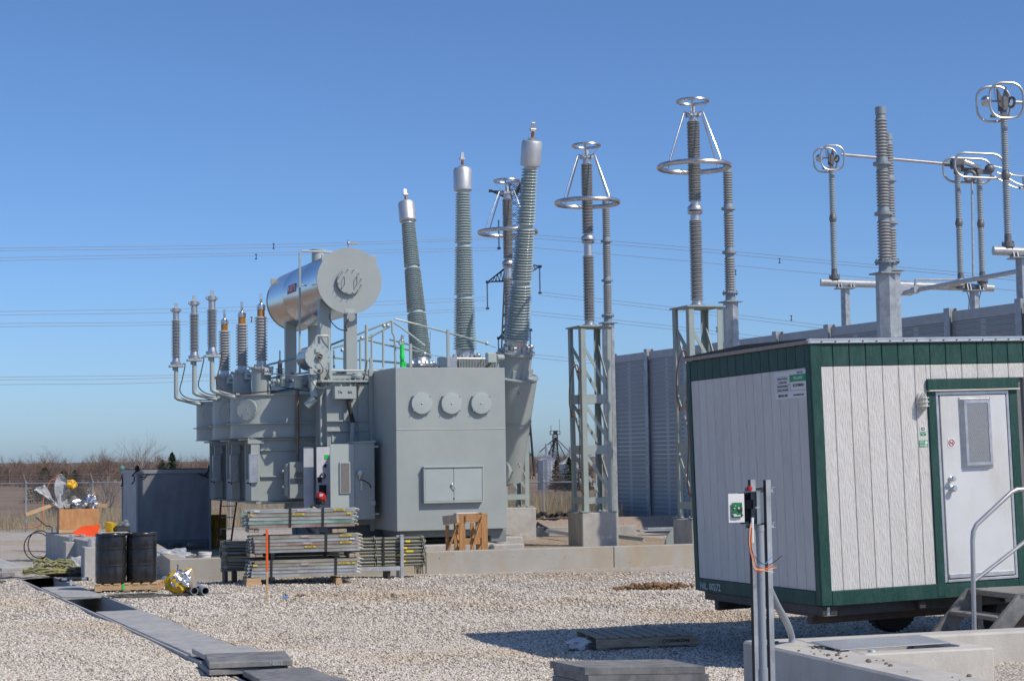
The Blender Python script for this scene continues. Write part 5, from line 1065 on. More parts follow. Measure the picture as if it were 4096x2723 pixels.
ca = sw_column(S1, f1, 3360, 3400, 1155, d1, 0); cb = sw_column(S1, f1, 3876, 3916, 1165, d1, 0)
b0, b1 = la(3281, 1130), la(3988, 1148); b0.y = b1.y = ca.y; m = MB(); m.cyl(b0, b1, .15, 28); m.build('cross_beam', GALV2, S1)
h1 = sw_insul(S1, f1, 3337, d1, 1077, 875, 680, .14, .095); h2 = sw_insul(S1, f1, 3842, d1, 1092, 893, 695, .14, .095); h3 = sw_insul(S1, f1, 3929, d1, 1088, 897, 697, .14, .095)
ux = Vector((1, 0, 0)); uy = Vector((0, 1, 0))
jaw_head(S1, h1, ux, Vector((-.30, .95, 0)), .78)
q0, q1 = la(3366, 618), la(3790, 650); m = MB(); q0.y = h1.y; q1.y = h1.y; m.cyl(q0, q1, .062, 14); m.build('switch_blade', RINGM(), S1)
m = MB(); m.cyl(q1+Vector((-.1, 0, 0)), q1+Vector((.35, 0, -.03)), .10, 12); m.box(q1+Vector((.25, -.2, -.2)), q1+Vector((.75, .2, .2)), .05); m.bar(q1+Vector((.5, 0, -.22)), la(3960, 690)+Vector((0, 0, 0)), .26, .16); m.box(h2+Vector((-.12, -.12, 0)), h2+Vector((.12, .12, .35)), .02); m.box(h3+Vector((-.12, -.12, 0)), h3+Vector((.12, .12, .18)), .02)
m.sphere(la(3958, 676), .20, 16, 10); m.ring(la(3880, 705), (.3, 1, .1), .20, .07, 20, 8); m.build('hinge_mechanism', SWMET, S1)
m = MB(); a, b_ = la(3856, 648), la(3922, 672); m.cyl(a, b_, .12, 18, .09); m.build('counterbalance', ALU, S1)
for off in (-.35, .35):
    m = MB(); c = (la(3782, 655)+la(3995, 690))/2; rrect_ring(m, c+Vector((0, off, .0)) + Vector((.05-off*.38, 0, -off*.12)), Vector((1, 0, -.05)), 2.0, .98, .42, .045); m.build('corona_ring', RINGM(), S1)
m = MB(); m.cyl(la(3887, 712), la(3893, 1105), .045, 10); m.build('rotating_rod', GALV2, S1)
m = MB(); m.cyl(la(3655, 1122)+Vector((0, -.3, 0)), la(3865, 1122)+Vector((0, -.3, 0)), .045, 10); m.tube([la(3655, 1120)+Vector((0, -.3, 0)), la(3650, 1150)+Vector((0, -.3, 0)), la(3640, 1160)+Vector((0, -.4, 0))], .05, 8); m.build('operating_link', GALV2, S1)
m = MB(); a, b_ = P(3612, 1170, 68), P(4080, 1083, 60); m.cyl(f1.loc(a), f1.loc(b_), .085, 14); m.lathe([(.13, 0), (.13, .35)], f1.loc(P(3650, 1163, 67)), f1.loc(b_)-f1.loc(a), 14); m.lathe([(.13, 0), (.13, .5)], f1.loc(P(3820, 1132, 64.5)), f1.loc(b_)-f1.loc(a), 14); q = f1.loc(P(3614, 1168, 68)); m.box(q-Vector((.25, .2, .12)), q+Vector((.35, .2, .25)), .03); m.build('torque_tube', GALV2, S1)
m = MB()
for pts in ([(3868, 1168), (3876, 1200), (3874, 1250), (3875, 1300)], [(3924, 1165), (3916, 1200), (3918, 1240), (3919, 1300)]): m.tube(curve([la(*p) for p in pts]), .018, 5)
m.build('ground_cable', COPD, S1)
d2 = 55.0; o2 = P(4070, 1150, d2); f2 = Fr(Vector((o2.x, o2.y, -.3)), 4.0); S2 = thing('disconnect_switch', 'taller disconnect switch with paired corona rings above the trailer door end', 'disconnect switch', f2)
lb = lambda px, py: f2.loc(P(px, py, d2))
cb = sw_column(S2, f2, 4060, 4108, 1035, d2, 0); e0, e1 = lb(3970, 1003), lb(4280, 1013); e0.y = e1.y = cb.y; MB().cyl(e0, e1, .145, 28).build('cross_beam', GALV2, S2)
h = sw_insul(S2, f2, 4031, d2, 938, 703, 474, .125, .085); jaw_head(S2, h, ux, Vector((-.34, .94, 0)), .88)
q0, q1 = lb(4062, 409), lb(4300, 418); q0.y = q1.y = h.y; MB().cyl(q0, q1, .06, 14).build('switch_blade', RINGM(), S2)
m = MB()                                        # flexible conductors between the two switches
for c in ([(3965, 664), (4010, 675), (4050, 700), (4110, 706)], [(3988, 690), (4030, 712), (4070, 735), (4120, 748)], [(3960, 698), (4010, 725), (4060, 750), (4120, 756)]): m.tube(curve([f1.loc(P(x, y, d1)) for x, y in c]), .028, 6)
m.build('jumper_conductor', RINGM(), S1)
m = MB(); m.tube([la(4092, 708), la(4094, 756)], .03, 6); m.sphere(la(4079, 751), .06); m.build('jumper_spacer', SWMET, S1)
# ================================================================ slotted noise barrier
NL = P(2463, 2055, 71.0); NRt = P(4096, 1225, 47.9); ang = math.degrees(math.atan2(NRt.y-NL.y, NRt.x-NL.x)); NB = Fr(Vector((NL.x, NL.y, -.40)), ang)
NW = thing('noise_barrier', 'tall grey slotted noise barrier wall of stacked panels between steel posts', 'barrier', NB)
nh = P(2463, 1440, 71.0).z+.40; BAY = 3.13; nb = 9; ROW = .165; nr = int((nh-.35)/ROW)
pm = MB(); pm.box((0.05, 0, 0.003), (BAY-.05, .10, ROW-.003), .004); pmesh = None
for i in range(nb+1):
    m = MB(); x = i*BAY; m.box((x-.13, -.16, -.2), (x+.13, -.13, nh+.25)); m.box((x-.13, .11, -.2), (x+.13, .14, nh+.25)); m.box((x-.012, -.13, -.2), (x+.012, .11, nh+.25)); m.build('steel_post', GALV, NW)
for i in range(nb):
    rows = range(nr) if i < 3 else range(nr-9, nr)
    for j in rows:
        if pmesh is None: o = pm.build('panel', NOISEP, NW, ang=20); pmesh = o.data
        else: o = link('panel', pmesh, NW)
        o.location = (i*BAY, -.05, .30+j*ROW)
    if i >= 3:
        m = MB(); 
        for j in range(nr-9): m.box((i*BAY+.05, -.05, .303+j*ROW), (i*BAY+BAY-.05, .05, .297+(j+1)*ROW))
        kind(m.build('panel_rows', NOISEF, NW), 'stuff')
    zt_ = .30+nr*ROW; MB().box((i*BAY+.14, -.07, zt_+.004), (i*BAY+BAY-.14, .08, zt_+.30), .01).build('top_cap', NOISEF, NW); MB().box((i*BAY+.14, -.09, .0), (i*BAY+BAY-.14, .10, .30), .01).build('bottom_beam', GALV, NW)
m = MB(); m.box((-.5, -.45, -.3), (nb*BAY, .45, .02), .02); o = m.build('barrier_footing', CONC2); o.matrix_world = NB.M; tag(o, 'low shaded concrete footing running under the slotted noise barrier', 'footing')
# ================================================================ site trailer
TL = Fr(P(3293, 2424, 19.03), 20.0, tilt=0.021)
TRA = thing('site_trailer', 'white and dark green site office trailer with a metal trimmed roof', 'trailer', TL)
tx = lambda px, py, y=0.0: TL.at(px, py, y=y)
te = lambda px, py, x=0.0: TL.at(px, py, x=x)
LX, LY = 6.1, 3.05; zK, zS, zF, zR = 0.155, 2.55, 2.795, 2.845
m = MB(); m.box((.03, .03, .0), (LX, LY-.03, zR-.02)); core = m.build('wall_core', mat('groove_shadow_board', (.20, .20, .20), .8), TRA)
DX0, DX1 = tx(3753, 1900).x, tx(4046, 1900).x; DZ0, DZ1 = 0.195, tx(3753, 1567).z
BW = .203
def bmesh_board(h, w=BW-.007):
    return MB().box((0, -.014, 0), (w, .03, h), .004)
cache = {}
def board(par, mt, key, h, M, w=BW-.007):
    k = (key, round(h, 3), round(w, 3))
    if k not in cache: o = bmesh_board(h, w).build('board', mt, par, ang=20); cache[k] = o.data
    else: o = link('board', cache[k], par)
    o.matrix_local = M; return o
x = 0.10; first = True
while x < 4.2:
    w = .145 if first else BW-.007
    if x+w > DX0-.11 and x < DX1+.11:
        if x < DX0-.12: board(TRA, WHITEP, 'w', zS-zK, Matrix.Translation((x, 0, zK)), min(w, DX0-.10-x))
        xx_ = max(x, DX0-.098); board(TRA, WHITEP, 'w', zS-DZ1-.14, Matrix.Translation((xx_, 0, DZ1+.14)), x+w-xx_)
    else: board(TRA, WHITEP, 'w', zS-zK, Matrix.Translation((x, 0, zK)), w)
    board(TRA, GREEN, 'g', zF-zS-.004, Matrix.Translation((x, -.006, zS+.004)), w)
    x += .152 if first else BW; first = False
MB().box((4.2, -.014, zK), (LX, .03, zF), .004).build('wall_panel', WHITEP, TRA)
RE = Matrix.Rotation(R_(-90), 4, 'Z')
y = LY-.10; first = True
while y > .12:
    w = min(BW-.007, y-.10)
    board(TRA, WHITEP, 'w', zS-zK, Matrix.Translation((0, y, zK)) @ RE, w); board(TRA, GREEN, 'g', zF-zS-.004, Matrix.Translation((-.006, y, zS+.004)) @ RE, w); y -= BW
m = MB(); m.box((-.026, -.026, .004), (.10, -.0, zF), .004); m.build('corner_trim', GREEN, TRA)
m = MB(); m.box((-.028, 0.002, .004), (-.0, .10, zF-.002), .004); m.build('corner_trim', GREEN, TRA); MB().box((-.026, LY-.10, .004), (0, LY, zF), .004).build('corner_trim', GREEN, TRA)
m = MB(); m.box((.101, -.030, 0), (LX, 0, zK), .004); m.build('skirt_board', GREEN, TRA); m = MB(); m.box((-.032, .101, .0), (0, LY-.101, zK-.002), .004); m.build('skirt_board', GREEN, TRA)
m = MB(); m.box((-.045, -.05, zF+.002), (LX, -.008, zR), .006); m.box((-.055, -.06, zR-.012), (LX, -.0, zR+.004), .003); rt = m.build('roof_trim', TRIM, TRA); m = MB(); m.box((-.05, -.008, zF+.003), (-.012, LY+.03, zR-.002), .006); rt2 = m.build('roof_trim', mat('dull_roof_trim', (.33, .28, .25), .6, metal=.2), TRA)
m = MB()
for i in range(24): m.cyl((.1+i*.17, -.05, zF+.02), (.1+i*.17, -.062, zF+.02), .008, 6)
m.build('trim_screws', DSTEEL, rt); m = MB()
for i in range(17): m.cyl((-.05, .1+i*.18, zF+.022), (-.058, .1+i*.18, zF+.022), .009, 6)
m.build('trim_screws', mat('pale_screw', (.5, .45, .42), .5), rt2)
m = MB(); m.prism([(-.04, -.04, zR), (-.04, LY+.04, zR), (-.04, LY+.04, zR+.01), (-.04, LY/2, zR+.05), (-.04, -.04, zR+.01)], (LX, 0, 0)); m.build('roof', ROOFM, TRA)
# door
m = MB(); m.box((DX0-.10, -.034, .02), (DX0, 0, DZ1+.02), .004); m.build('door_trim', GREEN, TRA); m = MB(); m.box((DX1, -.034, .02), (DX1+.11, 0, DZ1+.02), .004); m.build('door_trim', GREEN, TRA)
m = MB(); m.box((DX0-.11, -.055, DZ1+.022), (DX1+.12, 0, DZ1+.135), .005); m.build('door_header', GREEN, TRA); m = MB(); m.box((DX0-.10, -.075, DZ1+.004), (DX1+.125, -.0, DZ1+.020), .003); m.build('drip_edge', mat('cream_trim', (.62, .58, .52), .5), TRA)
m = MB(); m.box((DX0, -.028, DZ0-.03), (DX0+.035, .02, DZ1), .004); m.box((DX1-.035, -.028, DZ0-.03), (DX1, .02, DZ1), .004); m.box((DX0+.035, -.028, DZ1-.04), (DX1-.035, .02, DZ1), .004); m.box((DX0+.035, -.04, DZ0-.03), (DX1-.035, .02, DZ0), .004); m.build('door_frame', ALUC, TRA)
door = MB().box((DX0+.05, -.030, DZ0+.01), (DX1-.045, .01, DZ1-.045), .005).build('door', DOORW, TRA); MB().box((DX0+.055, -.042, DZ0+.012), (DX1-.05, -.028, DZ0+.06), .004).build('kick_strip', ALUC, door)
w0, w1 = tx(3836, 1588, -.05), tx(3978, 1870, -.05); m = MB(); fo, fi, dp = .0, .055, .07
def frus(m, x0, x1, z0, z1, ya, inset, yb):
    A = [(x0, ya, z0), (x1, ya, z0), (x1, ya, z1), (x0, ya, z1)]; B = [(x0+inset, yb, z0+inset), (x1-inset, yb, z0+inset), (x1-inset, yb, z1-inset), (x0+inset, yb, z1-inset)]
    C = [(x0+inset+.03, yb, z0+inset+.03), (x1-inset-.03, yb, z0+inset+.03), (x1-inset-.03, yb, z1-inset-.03), (x0+inset+.03, yb, z1-inset-.03)]
    m.add(A+B+C, [(i, (i+1) % 4, 4+(i+1) % 4, 4+i) for i in range(4)] + [(4+i, 4+(i+1) % 4, 8+(i+1) % 4, 8+i) for i in range(4)])
m.box((w0.x, -.036, w1.z), (w1.x, -.0301, w0.z)); frus(m, w0.x+.012, w1.x-.012, w1.z+.012, w0.z-.012, -.036, .028, -.085)
for xx in (w0.x+.012, w1.x-.012):
    for zz in (w0.z-.03, (w0.z+w1.z)/2, w1.z+.03): m.cyl((xx, -.036, zz), (xx, -.046, zz), .010, 6)
wf = m.build('window_guard', ALUC, door, ang=20); m = MB(); m.box((w0.x+.06, -.080, w1.z+.06), (w1.x-.06, -.076, w0.z-.06)); m.build('screen', SCREEN, door)
for px, py, r in ((3802, 1914, .03), (3806, 1953, .036)):
    k = tx(px, py, -.03); m = MB(); m.lathe([(r, 0), (r, .012), (r*.55, .018), (r*.55, .04), (r*.95, .05), (r, .065), (r*.7, .078)], k, (0, -1, 0), 18); m.build('door_knob' if r > .032 else 'deadbolt', ALU, door)
s0, s1 = tx(3790, 1755, -.031), tx(3821, 1788, -.031); cx, cz = (s0.x+s1.x)/2, (s0.z+s1.z)/2; r = (s1.x-s0.x)/2
st = MB().box((s0.x, -.0335, s1.z), (s1.x, -.0305, s0.z)).build('no_smoking_sign', WHITE, door); m = MB(); m.ring((cx, -.0345, cz+.004), (0, 1, 0), r*.74, r*.09, 28, 6); m.bar((cx-r*.5, -.0345, cz+r*.52), (cx+r*.5, -.0345, cz-r*.48), .004, r*.15); m.build('red_ring', SIGNR, st)
m = MB(); m.box((cx-r*.55, -.0355, cz-r*.10), (cx+r*.45, -.034, cz+r*.04)); m.tube(curve([(cx+r*.4, -.0345, cz+r*.1), (cx+r*.25, -.0345, cz+r*.3), (cx+r*.4, -.0345, cz+r*.45)]), r*.04, 5); m.build('cigarette', SIGNK, st)
# wall lamp
l0 = tx(3683, 1608, -.014); m = MB()
def oval(cx, cz, w, h, y): return [(cx+w*math.copysign(abs(math.cos(a))**.8, math.cos(a)), y, cz+h*math.copysign(abs(math.sin(a))**.8, math.sin(a))) for a in [2*math.pi*i/28 for i in range(28)]]
def loft(m, rings): 
    n = len(rings[0]); vs = [p for r_ in rings for p in r_]; fs = [(i*n+k, i*n+(k+1) % n, (i+1)*n+(k+1) % n, (i+1)*n+k) for i in range(len(rings)-1) for k in range(n)]; fs.append(tuple(range((len(rings)-1)*n, len(rings)*n))); m.add(vs, fs)
loft(m, [oval(l0.x, l0.z, .062, .105, -.012), oval(l0.x, l0.z, .062, .105, -.045), oval(l0.x, l0.z, .056, .098, -.05)]); lamp = m.build('bulkhead_lamp', mat('cream_lamp_body', (.60, .58, .54), .4), TRA)
m = MB(); loft(m, [oval(l0.x, l0.z, .046, .085, -.05), oval(l0.x, l0.z, .044, .082, -.085), oval(l0.x, l0.z, .03, .066, -.11)]); m.build('lamp_glass', mat('frosted_lamp_glass', (.55, .52, .42), .15, coat=.4), lamp)
m = MB()
for dz in (-.045, .0, .045): m.tube(curve([(l0.x-.056, -.05, l0.z+dz), (l0.x-.045, -.105, l0.z+dz), (l0.x, -.125, l0.z+dz), (l0.x+.045, -.105, l0.z+dz), (l0.x+.056, -.05, l0.z+dz)], 4), .005, 6)
m.tube(curve([(l0.x, -.05, l0.z-.1), (l0.x, -.11, l0.z-.075), (l0.x, -.125, l0.z), (l0.x, -.11, l0.z+.075), (l0.x, -.05, l0.z+.1)], 4), .005, 6); m.build('lamp_cage', WHITE, lamp)
# small wall signs
def plate(px0, py0, px1, py1, name, mt, par, y=-.0145, t=.003):
    a, b_ = tx(px0, py0, y), tx(px1, py1, y); o = MB().box((a.x, y-t, b_.z), (b_.x, y, a.z)).build(name, mt, par); return o, a, b_
o, a, b_ = plate(3679, 1706, 3704, 1741, 'first_aid_sign', WHITE, TRA); cx = (a.x+b_.x)/2; w = b_.x-a.x; h = a.z-b_.z
MB().box((a.x+.004, -.0195, b_.z+.002), (b_.x-.002, -.0176, b_.z+h*.45)).build('green_field', SIGNG, o); m = MB(); m.box((cx-w*.28, -.0195, a.z-h*.42), (cx+w*.28, -.0176, a.z-h*.08)); m.build('black_square', SIGNK, o)
m = MB(); q = a.z-h*.25; m.box((cx-w*.18, -.0205, q-h*.04), (cx+w*.18, -.0196, q+h*.04)); m.box((cx-w*.06, -.0207, q-h*.12), (cx+w*.06, -.0198, q+h*.12)); m.build('white_cross', WHITE, o); text('lettering', 'First aid', w*.27, (cx, -.0197, b_.z+h*.32), FRONT, WHITE, o, ext=.0004); text('lettering', 'kit', w*.27, (cx, -.0197, b_.z+h*.14), FRONT, WHITE, o, ext=.0004)
o, a, b_ = plate(3676, 1761, 3712, 1786, 'eye_wash_sign', SIGNG, TRA); w = b_.x-a.x; h = a.z-b_.z
text('lettering', 'EYE', h*.46, (a.x+.004, -.0185, a.z-h*.3), FRONT, WHITE, o, 'LEFT', ext=.0005); text('lettering', 'WASH', h*.42, (a.x+.004, -.0185, b_.z+h*.24), FRONT, WHITE, o, 'LEFT', ext=.0005)
m = MB(); m.lathe([(h*.26, 0), (h*.26, .001)], (b_.x-w*.2, -.0175, a.z-h*.35), (0, -1, 0), 18); m.box((b_.x-w*.32, -.0188, b_.z+h*.08), (b_.x-w*.08, -.0176, b_.z+h*.22)); m.build('pictogram', WHITE, o)
# rental sign on the end wall
e0, e1 = te(3099, 1491, -.014), te(3232, 1592, -.014)          # top-left and bottom-right as seen
y0, y1, z1, z0 = e0.y, e1.y, te(3165, 1484, -.014).z, te(3168, 1593, -.014).z; W_ = y0-y1; H_ = z1-z0
sg = MB().box((-.019, y1, z0), (-.0145, y0, z1)).build('rental_sign', WHITE, TRA)
SX = -.0195; L_ = lambda u, v: (SX, y0-u*W_, z0+v*H_)
def srect(u0, u1, v0, v1, mt, name, dx=0.0): m = MB(); a = L_(u0, v0); b_ = L_(u1, v1); m.box((SX-.0012-dx, min(a[1], b_[1]), a[2]), (SX+.0003-dx, max(a[1], b_[1]), b_[2])); m.build(name, mt, sg)
def stx(s_, u, v, size, mt=SIGNK, al='CENTER', sx=1.0, dx=.0): p = L_(u, v); text('lettering', s_, size*H_, (p[0]-.0012-dx, p[1], p[2]), LEFTF, mt, sg, al, sx=sx, ext=.0006)
stx('SPACE BY', .80, .92, .085, sx=1.25); srect(.49, .98, .60, .86, SIGNG, 'green_band'); stx('WILLIAMS', .735, .73, .155, WHITE, sx=1.0, dx=.0015); stx('SCOTSMAN', .735, .46, .15, sx=1.0)
for v, s_ in ((.745, 'MOBILE OFFICES'), (.605, 'CLASSROOMS'), (.465, 'MODULAR BUILDINGS'), (.325, 'STORAGE CONTAINERS')): stx(s_, .245, v, .08, sx=1.32 if len(s_) < 15 else (1.0 if len(s_) < 18 else .95))
for v in (.82, .675, .535, .395, .265): srect(.03, .46, v-.004, v+.004, SIGNK, 'rule')
srect(.48, .985, .275, .285, SIGNK, 'rule'); srect(.48, .486, .285, .87, SIGNK, 'rule'); srect(.979, .985, .285, .87, SIGNK, 'rule')
stx('800-782-1500', .245, .12, .135, sx=.92); stx('www.willscot.com', .735, .12, .10, sx=1.05)
p = te(2841, 2346, -.033); text('stencil_number', 'NIL. 00272', .115, (-.0335, p.y, p.z), LEFTF, mat('worn_white_stencil', (.45, .5, .49), .7, var=.3, vs=30), TRA, sx=1.05)
# chassis and wheels
m = MB()
for yy in (.35, LY-.45): m.box((.05, yy, -.22), (LX, yy+.10, -.02), .006)
for xx in (.1, 1.2, 2.3, 3.4, 4.5): m.box((xx, .02, -.10), (xx+.08, LY-.02, -.005), .004)
m.box((.02, .10, -.12), (LX, .16, -.004), .004); m.box((.0, .02, -.10), (.06, LY-.2, -.004), .004); m.box((.02, .25, -.13), (.12, 1.0, -.1)); ch = m.build('chassis', DSTEEL, TRA)
m = MB(); m.box((.03, .03, -.11), (.18, .10, -.01), .004); m.build('corner_bracket', ALUC, ch)
m = MB(); m.cyl((2.55, .25, -.28), (2.55, LY-.25, -.28), .05, 12); m.bar((2.2, LY/2, -.1), (3.6, .5, -.35), .12, .08); m.box((3.35, .6, -.32), (3.5, .7, -.02), .01); m.build('axle', DSTEEL, ch)
for yy in (.12, LY-.36):
    m = MB(); m.lathe([(.20, 0), (.33, .0), (.345, .03), (.35, .06), (.35, .16), (.345, .19), (.33, .22), (.20, .22)], (2.55, yy, -.30), (0, 1, 0), 36)
    for i in range(36): A = i*math.pi/18; m.box((2.55+.345*math.cos(A)-.012, yy+.03, -.30+.345*math.sin(A)-.012), (2.55+.345*math.cos(A)+.012, yy+.19, -.30+.345*math.sin(A)+.012))
    wh = m.build('tyre', RUBBER, TRA); m = MB(); m.lathe([(.20, .02), (.18, .06), (.08, .08), (.08, .0)], (2.55, yy, -.30), (0, 1, 0), 24); m.build('rim', mat('rusty_hub', (.20, .11, .07), .7, metal=.3), wh)
# ================================================================ stairs
SF = Fr(Vector((*TL.w(0, 0, 0)[:2], 0)), 20.0)
ST = thing('entry_stairs', 'grey steel stairs with a tubular handrail at the trailer door', 'stairs', SF)
yn, yf = -1.25, -.35
q = SF.at(3970, 2510, y=yn); a0 = SF.at(4096, 2352, y=yn); sl = (a0.z-q.z)/(a0.x-q.x); STM = mat('stair_steel', (.24, .235, .225), .55, metal=.4, var=.25, vs=7, dirt=(.17, .14, .11), dirt_amt=.5)
zf = lambda x: q.z+(x-q.x)*sl; xb = q.x-q.z/sl; ztop = .83; xt = q.x+(ztop-q.z)/sl
for yy in (yn, yf):
    m = MB(); m.prism([(xb, yy, .0), (xb+.26, yy, .0), (xt+.26, yy, ztop-.0), (xt, yy, ztop)], (0, .045, 0)); m.build('stringer', STM, ST)
for i in range(4):
    z = ztop*(i+1)/4-.02; x_ = xb+z/sl; 
    if i < 3: m = MB(); m.box((x_-.02, yn+.05, z-.045), (x_+.26, yf-.005, z), .006); m.build('tread', mat('grating_tread', (.27, .26, .24), .6, metal=.4, var=.3, vs=60, bump=.8, bs=120) if 'grating_tread' not in bpy.data.materials else bpy.data.materials['grating_tread'], ST)
m = MB(); m.box((xt, yn, ztop-.06), (xt+1.5, yf+.04, ztop), .006); m.build('landing', bpy.data.materials['grating_tread'], ST)
m = MB()
for xx in (xt+.1, xt+1.35):
    for yy in (yn+.05, yf-.02): m.box((xx-.03, yy-.03, 0), (xx+.03, yy+.03, ztop-.06), .005)
m.build('landing_leg', STM, ST)
hp = lambda px, py: SF.at(px, py, y=yn-.05)
b = hp(3897, 2512); pts = [Vector((b.x, b.y, .02)), b, hp(3890, 2160), hp(3893, 2125), hp(3905, 2098), hp(4045, 1968), hp(4068, 1957), hp(4100, 1956), hp(4300, 1950)]
HR = mat('handrail_tube', (.45, .455, .46), .4, metal=.6, var=.1)
m = MB(); m.tube(pts, .024, 12); m.build('handrail', HR, ST); m = MB(); m.tube([hp(3897, 2322), hp(4096, 2168), hp(4200, 2085)], .020, 10); m.build('mid_rail', HR, ST)
# ================================================================ concrete vault by the trailer
VT = .60; VF = Fr(G(2969, 2560, VT), 17.0)
VA = thing('concrete_vault', 'long low concrete vault walls with a diamond plate hatch in front of the trailer', 'vault', VF)
VM = mat('pale_vault_concrete', (.53, .505, .455), .9, var=.09, vs=1.7, bump=.25, bs=40, dirt=(.34, .31, .27), dirt_amt=.5, dscale=2.2)
m = MB(); m.box((0, -5.5, -1.2), (.48, 0, 0), .02); m.build('wall', VM, VA); m = MB(); m.box((.483, -.30, -1.2), (6.5, 0, -.003), .02); m.build('wall', VM, VA)
m = MB(); m.box((.483, -1.43, -1.0), (1.74, -1.22, -.004), .015); m.box((1.52, -1.217, -1.0), (1.74, -.303, -.004), .015); m.box((.483, -.42, -1.0), (1.517, -.303, -.006), .01); m.build('hatch_slab', VM, VA)
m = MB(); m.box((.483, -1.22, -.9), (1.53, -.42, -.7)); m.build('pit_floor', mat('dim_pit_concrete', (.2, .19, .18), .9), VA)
m = MB(); m.box((.44, -1.235, -.03), (.47, -.41, .006), .002); m.box((1.515, -1.235, -.03), (1.545, -.41, .006), .002); m.box((.47, -.44, -.03), (1.515, -.41, .006), .002); m.build('hatch_rim', GALV2, VA)
m = MB(); M = Matrix.Translation((.36, -1.235, .012)) @ Matrix.Rotation(R_(3), 4, 'X') @ Matrix.Rotation(R_(4), 4, 'Z'); m.box((0, 0, 0), (1.12, .50, .008), .002, M); m.build('hatch_cover', DIAM, VA)
m = MB(); m.lathe([(.035, 0), (.03, .02)], (.62, -1.31, -.004), n=14); m.build('cap', GALV2, VA)
me = MB(); me.add([(1.745, -5.5, -.29), (6.5, -5.5, -.29), (6.5, -.3, -.29), (1.745, -.3, -.29), (.48, -5.5, -.29), (.48, -1.43, -.29), (1.745, -1.43, -.29)], [(0, 1, 2, 3), (4, 0, 6, 5)]); o = me.build('gravel_fill', GRAVEL, None, ang=0); o.matrix_world = VF.M; kind(o, 'structure')
m = MB(); rr = random.Random(8)                                  # crumbs of stone lying on the wall top
for i in range(34):
    r = rr.uniform(.006, .02); yy = rr.choice((-.1-rr.random()*4.2, -.8-rr.random()*1.2)); m.sphere((rr.uniform(.03, .45), yy, r*.5), r, 6, 4, (1.3, 1, .7))
o = m.build('stone_crumbs', STONE, VA); kind(o, 'stuff')
# ================================================================ instrument post
PO = P(3040, 2500, 14.0); PF = Fr(Vector((PO.x, PO.y, 0)), 20.0); pp = lambda px, py, y=0.0: PF.at(px, py, y=y)
IP = thing('instrument_post', 'opened alarm enclosure on twin channel struts with grey conduit and loose wires', 'control post', PF)
def strut(m, x, y, z0, z1, w=.041):
    t = .004; m.box((x-w/2, y-w/2, z0), (x+w/2, y-w/2+t, z1)); m.box((x-w/2, y-w/2+t, z0), (x-w/2+t, y+w/2, z1)); m.box((x+w/2-t, y-w/2+t, z0), (x+w/2, y+w/2, z1)); m.box((x-w/2+t, y+w/2-t, z0), (x-w/2+.012, y+w/2, z1))
for px, pt in ((3007, 1917), (3068, 1918)):
    a = pp(px, pt); b_ = pp(px+11, 2700); m = MB(); strut(m, a.x, 0, -.2, a.z); o = m.build('channel_strut', GALV, IP)
    m = MB()
    m.box((a.x-.0255, -.020, -.2), (a.x-.021, .018, a.z-.002)); m.build('strut_slot', RUBBER, o)
xs = pp(3100, 1958).x; x0 = pp(3007, 1958).x
for py in (1958, 2100):
    z = pp(3068, py).z; m = MB(); t = .003
    m.box((x0-.03, .024, z-.02), (xs+.012, .062, z-.02+t)); m.box((x0-.03, .024, z+.017), (xs+.012, .062, z+.02)); m.box((x0-.03, .06, z-.017), (xs+.012, .063, z+.017)); m.build('cross_strut', GALV, IP)
cx = pp(3039, 2300).x; zt = pp(3040, 2098).z; m = MB(); m.cyl((cx, -.02, -.2), (cx, -.02, zt), .0305, 20); m.cyl((cx, -.02, -.2), (cx, -.02, pp(3040, 2668).z), .037, 20); m.lathe([(.034, 0), (.034, .05)], (cx, -.02, zt-.05), n=20); m.build('conduit', PVC, IP)
m = MB(); _e = G(3170, 2568, VT); m.tube(curve([PF.loc(q_) for q_ in (P(3046, 2236, 14.15), P(3066, 2325, 14.6), P(3106, 2415, 15.2), P(3146, 2487, 15.8), P(3164, 2535, _e.y-.03), _e-Vector((0, 0, .03)))]), .031, 14); m.build('bent_conduit', PVC, IP)
# the enclosure, turned towards the left
ec0 = pp(3022, 1966, -.08); ec1 = pp(3022, 2096, -.08); EH = ec0.z-ec1.z; ER = Matrix.Translation((ec0.x, -.10, ec1.z)) @ Matrix.Rotation(R_(-44), 4, 'Z')
bw, bd, t = .150, .10, .003
m = MB(); m.box((-bw, bd-t, 0), (0, bd, EH), 0, ER); m.box((-t, 0, 0), (0, bd-t, EH), 0, ER); m.box((-bw, 0, 0), (-bw+t, bd-t, EH), 0, ER); m.box((-bw+t, 0, 0), (-t, bd-t, t), 0, ER); m.box((-bw+t, 0, EH-t), (-t, bd-t, EH), 0, ER); bx_ = m.build('enclosure', ENCL, IP)
m = MB(); m.box((-bw+.01, bd-.02, .02), (-.01, bd-.004, EH-.02), 0, ER); m.box((-bw+.03, .03, .12), (-.05, bd-.02, .19), .004, ER); m.build('inner_components', RUBBER, bx_)
m = MB(); m.box((-.018, -.006, EH*.47), (.004, .045, EH*.54), .003, ER); m.box((-bw-.01, -.02, EH+.004), (.02, bd+.02, EH+.008), 0, ER @ Matrix.Rotation(R_(-4), 4, 'Y')); m.build('latch_and_hood', GALV2, bx_)
l0, l1 = pp(2912, 1974, -.06), pp(2974, 2088, -.06); m = MB(); m.box((l0.x, -.062, l1.z), (l1.x+.01, -.058, l0.z), .001); lid = m.build('lid_panel', WHITE, IP)
g0, g1 = pp(2928, 2010, -.08), pp(2970, 2068, -.08); pcb = MB().box((g0.x, -.078, g1.z), (g1.x, -.074, g0.z)).build('circuit_board', BOARDG, IP)
m = MB(); rr = random.Random(2)
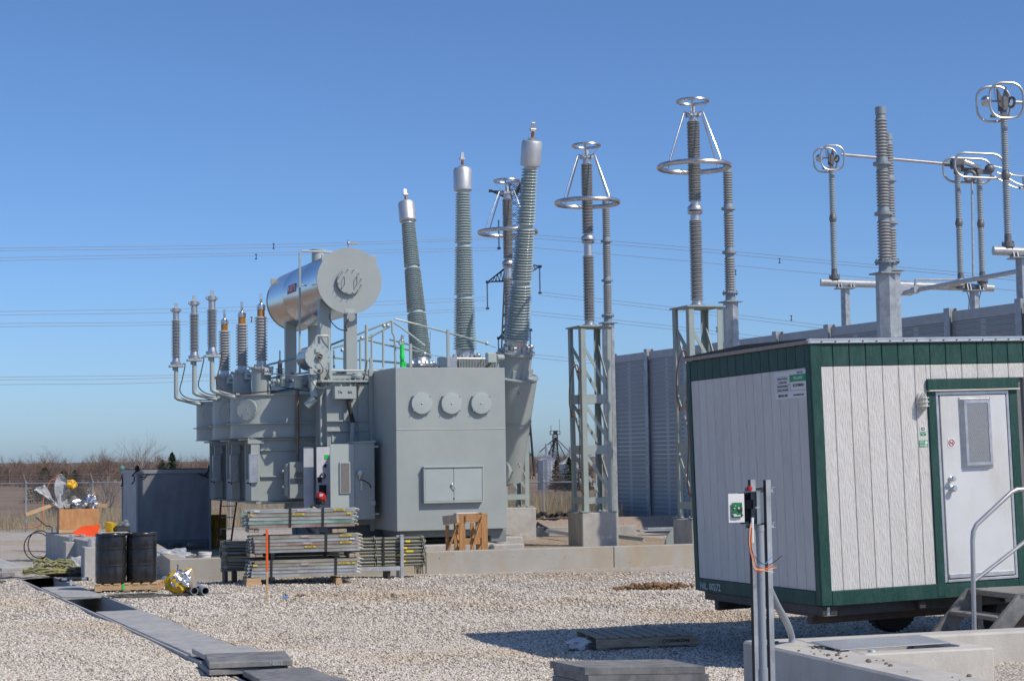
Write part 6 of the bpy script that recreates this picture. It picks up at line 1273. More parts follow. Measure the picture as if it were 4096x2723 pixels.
for u, v, w, h, mt in ((.2, .62, .012, .012, 0), (.62, .62, .016, .016, 0), (.3, .8, .010, .006, 0), (.45, .12, .06, .012, 0), (.2, .2, .03, .008, 0)): x_ = g0.x+(g1.x-g0.x)*u; z_ = g1.z+(g0.z-g1.z)*v; m.box((x_-w/2, -.088, z_-h/2), (x_+w/2, -.078, z_+h/2), .001)
m.build('chips', mat('pale_component', (.55, .57, .55), .5, var=.3, vs=60), pcb); m = MB(); x_ = g0.x+(g1.x-g0.x)*.65; m.box((x_-.03, -.086, g1.z+.012), (x_+.035, -.079, g1.z+.022)); m.box((x_-.005, -.084, g1.z+.045), (x_+.03, -.0785, g1.z+.075)); m.build('terminal_strip', RUBBER, pcb)
q = ER @ Vector((-.07, .04, EH+.01)); m = MB(); m.lathe([(.024, 0), (.024, .015), (.02, .032), (.009, .036)], q, n=16); m.build('red_beacon', RED, IP)
w0 = pp(3010, 2070, -.14); MB().tube(curve([w0, pp(3009, 2100, -.15), pp(3010, 2170, -.15)]), .012, 8).build('cable_sleeve', WHITE, IP)
for col, e, lowp in (((.85, .25, .02), (3098, 2264), (3024, 2272)), ((.85, .45, .02), (3106, 2269), (3030, 2275)), ((.5, .02, .02), (3092, 2262), (3020, 2282)), ((.10, .35, .70), (3087, 2226), (3033, 2262)), ((.05, .035, .03), (3128, 2221), (3058, 2256)), ((.65, .6, .5), (3095, 2288), (3018, 2272)), ((.45, .04, .03), (3086, 2258), (3028, 2268))):
    k = 'wire_%d_%d' % (col[0]*100, e[0]); mt = mat(k, col, .45, var=.05); j = random.Random(e[0]).uniform(-8, 4)
    MB().tube(curve([w0+Vector((j*.0005, 0, 0)), pp(3004+j, 2120, -.16), pp(3003+j, 2180, -.165), pp((3004+j+lowp[0])/2, 2235, -.17), pp(*lowp, -.18), pp(lowp[0]+(e[0]-lowp[0])*.45, (lowp[1]*.75+e[1]*.25)+4, -.18), pp(*e, -.19)], 7), .0032, 6).build('loose_wire', mt, IP)
# ================================================================ concrete containment walls and piers
CW = Fr(Vector((*G(678, 2236, .42)[:2], 0)), 15.5)
CT = thing('containment_wall', 'long low concrete containment wall with tan stains in front of the transformer', 'wall', CW)
def wall_seg(t, a, b_, mt=CONC): MB().box(a, b_, .012).build('wall_section', mt, t)
for i, (x0, x1) in enumerate(((0, 1.6), (1.612, 5.15), (5.162, 9.2), (9.212, 16))): wall_seg(CT, (x0, 0, -.3), (x1, .30, .42-.002*(i % 2)))
wall_seg(CT, (0.0, .306, -.3), (.30, 7.0, .418))
m = MB(); rr = random.Random(12)
for i in range(26): x = rr.uniform(5.3, 10); z = rr.uniform(.05, .36); m.sphere((x, .003, z), rr.uniform(.006, .014), 6, 4, (1, .5, 1))
kind(m.build('form_holes', mat('dark_pit', (.12, .11, .1), .9), CT), 'stuff')
TAN = gravel_mat('tan_gravel', False, (0.86, 0.74, 0.60))
_n, _k = 40, 60; vs = []
for j in range(_k+1):
    for i in range(_n+1):
        q = CW.w(.31+15.5*i/_n, .31+21.5*j/_k, 0); vs.append((q.x, q.y, gz(q.y)+.012+bumpy(q.x, q.y)*.6))
m = MB(); m.add(vs, [(j*(_n+1)+i, j*(_n+1)+i+1, (j+1)*(_n+1)+i+1, (j+1)*(_n+1)+i) for j in range(_k) for i in range(_n)]); kind(m.build('gravel_bed_ground', TAN, None, ang=60), 'structure')
# far containment curb behind the arrester plinths
q = P(2180, 2090, 57.5); fw_ = Fr(Vector((q.x, q.y, -.25)), 8.0); o = MB().box((-1.2, 0, -.2), (3.0, .25, .32), .015).build('concrete_curb', CONC2); o.matrix_world = fw_.M; tag(o, 'short low concrete curb behind the lattice stand plinth', 'curb')
LWF = Fr(Vector((*G(372, 2156, .60)[:2], 0)), 23.5)
LWt = thing('concrete_footing_wall', 'long grey concrete footing wall carrying the plywood box', 'wall', LWF)
wl_ = LWF.loc(G(216, 2128, .60)).y; MB().box((-.28, -1.2, -.3), (.30, wl_, .60), .015).build('wall_section', CONC2, LWt)
MB().box((.303, wl_-1.1, -.3), (1.6, wl_-.8, .597), .012).build('wall_section', CONC2, LWt)
def pier(px0, pxf, px1, pyt, pyb, dep, label):
    p = G((pxf+px1)/2, pyb); fr = Fr(Vector((*G(pxf, pyb)[:2], 0)), 20.0); w = fr.at(px1, pyb, y=0).x; h = fr.at((pxf+px1)/2, pyt, y=0).z
    t = thing('concrete_pier', label, 'pier', fr, 'concrete piers with anchor bolts'); MB().box((0, 0, -.3), (w, dep, h), .012).build('block', CONC2, t)
    for x, y in ((w*.28, dep*.3), (w*.72, dep*.3), (w*.28, dep*.75), (w*.72, dep*.75)):
        m = MB(); m.cyl((x, y, h-.01), (x, y, h+.16), .022, 10); m.lathe([(.045, 0), (.045, .03)], (x, y, h+.03), n=6); m.lathe([(.04, 0), (.04, .045)], (x, y, h+.11), n=6); m.build('anchor_bolt', GALV2, t)
pier(247, 262, 368, 2166, 2260, .6, 'grey concrete pier with anchor bolts next to the footing wall')
pier(329, 337, 450, 2187, 2310, .6, 'shorter concrete pier with anchor bolts half behind a black drum')
# steel stake with coiled cable
sf = Fr(Vector((*G(217, 2218)[:2], 0)), 20); t = thing('cable_stake', 'thin steel stake by the footing wall with a loop of black cable', 'stake', sf)
hz = sf.at(214, 2105, y=0).z; m = MB(); m.box((-.05, -.02, -.2), (.02, .02, hz), .004); m.build('stake', GALV, t)
m = MB(); cc = Vector((-.40, 0, hz-.42)); pts = []
for i in range(60): A = i/59*4*math.pi; pts.append(cc+Vector((.30*math.cos(A)+.05*math.sin(A*.5), .03*math.sin(A*.7), .34*math.sin(A)-.1*(i/59))))
pts = [Vector((-.45, 0, hz+.25)), Vector((-.2, 0, hz+.02)), Vector((-.05, 0, hz-.02))]+pts+[cc+Vector((.1, 0, -.5)), cc+Vector((0, 0, -.9))]; m.tube(curve(pts, 2), .016, 6); m.build('cable_loop', RUBBER, t)
# ================================================================ plywood box with scrap
pf = Fr(Vector((*P(237, 2128, 44.0)[:2], 0)), 18.0); z0 = pf.at(237, 2126, y=0).z; z1 = pf.at(237, 2036, y=0).z; pw = pf.at(397, 2080, y=0).x
PB = thing('plywood_box', 'orange plywood box full of torn wrapping and scrap on the footing wall', 'box', pf)
m = MB(); m.box((0, 0, z0+.06), (pw, .02, z1), .002); m.build('side_panel', PLY, PB); MB().box((0, .022, z0+.06), (.02, .9, z1), .002).build('side_panel', PLY, PB); MB().box((pw-.02, .022, z0+.06), (pw, .9, z1), .002).build('side_panel', PLY, PB); MB().box((.022, .88, z0+.06), (pw-.022, .9, z1), .002).build('side_panel', PLY, PB)
MB().box((.02, .02, z1-.14), (pw-.02, .88, z1-.12)).build('fill_board', WOODG, PB); MB().box((-.01, -.02, z0-.04), (pw+.01, .92, z0+.056), .004).build('base_frame', WOODH, PB)
def crumple(name, c, sc, seed, mt, label, cat, par_fr, n=3, amp=.35, group=None):
    bm = bmesh.new(); bmesh.ops.create_icosphere(bm, subdivisions=n, radius=1.0); rg = random.Random(seed); ph = [Vector((rg.uniform(-4, 4), rg.uniform(-4, 4), rg.uniform(-4, 4))) for _ in range(5)]
    for v in bm.verts:
        d = sum(math.sin(v.co.dot(p)*2.1+i) for i, p in enumerate(ph))/5; v.co *= 1+amp*d+rg.uniform(-.12, .12)*amp; v.co = Vector((v.co.x*sc[0], v.co.y*sc[1], v.co.z*sc[2]))+Vector(c)
    me = bpy.data.meshes.new(name); bm.to_mesh(me); bm.free(); me.materials.append(mt); o = link(name, me); o.matrix_world = par_fr.M; return tag(o, label, cat, group)
crumple('foil_wrap', (pw*.52, .3, z1+.10), (.26, .2, .13), 1, FOIL, 'crinkled silver foil heaped in the middle of the plywood box', 'foil', pf, amp=.6)
crumple('foil_wrap', (pw*.86, .3, z1+.14), (.14, .14, .19), 2, FOIL, 'upright twist of silver foil at the end of the plywood box', 'foil', pf, amp=.6)
crumple('dark_wrap_bundle', (pw*.28, .4, z1+.12), (.28, .22, .16), 3, POLYD, 'dark bundle of old wrapping in the plywood box', 'wrapping', pf, amp=.5)
crumple('dark_wrap_bundle', (pw*.7, .5, z1+.05), (.3, .2, .10), 4, POLYD, 'flat dark torn wrapping behind the foil in the plywood box', 'wrapping', pf, amp=.5)
m = MB(); m.tube(curve([(-.12, .2, z1-.02), (.1, .22, z1+.25), (.26, .2, z1+.50)]), [.06]*7+[.085]*6, 10); WT = thing('wrapped_tube', 'dark wrapped tube with a torn yellow foam end leaning out of the plywood box', 'tube', pf); m.build('tube_body', POLYD, WT)
crumple('yellow_cap', (.30, .19, z1+.60), (.13, .10, .12), 5, mat('yellow_foam', (.80, .45, .03), .6, var=.15, vs=12, bump=.5, bs=25), 'torn yellow foam', 'foam', pf, amp=.6)
_yc = bpy.data.objects['yellow_cap']; del _yc['category']; _yc.parent = WT; _yc.matrix_parent_inverse = WT.matrix_world.inverted(); _yc.name = 'foam_end'
def sheet_flap(name, pts, mt, label, cat, fr, w):
    m = MB(); a = curve([p for p, _ in pts], 5); b_ = curve([q_ for _, q_ in pts], 5); rg = random.Random(7); n = 6; vs = []
    for p, q_ in zip(a, b_):
        for k in range(n+1): v = Vector(p).lerp(Vector(q_), k/n); vs.append(v+Vector((rg.uniform(-w, w), rg.uniform(-w, w)*2, rg.uniform(-w, w))))
    m.add(vs, [(i*(n+1)+k, i*(n+1)+k+1, (i+1)*(n+1)+k+1, (i+1)*(n+1)+k) for i in range(len(a)-1) for k in range(n)]); o = m.build(name, mt, None, ang=60); o.matrix_world = fr.M; return tag(o, label, cat)
PSH = mat('clear_plastic_film', (.50, .52, .55), .25, var=.15, vs=6, alpha=.75, bump=.5, bs=14)
sheet_flap('plastic_film', [((-.05, .1, z1+.05), (.15, .2, z1+.05)), ((-.35, .12, z1+.35), (-.1, .2, z1+.2)), ((-.62, .1, z1+.50), (-.36, .15, z1+.62))], PSH, 'clear plastic film flaring out sideways from the plywood box', 'plastic', pf, .02)
sheet_flap('plastic_film', [((.0, .15, z1+.05), (.2, .2, z1+.05)), ((-.1, .15, z1+.5), (.2, .2, z1+.45)), ((-.02, .15, z1+.85), (.28, .18, z1+.62)), ((.1, .14, z1+.86), (.3, .18, z1+.55))], PSH, 'clear plastic film standing up from the plywood box', 'plastic', pf, .02)
m = MB(); m.bar((-.80, .1, z1-.12), (.0, .25, z1+.16), .08, .09, bev=.004); o = m.build('wood_offcut', WOODH); o.matrix_world = pf.M; tag(o, 'pale timber offcut sticking far out over the plywood box edge', 'timber')
m = MB(); m.bar((pw*.6, .5, z1+.14), (pw+.22, .3, z1+.04), .05, .10, bev=.004); o = m.build('wood_offcut', WOODH); o.matrix_world = pf.M; tag(o, 'short pale timber offcut lying beside the upright foil twist', 'timber')
m = MB(); m.prism([(pw*.84, .35, z1+.2), (pw*.9, .35, z1+.2), (pw*.93, .35, z1+.44), (pw*.86, .35, z1+.36)], (0, .04, 0)); o = m.build('wood_splinter', PLY); o.matrix_world = pf.M; tag(o, 'broken orange wood splinter above the silver foil twist', 'timber')
# orange safety netting draped over the wall
m = MB(); of = Fr(Vector((*P(300, 2130, 42.5)[:2], 0)), 18); c = [of.at(x, y, y=b_) for x, y, b_ in ((330, 2106, .0), (397, 2100, .6), (384, 2152, -.2), (290, 2132, -.4))]
n = 15
for i in range(n+1):
    for (a, b_, c2, d_) in ((c[0], c[1], c[3], c[2]), (c[0], c[3], c[1], c[2])):
        p = a.lerp(b_, i/n); q = c2.lerp(d_, i/n); m.bar(p, q, .034, .004, up=(0, -1, .2))
o = m.build('safety_netting', mat('red_orange_net', (.72, .08, .015), .5)); o.matrix_world = of.M; tag(o, 'orange plastic safety netting draped below the plywood box', 'netting')
# yellow case and pump behind the drums
yf_ = Fr(Vector((*P(437, 2127, 46.5)[:2], 0)), -12); a = yf_.at(421, 2088, y=0); b_ = yf_.at(446, 2130, y=0); t = thing('pump_case', 'bright yellow equipment case standing beside the grey curtained enclosure', 'case', yf_)
m = MB(); m.prism([(a.x, 0, b_.z-.3), (a.x, 0, a.z+.01), (b_.x, 0, a.z-.03), (b_.x, 0, b_.z-.3)], (0, .28, 0)); m.build('shell', YELLOW, t); m = MB(); m.box((a.x+.05, -.004, b_.z+.02), (b_.x-.04, 0, b_.z+.06)); m.build('label', ORANGE, t); m = MB(); m.tube(curve([(b_.x, .1, b_.z+.1), (b_.x+.09, .1, b_.z+.15), (b_.x+.1, .1, b_.z)]), .012, 6); m.build('cable', RUBBER, t)
uf = Fr(Vector((*P(480, 2130, 46.8)[:2], 0)), 20); t = thing('transfer_pump', 'grey blue pump with bent pipe beside the curtained enclosure', 'pump', uf); w_ = lambda x, y: uf.at(x, y, y=0)
PU = mat('pump_blue_grey', (.16, .20, .22), .5); m = MB(); m.tube(curve([w_(470, 2120), w_(482, 2100), w_(494, 2090), w_(503, 2084), w_(508, 2095), w_(507, 2130)]), .055, 10); m.sphere(w_(505, 2102), .11, 12, 8); m.build('pipe', PU, t)
m = MB(); q = w_(483, 2128); m.cyl(q-Vector((.28, 0, -.0)), q+Vector((.22, 0, .02)), .17, 18); m.cyl(q-Vector((.34, 0, 0)), q-Vector((.28, 0, 0)), .09, 12); m.build('motor', RUBBER, t); MB().box(q-Vector((.3, .2, .55)), q+Vector((.25, .2, -.17)), .02).build('base', PU, t)
# ================================================================ grey curtained enclosure
EF = Fr(Vector((*P(548, 2182, 49.5)[:2], -.12)), 20.0); EN = thing('curtained_enclosure', 'dark grey canvas curtained steel frame enclosure', 'enclosure', EF)
ew = EF.at(840, 2000, y=0).x; ezt = EF.at(548, 1876, y=0).z; ezb = EF.at(600, 2160, y=0).z; ed = EF.at(491, 1900, x=0).y
def curtain(m, p0, p1, zb, zt, n, amp, nrm, seed):
    rg = random.Random(seed); vs = []; ph = [rg.uniform(0, 6) for _ in range(4)]; p0 = Vector(p0); p1 = Vector(p1); rows = 14
    for i in range(n+1):
        for j in range(rows+1):
            u, v = i/n, j/rows; w = amp*(math.sin(u*21+ph[0]+v*3)*.4+math.sin(u*37+ph[1]-v*5)*.25+math.sin(u*9+v*8+ph[2])*.5)*(1-.85*v**3)
            p = p0.lerp(p1, u)+Vector(nrm)*w; vs.append((p.x, p.y, zb+(zt-zb)*v))
    m.add(vs, [(i*(rows+1)+j, (i+1)*(rows+1)+j, (i+1)*(rows+1)+j+1, i*(rows+1)+j+1) for i in range(n) for j in range(rows)])
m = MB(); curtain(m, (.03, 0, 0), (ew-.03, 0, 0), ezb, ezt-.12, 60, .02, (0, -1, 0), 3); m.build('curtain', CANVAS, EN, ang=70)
m = MB(); curtain(m, (0, ed-.03, 0), (0, .03, 0), ezb, ezt-.08, 40, .018, (-1, 0, 0), 5); m.build('curtain', CANVAS_LIT, EN, ang=70); m = MB(); curtain(m, (ew, .03, 0), (ew, ed-.03, 0), ezb, ezt-.1, 30, .02, (1, 0, 0), 6); m.build('curtain', CANVAS, EN, ang=70)
FRM = mat('enclosure_frame', (.30, .315, .33), .5, metal=.2)
for x in (0, ew):
    for y in (0, ed): MB().box((x-.03, y-.03, 0), (x+.03, y+.03, ezt), .005).build('frame_post', FRM, EN)
m = MB(); m.box((-.035, -.035, ezt-.13), (ew+.035, .02, ezt-.02), .005); m.build('top_rail', FRM, EN); MB().box((-.04, .021, ezt-.12), (.02, ed, ezt-.02), .005).build('top_rail', FRM, EN); MB().box((-.02, .0, ezt-.02), (ew+.02, ed, ezt), .01).build('roof_sheet', RUBBER, EN)
m = MB(); m.box((-.03, -.02, ezb-.10), (ew+.03, .06, ezb-.0), .005); m.build('base_rail', mat('base_rail_blue', (.12, .14, .17), .5), EN)
for x in (.05, ew*.35, ew*.62, ew-.12): MB().box((x, .0, -.12), (x+.14, ed, ezb-.10), .005).build('skid', mat('skid_paint', (.10, .12, .15), .6) if 'skid_paint' not in bpy.data.materials else bpy.data.materials['skid_paint'], EN)
m = MB()
for x, y in ((.0, 0), (ew, 0)): m.sphere((x, y-.05, ezt+.02), .07, 8, 6, (1, .8, 1.3)); m.tube(curve([(x, y-.05, ezt), (x-.08, y-.06, ezt-.12), (x-.15, y-.05, ezt-.20)]), .02, 5)
for a, b_ in (((-.05, .25, ezt-.15), (-.12, .2, ezt-.42)), ((.1, -.05, ezt-.22), (.3, -.06, ezt-.12)), ((-.05, ed-.1, ezt-.2), (-.06, ed-.08, ezt-.5)), ((ew-.35, -.05, ezt-.14), (ew-.05, -.06, ezt-.25))): m.tube(curve([a, Vector(a).lerp(Vector(b_), .5)+Vector((.04, 0, -.03)), b_]), .018, 5)
m.build('tie_straps', RUBBER, EN); MB().sphere((-.02, ed, ezt+.02), .07, 8, 6, (1, 1, 1.2)).build('glove', mat('teal_glove', (.12, .3, .27), .8), EN)
# ================================================================ ladder and yellow drum
LF = Fr(Vector((*P(900, 2186, 50.0)[:2], -.13)), 20); LA_ = thing('step_ladder', 'red fibreglass step ladder beside the yellow drum', 'ladder', LF); l_ = lambda x, y, b: LF.at(x, y, y=b)
for (x0, y0, x1, y1) in ((870, 2184, 889, 1946), (924, 2168, 946, 2005)):
    a, b_ = l_(x0, y0, -.2), l_(x1, y1, .35); m = MB(); m.bar(a, b_, .035, .09, up=(0, 1, 0), bev=.004); m.build('rail', RED, LA_)
for i in range(5):
    t_ = .08+.19*i; a = l_(870, 2184, -.2).lerp(l_(889, 1946, .35), t_+.02); b_ = l_(924, 2168, -.2).lerp(l_(946, 2005, .35), min(.99, t_*1.35)); b_.z = a.z; b_.y = a.y; m = MB(); m.bar(a, b_, .08, .025); m.build('rung', ALUC, LA_)
YF = Fr(Vector((*P(866, 2169, 51.5)[:2], -.15)), 0); YD = thing('yellow_drum', 'faded yellow steel drum standing behind the red ladder', 'drum', YF)
hd = YF.at(866, 2058, y=0).z; m = MB(); r = .285; m.lathe([(r, 0), (r+.01, .01), (r, .03), (r, hd*.33), (r+.012, hd*.345), (r, hd*.36), (r, hd*.64), (r+.012, hd*.655), (r, hd*.67), (r, hd-.03), (r+.01, hd-.012), (r, hd), (r-.02, hd), (r-.02, hd-.02)], (0, 0, 0), n=36); m.build('body', mat('faded_yellow_drum', (.50, .36, .02), .45, var=.2), YD)
q = YF.at(885, 2110, y=-.29); m = MB(); m.add([(r*1.01*math.cos(R_(a_)), r*1.01*math.sin(R_(a_)), z) for a_ in (288, 300, 312) for z in (hd*.4, hd*.58)], [(0, 2, 3, 1), (2, 4, 5, 3)]); m.build('label', WLAB, YD)
# ================================================================ scaffold planks
SCF = Fr(Vector((*G(994, 2339)[:2], 0)), 14.0)
def plank_mesh(L, w, h):
    m = MB(); t = .012
    m.box((0, 0, h-.012), (L, w, h), .003); m.box((0, 0, .0), (L, t, h-.012), .002); m.box((0, w-t, 0), (L, w, h-.012), .002); m.box((0, t, 0), (L, .04, t)); m.box((0, w-.04, 0), (L, w-t, t))
    m.box((.0, .0, h*.40), (L, -.004, h*.52)); m.box((0, 0, h*.86), (L, -.006, h*.97))
    for x, s_ in ((0, -1), (L, 1)):
        for y in (.04, w-.07):
            m.tube([(x, y+.015, h*.7), (x+s_*.04, y+.015, h*.85), (x+s_*.075, y+.015, h*.55), (x+s_*.06, y+.015, h*.2)], .011, 5)
    for x in (.06, L-.06): m.cyl((x, -.004, h*.3), (x, -.010, h*.3), .008, 6)
    return m
PLm = {}
rr = random.Random(5)
def bundle(px0, px1, py0, py1, label, colors, labels_, straps):
    d_ = 34.2; a = SCF.at(px0, py1, y=0); b_ = SCF.at(px1, py0, y=0); L = SCF.at(px1, (py0+py1)/2, y=0).x-a.x; n = len(colors); h = (b_.z-a.z)/n; w = .235
    fr = Fr(SCF.w(a.x, 0, a.z), 14.0); t = thing('plank_bundle', label, 'scaffold planks', fr, 'strapped bundles of scaffold planks')
    for i in range(n):
        for j in range(3):
            k = (round(L, 2), round(h, 3), colors[i] if j == 0 else rr.randrange(4))
            if k not in PLm: o = plank_mesh(L, w, h-.011).build('plank', PLK[k[2]], t, ang=25); PLm[k] = o.data
            else: o = link('plank', PLm[k], t)
            o.location = (rr.uniform(-.02, .02) + (n-1-i)*rr.uniform(-.008, .012), j*(w+.008), (n-1-i)*h); 
    for u in straps:
        x = L*u; H = n*h; W_ = 3*(w+.008); m = MB(); e = .012
        m.bar((x, -e, -.005), (x+.006, -e, H+.005), .045, .004, up=(0, 1, 0)); m.bar((x+.006, -e, H+.006), (x+.006, W_+e, H+.006), .045, .004); m.bar((x, W_+e, -.005), (x+.006, W_+e, H+.005), .045, .004, up=(0, 1, 0)); m.build('strap', RUBBER, t)
    for (row, u, w_, kind_, txt) in labels_:
        z = (n-1-row)*h+h*.32; x = L*u; m = MB(); m.box((x-w_/2, -.018, z), (x+w_/2, -.0125, z+h*.46)); o = m.build('label', YLAB if kind_ == 'y' else WLAB, t)
        if txt: text('lettering', txt, h*.42, (x, -.0185, z+h*.23), FRONT, SIGNK if kind_ == 'y' else SIGNR, t, sx=1.3, ext=.0005)
    return t
bundle(994, 1416, 2029, 2113, 'topmost strapped bundle of scaffold planks with a green sprayed plank', (0, 3, 0, 1, 2), ((0, .08, .10, 'w', ''), (0, .5, .18, 'w', 'PLATFORM'), (0, .86, .22, 'y', 'SAFWAY'), (1, .47, .22, 'y', 'SAFWAY'), (1, .03, .06, 'y', ''), (1, .95, .08, 'y', '')), (.39, .70))
bundle(1016, 1437, 2132, 2212, 'middle strapped bundle of scaffold planks with a rusty plank', (3, 0, 2, 3, 0), ((0, .48, .16, 'w', 'PLATFORM'), (0, .87, .22, 'y', 'SAFWAY'), (2, .50, .18, 'w', 'PLATFORM'), (2, .87, .22, 'y', 'SAFWAY'), (1, .93, .09, 'w', ''), (3, .53, .2, 'y', 'SAFWAY')), (.135, .68))
bundle(1008, 1430, 2229, 2309, 'lowest strapped bundle of scaffold planks resting on timber blocks', (3, 3, 0, 0, 0), ((1, .5, .16, 'w', 'PLATFORM'), (1, .87, .22, 'y', 'SAFWAY'), (1, .03, .08, 'y', ''), (1, .96, .06, 'y', '')), (.18, .79))
for px0, px1, py0, py1, lab in ((995, 1038, 2113, 2131, 'timber spacer between the topmost and middle plank bundles'), (1330, 1388, 2113, 2131, 'timber spacer under the green sprayed plank bundle near its labelled end'), (1000, 1052, 2212, 2229, 'timber spacer between the middle and lowest plank bundles'), (1398, 1420, 2212, 2229, 'timber spacer under the rusty plank bundle near its labelled end')):
    a = SCF.at(px0, py1, y=0); b_ = SCF.at(px1, py0, y=0); m = MB(); m.box((a.x, .02, a.z+.002), (a.x+.10, .72, b_.z-.002), .006); m.box((a.x+.105, .03, a.z+.002), (max(b_.x, a.x+.2), .70, b_.z-.002), .01); o = m.build('timber_spacer', WOODG); o.matrix_world = SCF.M; tag(o, lab, 'timber', 'timbers under the planks')
for px0, px1, lab in ((984, 1045, 'stacked pale timber block under the lowest plank bundle beside the orange stake'), (1342, 1367, 'single pale timber block under the lowest plank bundle')):
    a = SCF.at(px0, 2335, y=0); b_ = SCF.at(px1, 2310, y=0); m = MB(); m.box((a.x, -.05, -.03), (b_.x, .75, b_.z*.45), .006); m.box((a.x+.01, -.03, b_.z*.46), (b_.x-.01, .75, b_.z-.003), .006); o = m.build('timber_block', WOODH); o.matrix_world = SCF.M; tag(o, lab, 'timber', 'timbers under the planks')
# scaffold tubes in a steel rack
RF = Fr(Vector((*P(897, 2330, 34.35)[:2], 0)), 15.0); RK = thing('tube_rack', 'rack of olive scaffold tubes with couplings behind the plank bundles', 'scaffold tubes', RF); r_ = lambda x, y: RF.at(x, y, y=0)
x0, x1 = r_(900, 2200).x, r_(1698, 2200).x; zt, zb = r_(1640, 2148).z, r_(1640, 2262).z; tb = [None]
for i in range(9):
    for j in range(4):
        mt = TUBEM[(i*3+j) % 2]; key = mt.name
        if key not in PLm:
            m = MB(); L = x1-x0; m.cyl((0, 0, 0), (L, 0, 0), .0245, 12)
            for x in (.03, L*.25, L*.5, L*.75, L-.03):
                m.lathe([(.026, 0), (.055, .004), (.055, .014), (.026, .018)], (x, 0, 0), (1, 0, 0), 8)
            m.box((L-.03, -.035, -.03), (L+.03, .035, .03), .008); m.box((-.05, -.04, -.035), (.03, .04, .035), .008); o = m.build('tube', mt, RK); PLm[key] = o.data
        else: o = link('tube', PLm[key], RK)
        o.location = (x0+rr.uniform(-.03, .03), .06+j*.085, zb+.02+(8-i)*(zt-zb)/8.6)
        if j == 0 and i in (1, 3, 4, 5, 7): l = MB().lathe([(.0255, 0), (.0255, rr.uniform(.06, .22))], (x1-.35+rr.uniform(-.2, .15), .06, o.location.z), (1, 0, 0), 12).build('tape', YLAB, RK)
for px in (1606, 1090):
    x = r_(px, 2200).x; m = MB(); m.box((x-.035, -.06, -.05), (x+.035, 0, r_(1606, 2137).z), .006); m.build('rack_post', GALV2, RK); MB().box((x-.03, .36, -.05), (x+.03, .41, zt+.03), .006).build('rack_post', GALV2, RK)
zr = r_(1500, 2275).z; MB().box((x0+.6, -.05, zr-.04), (r_(1604, 2275).x, 0, zr+.045), .005).build('rack_rail', GALV2, RK); MB().box((x0+.6, .36, zr-.04), (r_(1604, 2275).x, .40, zr+.045), .005).build('rack_rail', GALV2, RK)
for px in (905, 942, 1555): x = r_(px, 2200).x; MB().box((x-.03, .0, -.05), (x+.03, .5, zb-.01), .005).build('rack_foot', DSTEEL, RK)
x = r_(1535, 2200).x; MB().box((x-.02, -.008+.02, zb-.02), (x+.02, .026, zt+.02), .002).build('strap', RUBBER, RK)
m = MB()
for i in range(14): x = r_(1660+i*2.6, 2270).x; m.tube([(x, .05+.02*(i % 3), zb), (x+rr.uniform(-.02, .02), .05, zb-.14-rr.uniform(0, .05))], .005, 4)
kind(m.build('pin_chains', DSTEEL, RK), 'stuff')
# ================================================================ survey stake
p = G(1069, 2398); m = MB(); top = P(1066, 2115, p.y); hz = top.z; f = Fr(Vector((p.x, p.y, 0)), 15); t = thing('survey_stake', 'slim wooden survey stake with a fluorescent orange upper half', 'stake', f)
zm = hz*.40; MB().box((-.018, -.012, -.2), (.018, .012, zm), .003).build('stake', WOODH, t); MB().box((-.0185, -.0125, zm), (.0185, .0125, hz), .003).build('painted_top', ORANGE, t)
# ================================================================ drums on a pallet
DF = Fr(Vector((*G(378, 2366)[:2], 0)), 4.0); DP = thing('drum_pallet', 'new wooden pallet carrying the two black drums', 'pallet', DF); pwid = DF.at(632, 2366, y=0).x
for j, y in enumerate((0, .42, .86)): MB().box((0, y, .02), (pwid, y+.09, .115), .004).build('stringer', WOODH, DP)
for i in range(7): x = i*(pwid-.12)/6; MB().box((x, -.01, .117), (x+.11, .96, .137), .003).build('deck_board', WOODH, DP)
for x in (0, pwid*.45, pwid-.13): MB().box((x, .0, .0), (x+.13, .95, .018), .003).build('bottom_board', WOODH, DP)
def drum(px, pyb, y, label):
    c = DF.at(px, pyb, y=y); fr = Fr(DF.w(c.x, y, .139), 10); t = thing('black_drum', label, 'drum', fr, 'black plastic drums'); r = .277; h = .90; m = MB(); pr = [(r*.93, 0), (r*.97, .015), (r*.98, .05)]
    pr += [(r*.985, .10), (r, .13), (r, h*.32), (r*.985, h*.335), (r*1.005, h*.345), (r*1.005, h*.36), (r*.99, h*.37), (r, h*.40), (r*1.0, h*.66), (r*.985, h*.675), (r*1.005, h*.685), (r*1.005, h*.70), (r*.99, h*.71), (r, h*.74), (r*.99, h*.90), (r*.96, h*.925), (r*.965, h*.94), (r*1.02, h*.95), (r*1.02, h*.985), (r*.99, h), (r*.93, h), (r*.92, h*.975), (r*.3, h*.972), (.0, h*.97)]
    m.lathe(pr, (0, 0, 0), n=48, cap=False); m.build('body', BLACK, t, ang=50)
    for A in (195, 345): m = MB(); m.lathe([(.04, 0), (.04, .018), (.03, .022)], (.2*math.cos(R_(A)), .2*math.sin(R_(A)), h*.973), n=12); m.build('bung_cap', WHITE, t)
drum(443, 2338, .30, 'black plastic drum on the pallet beside the concrete piers'); drum(566, 2334, .46, 'black plastic drum on the pallet beside the foil covered valve')
MB().box((pwid*.44, -.014, .03), (pwid*.47, -.011, .137)).build('green_band', LIME, DP)
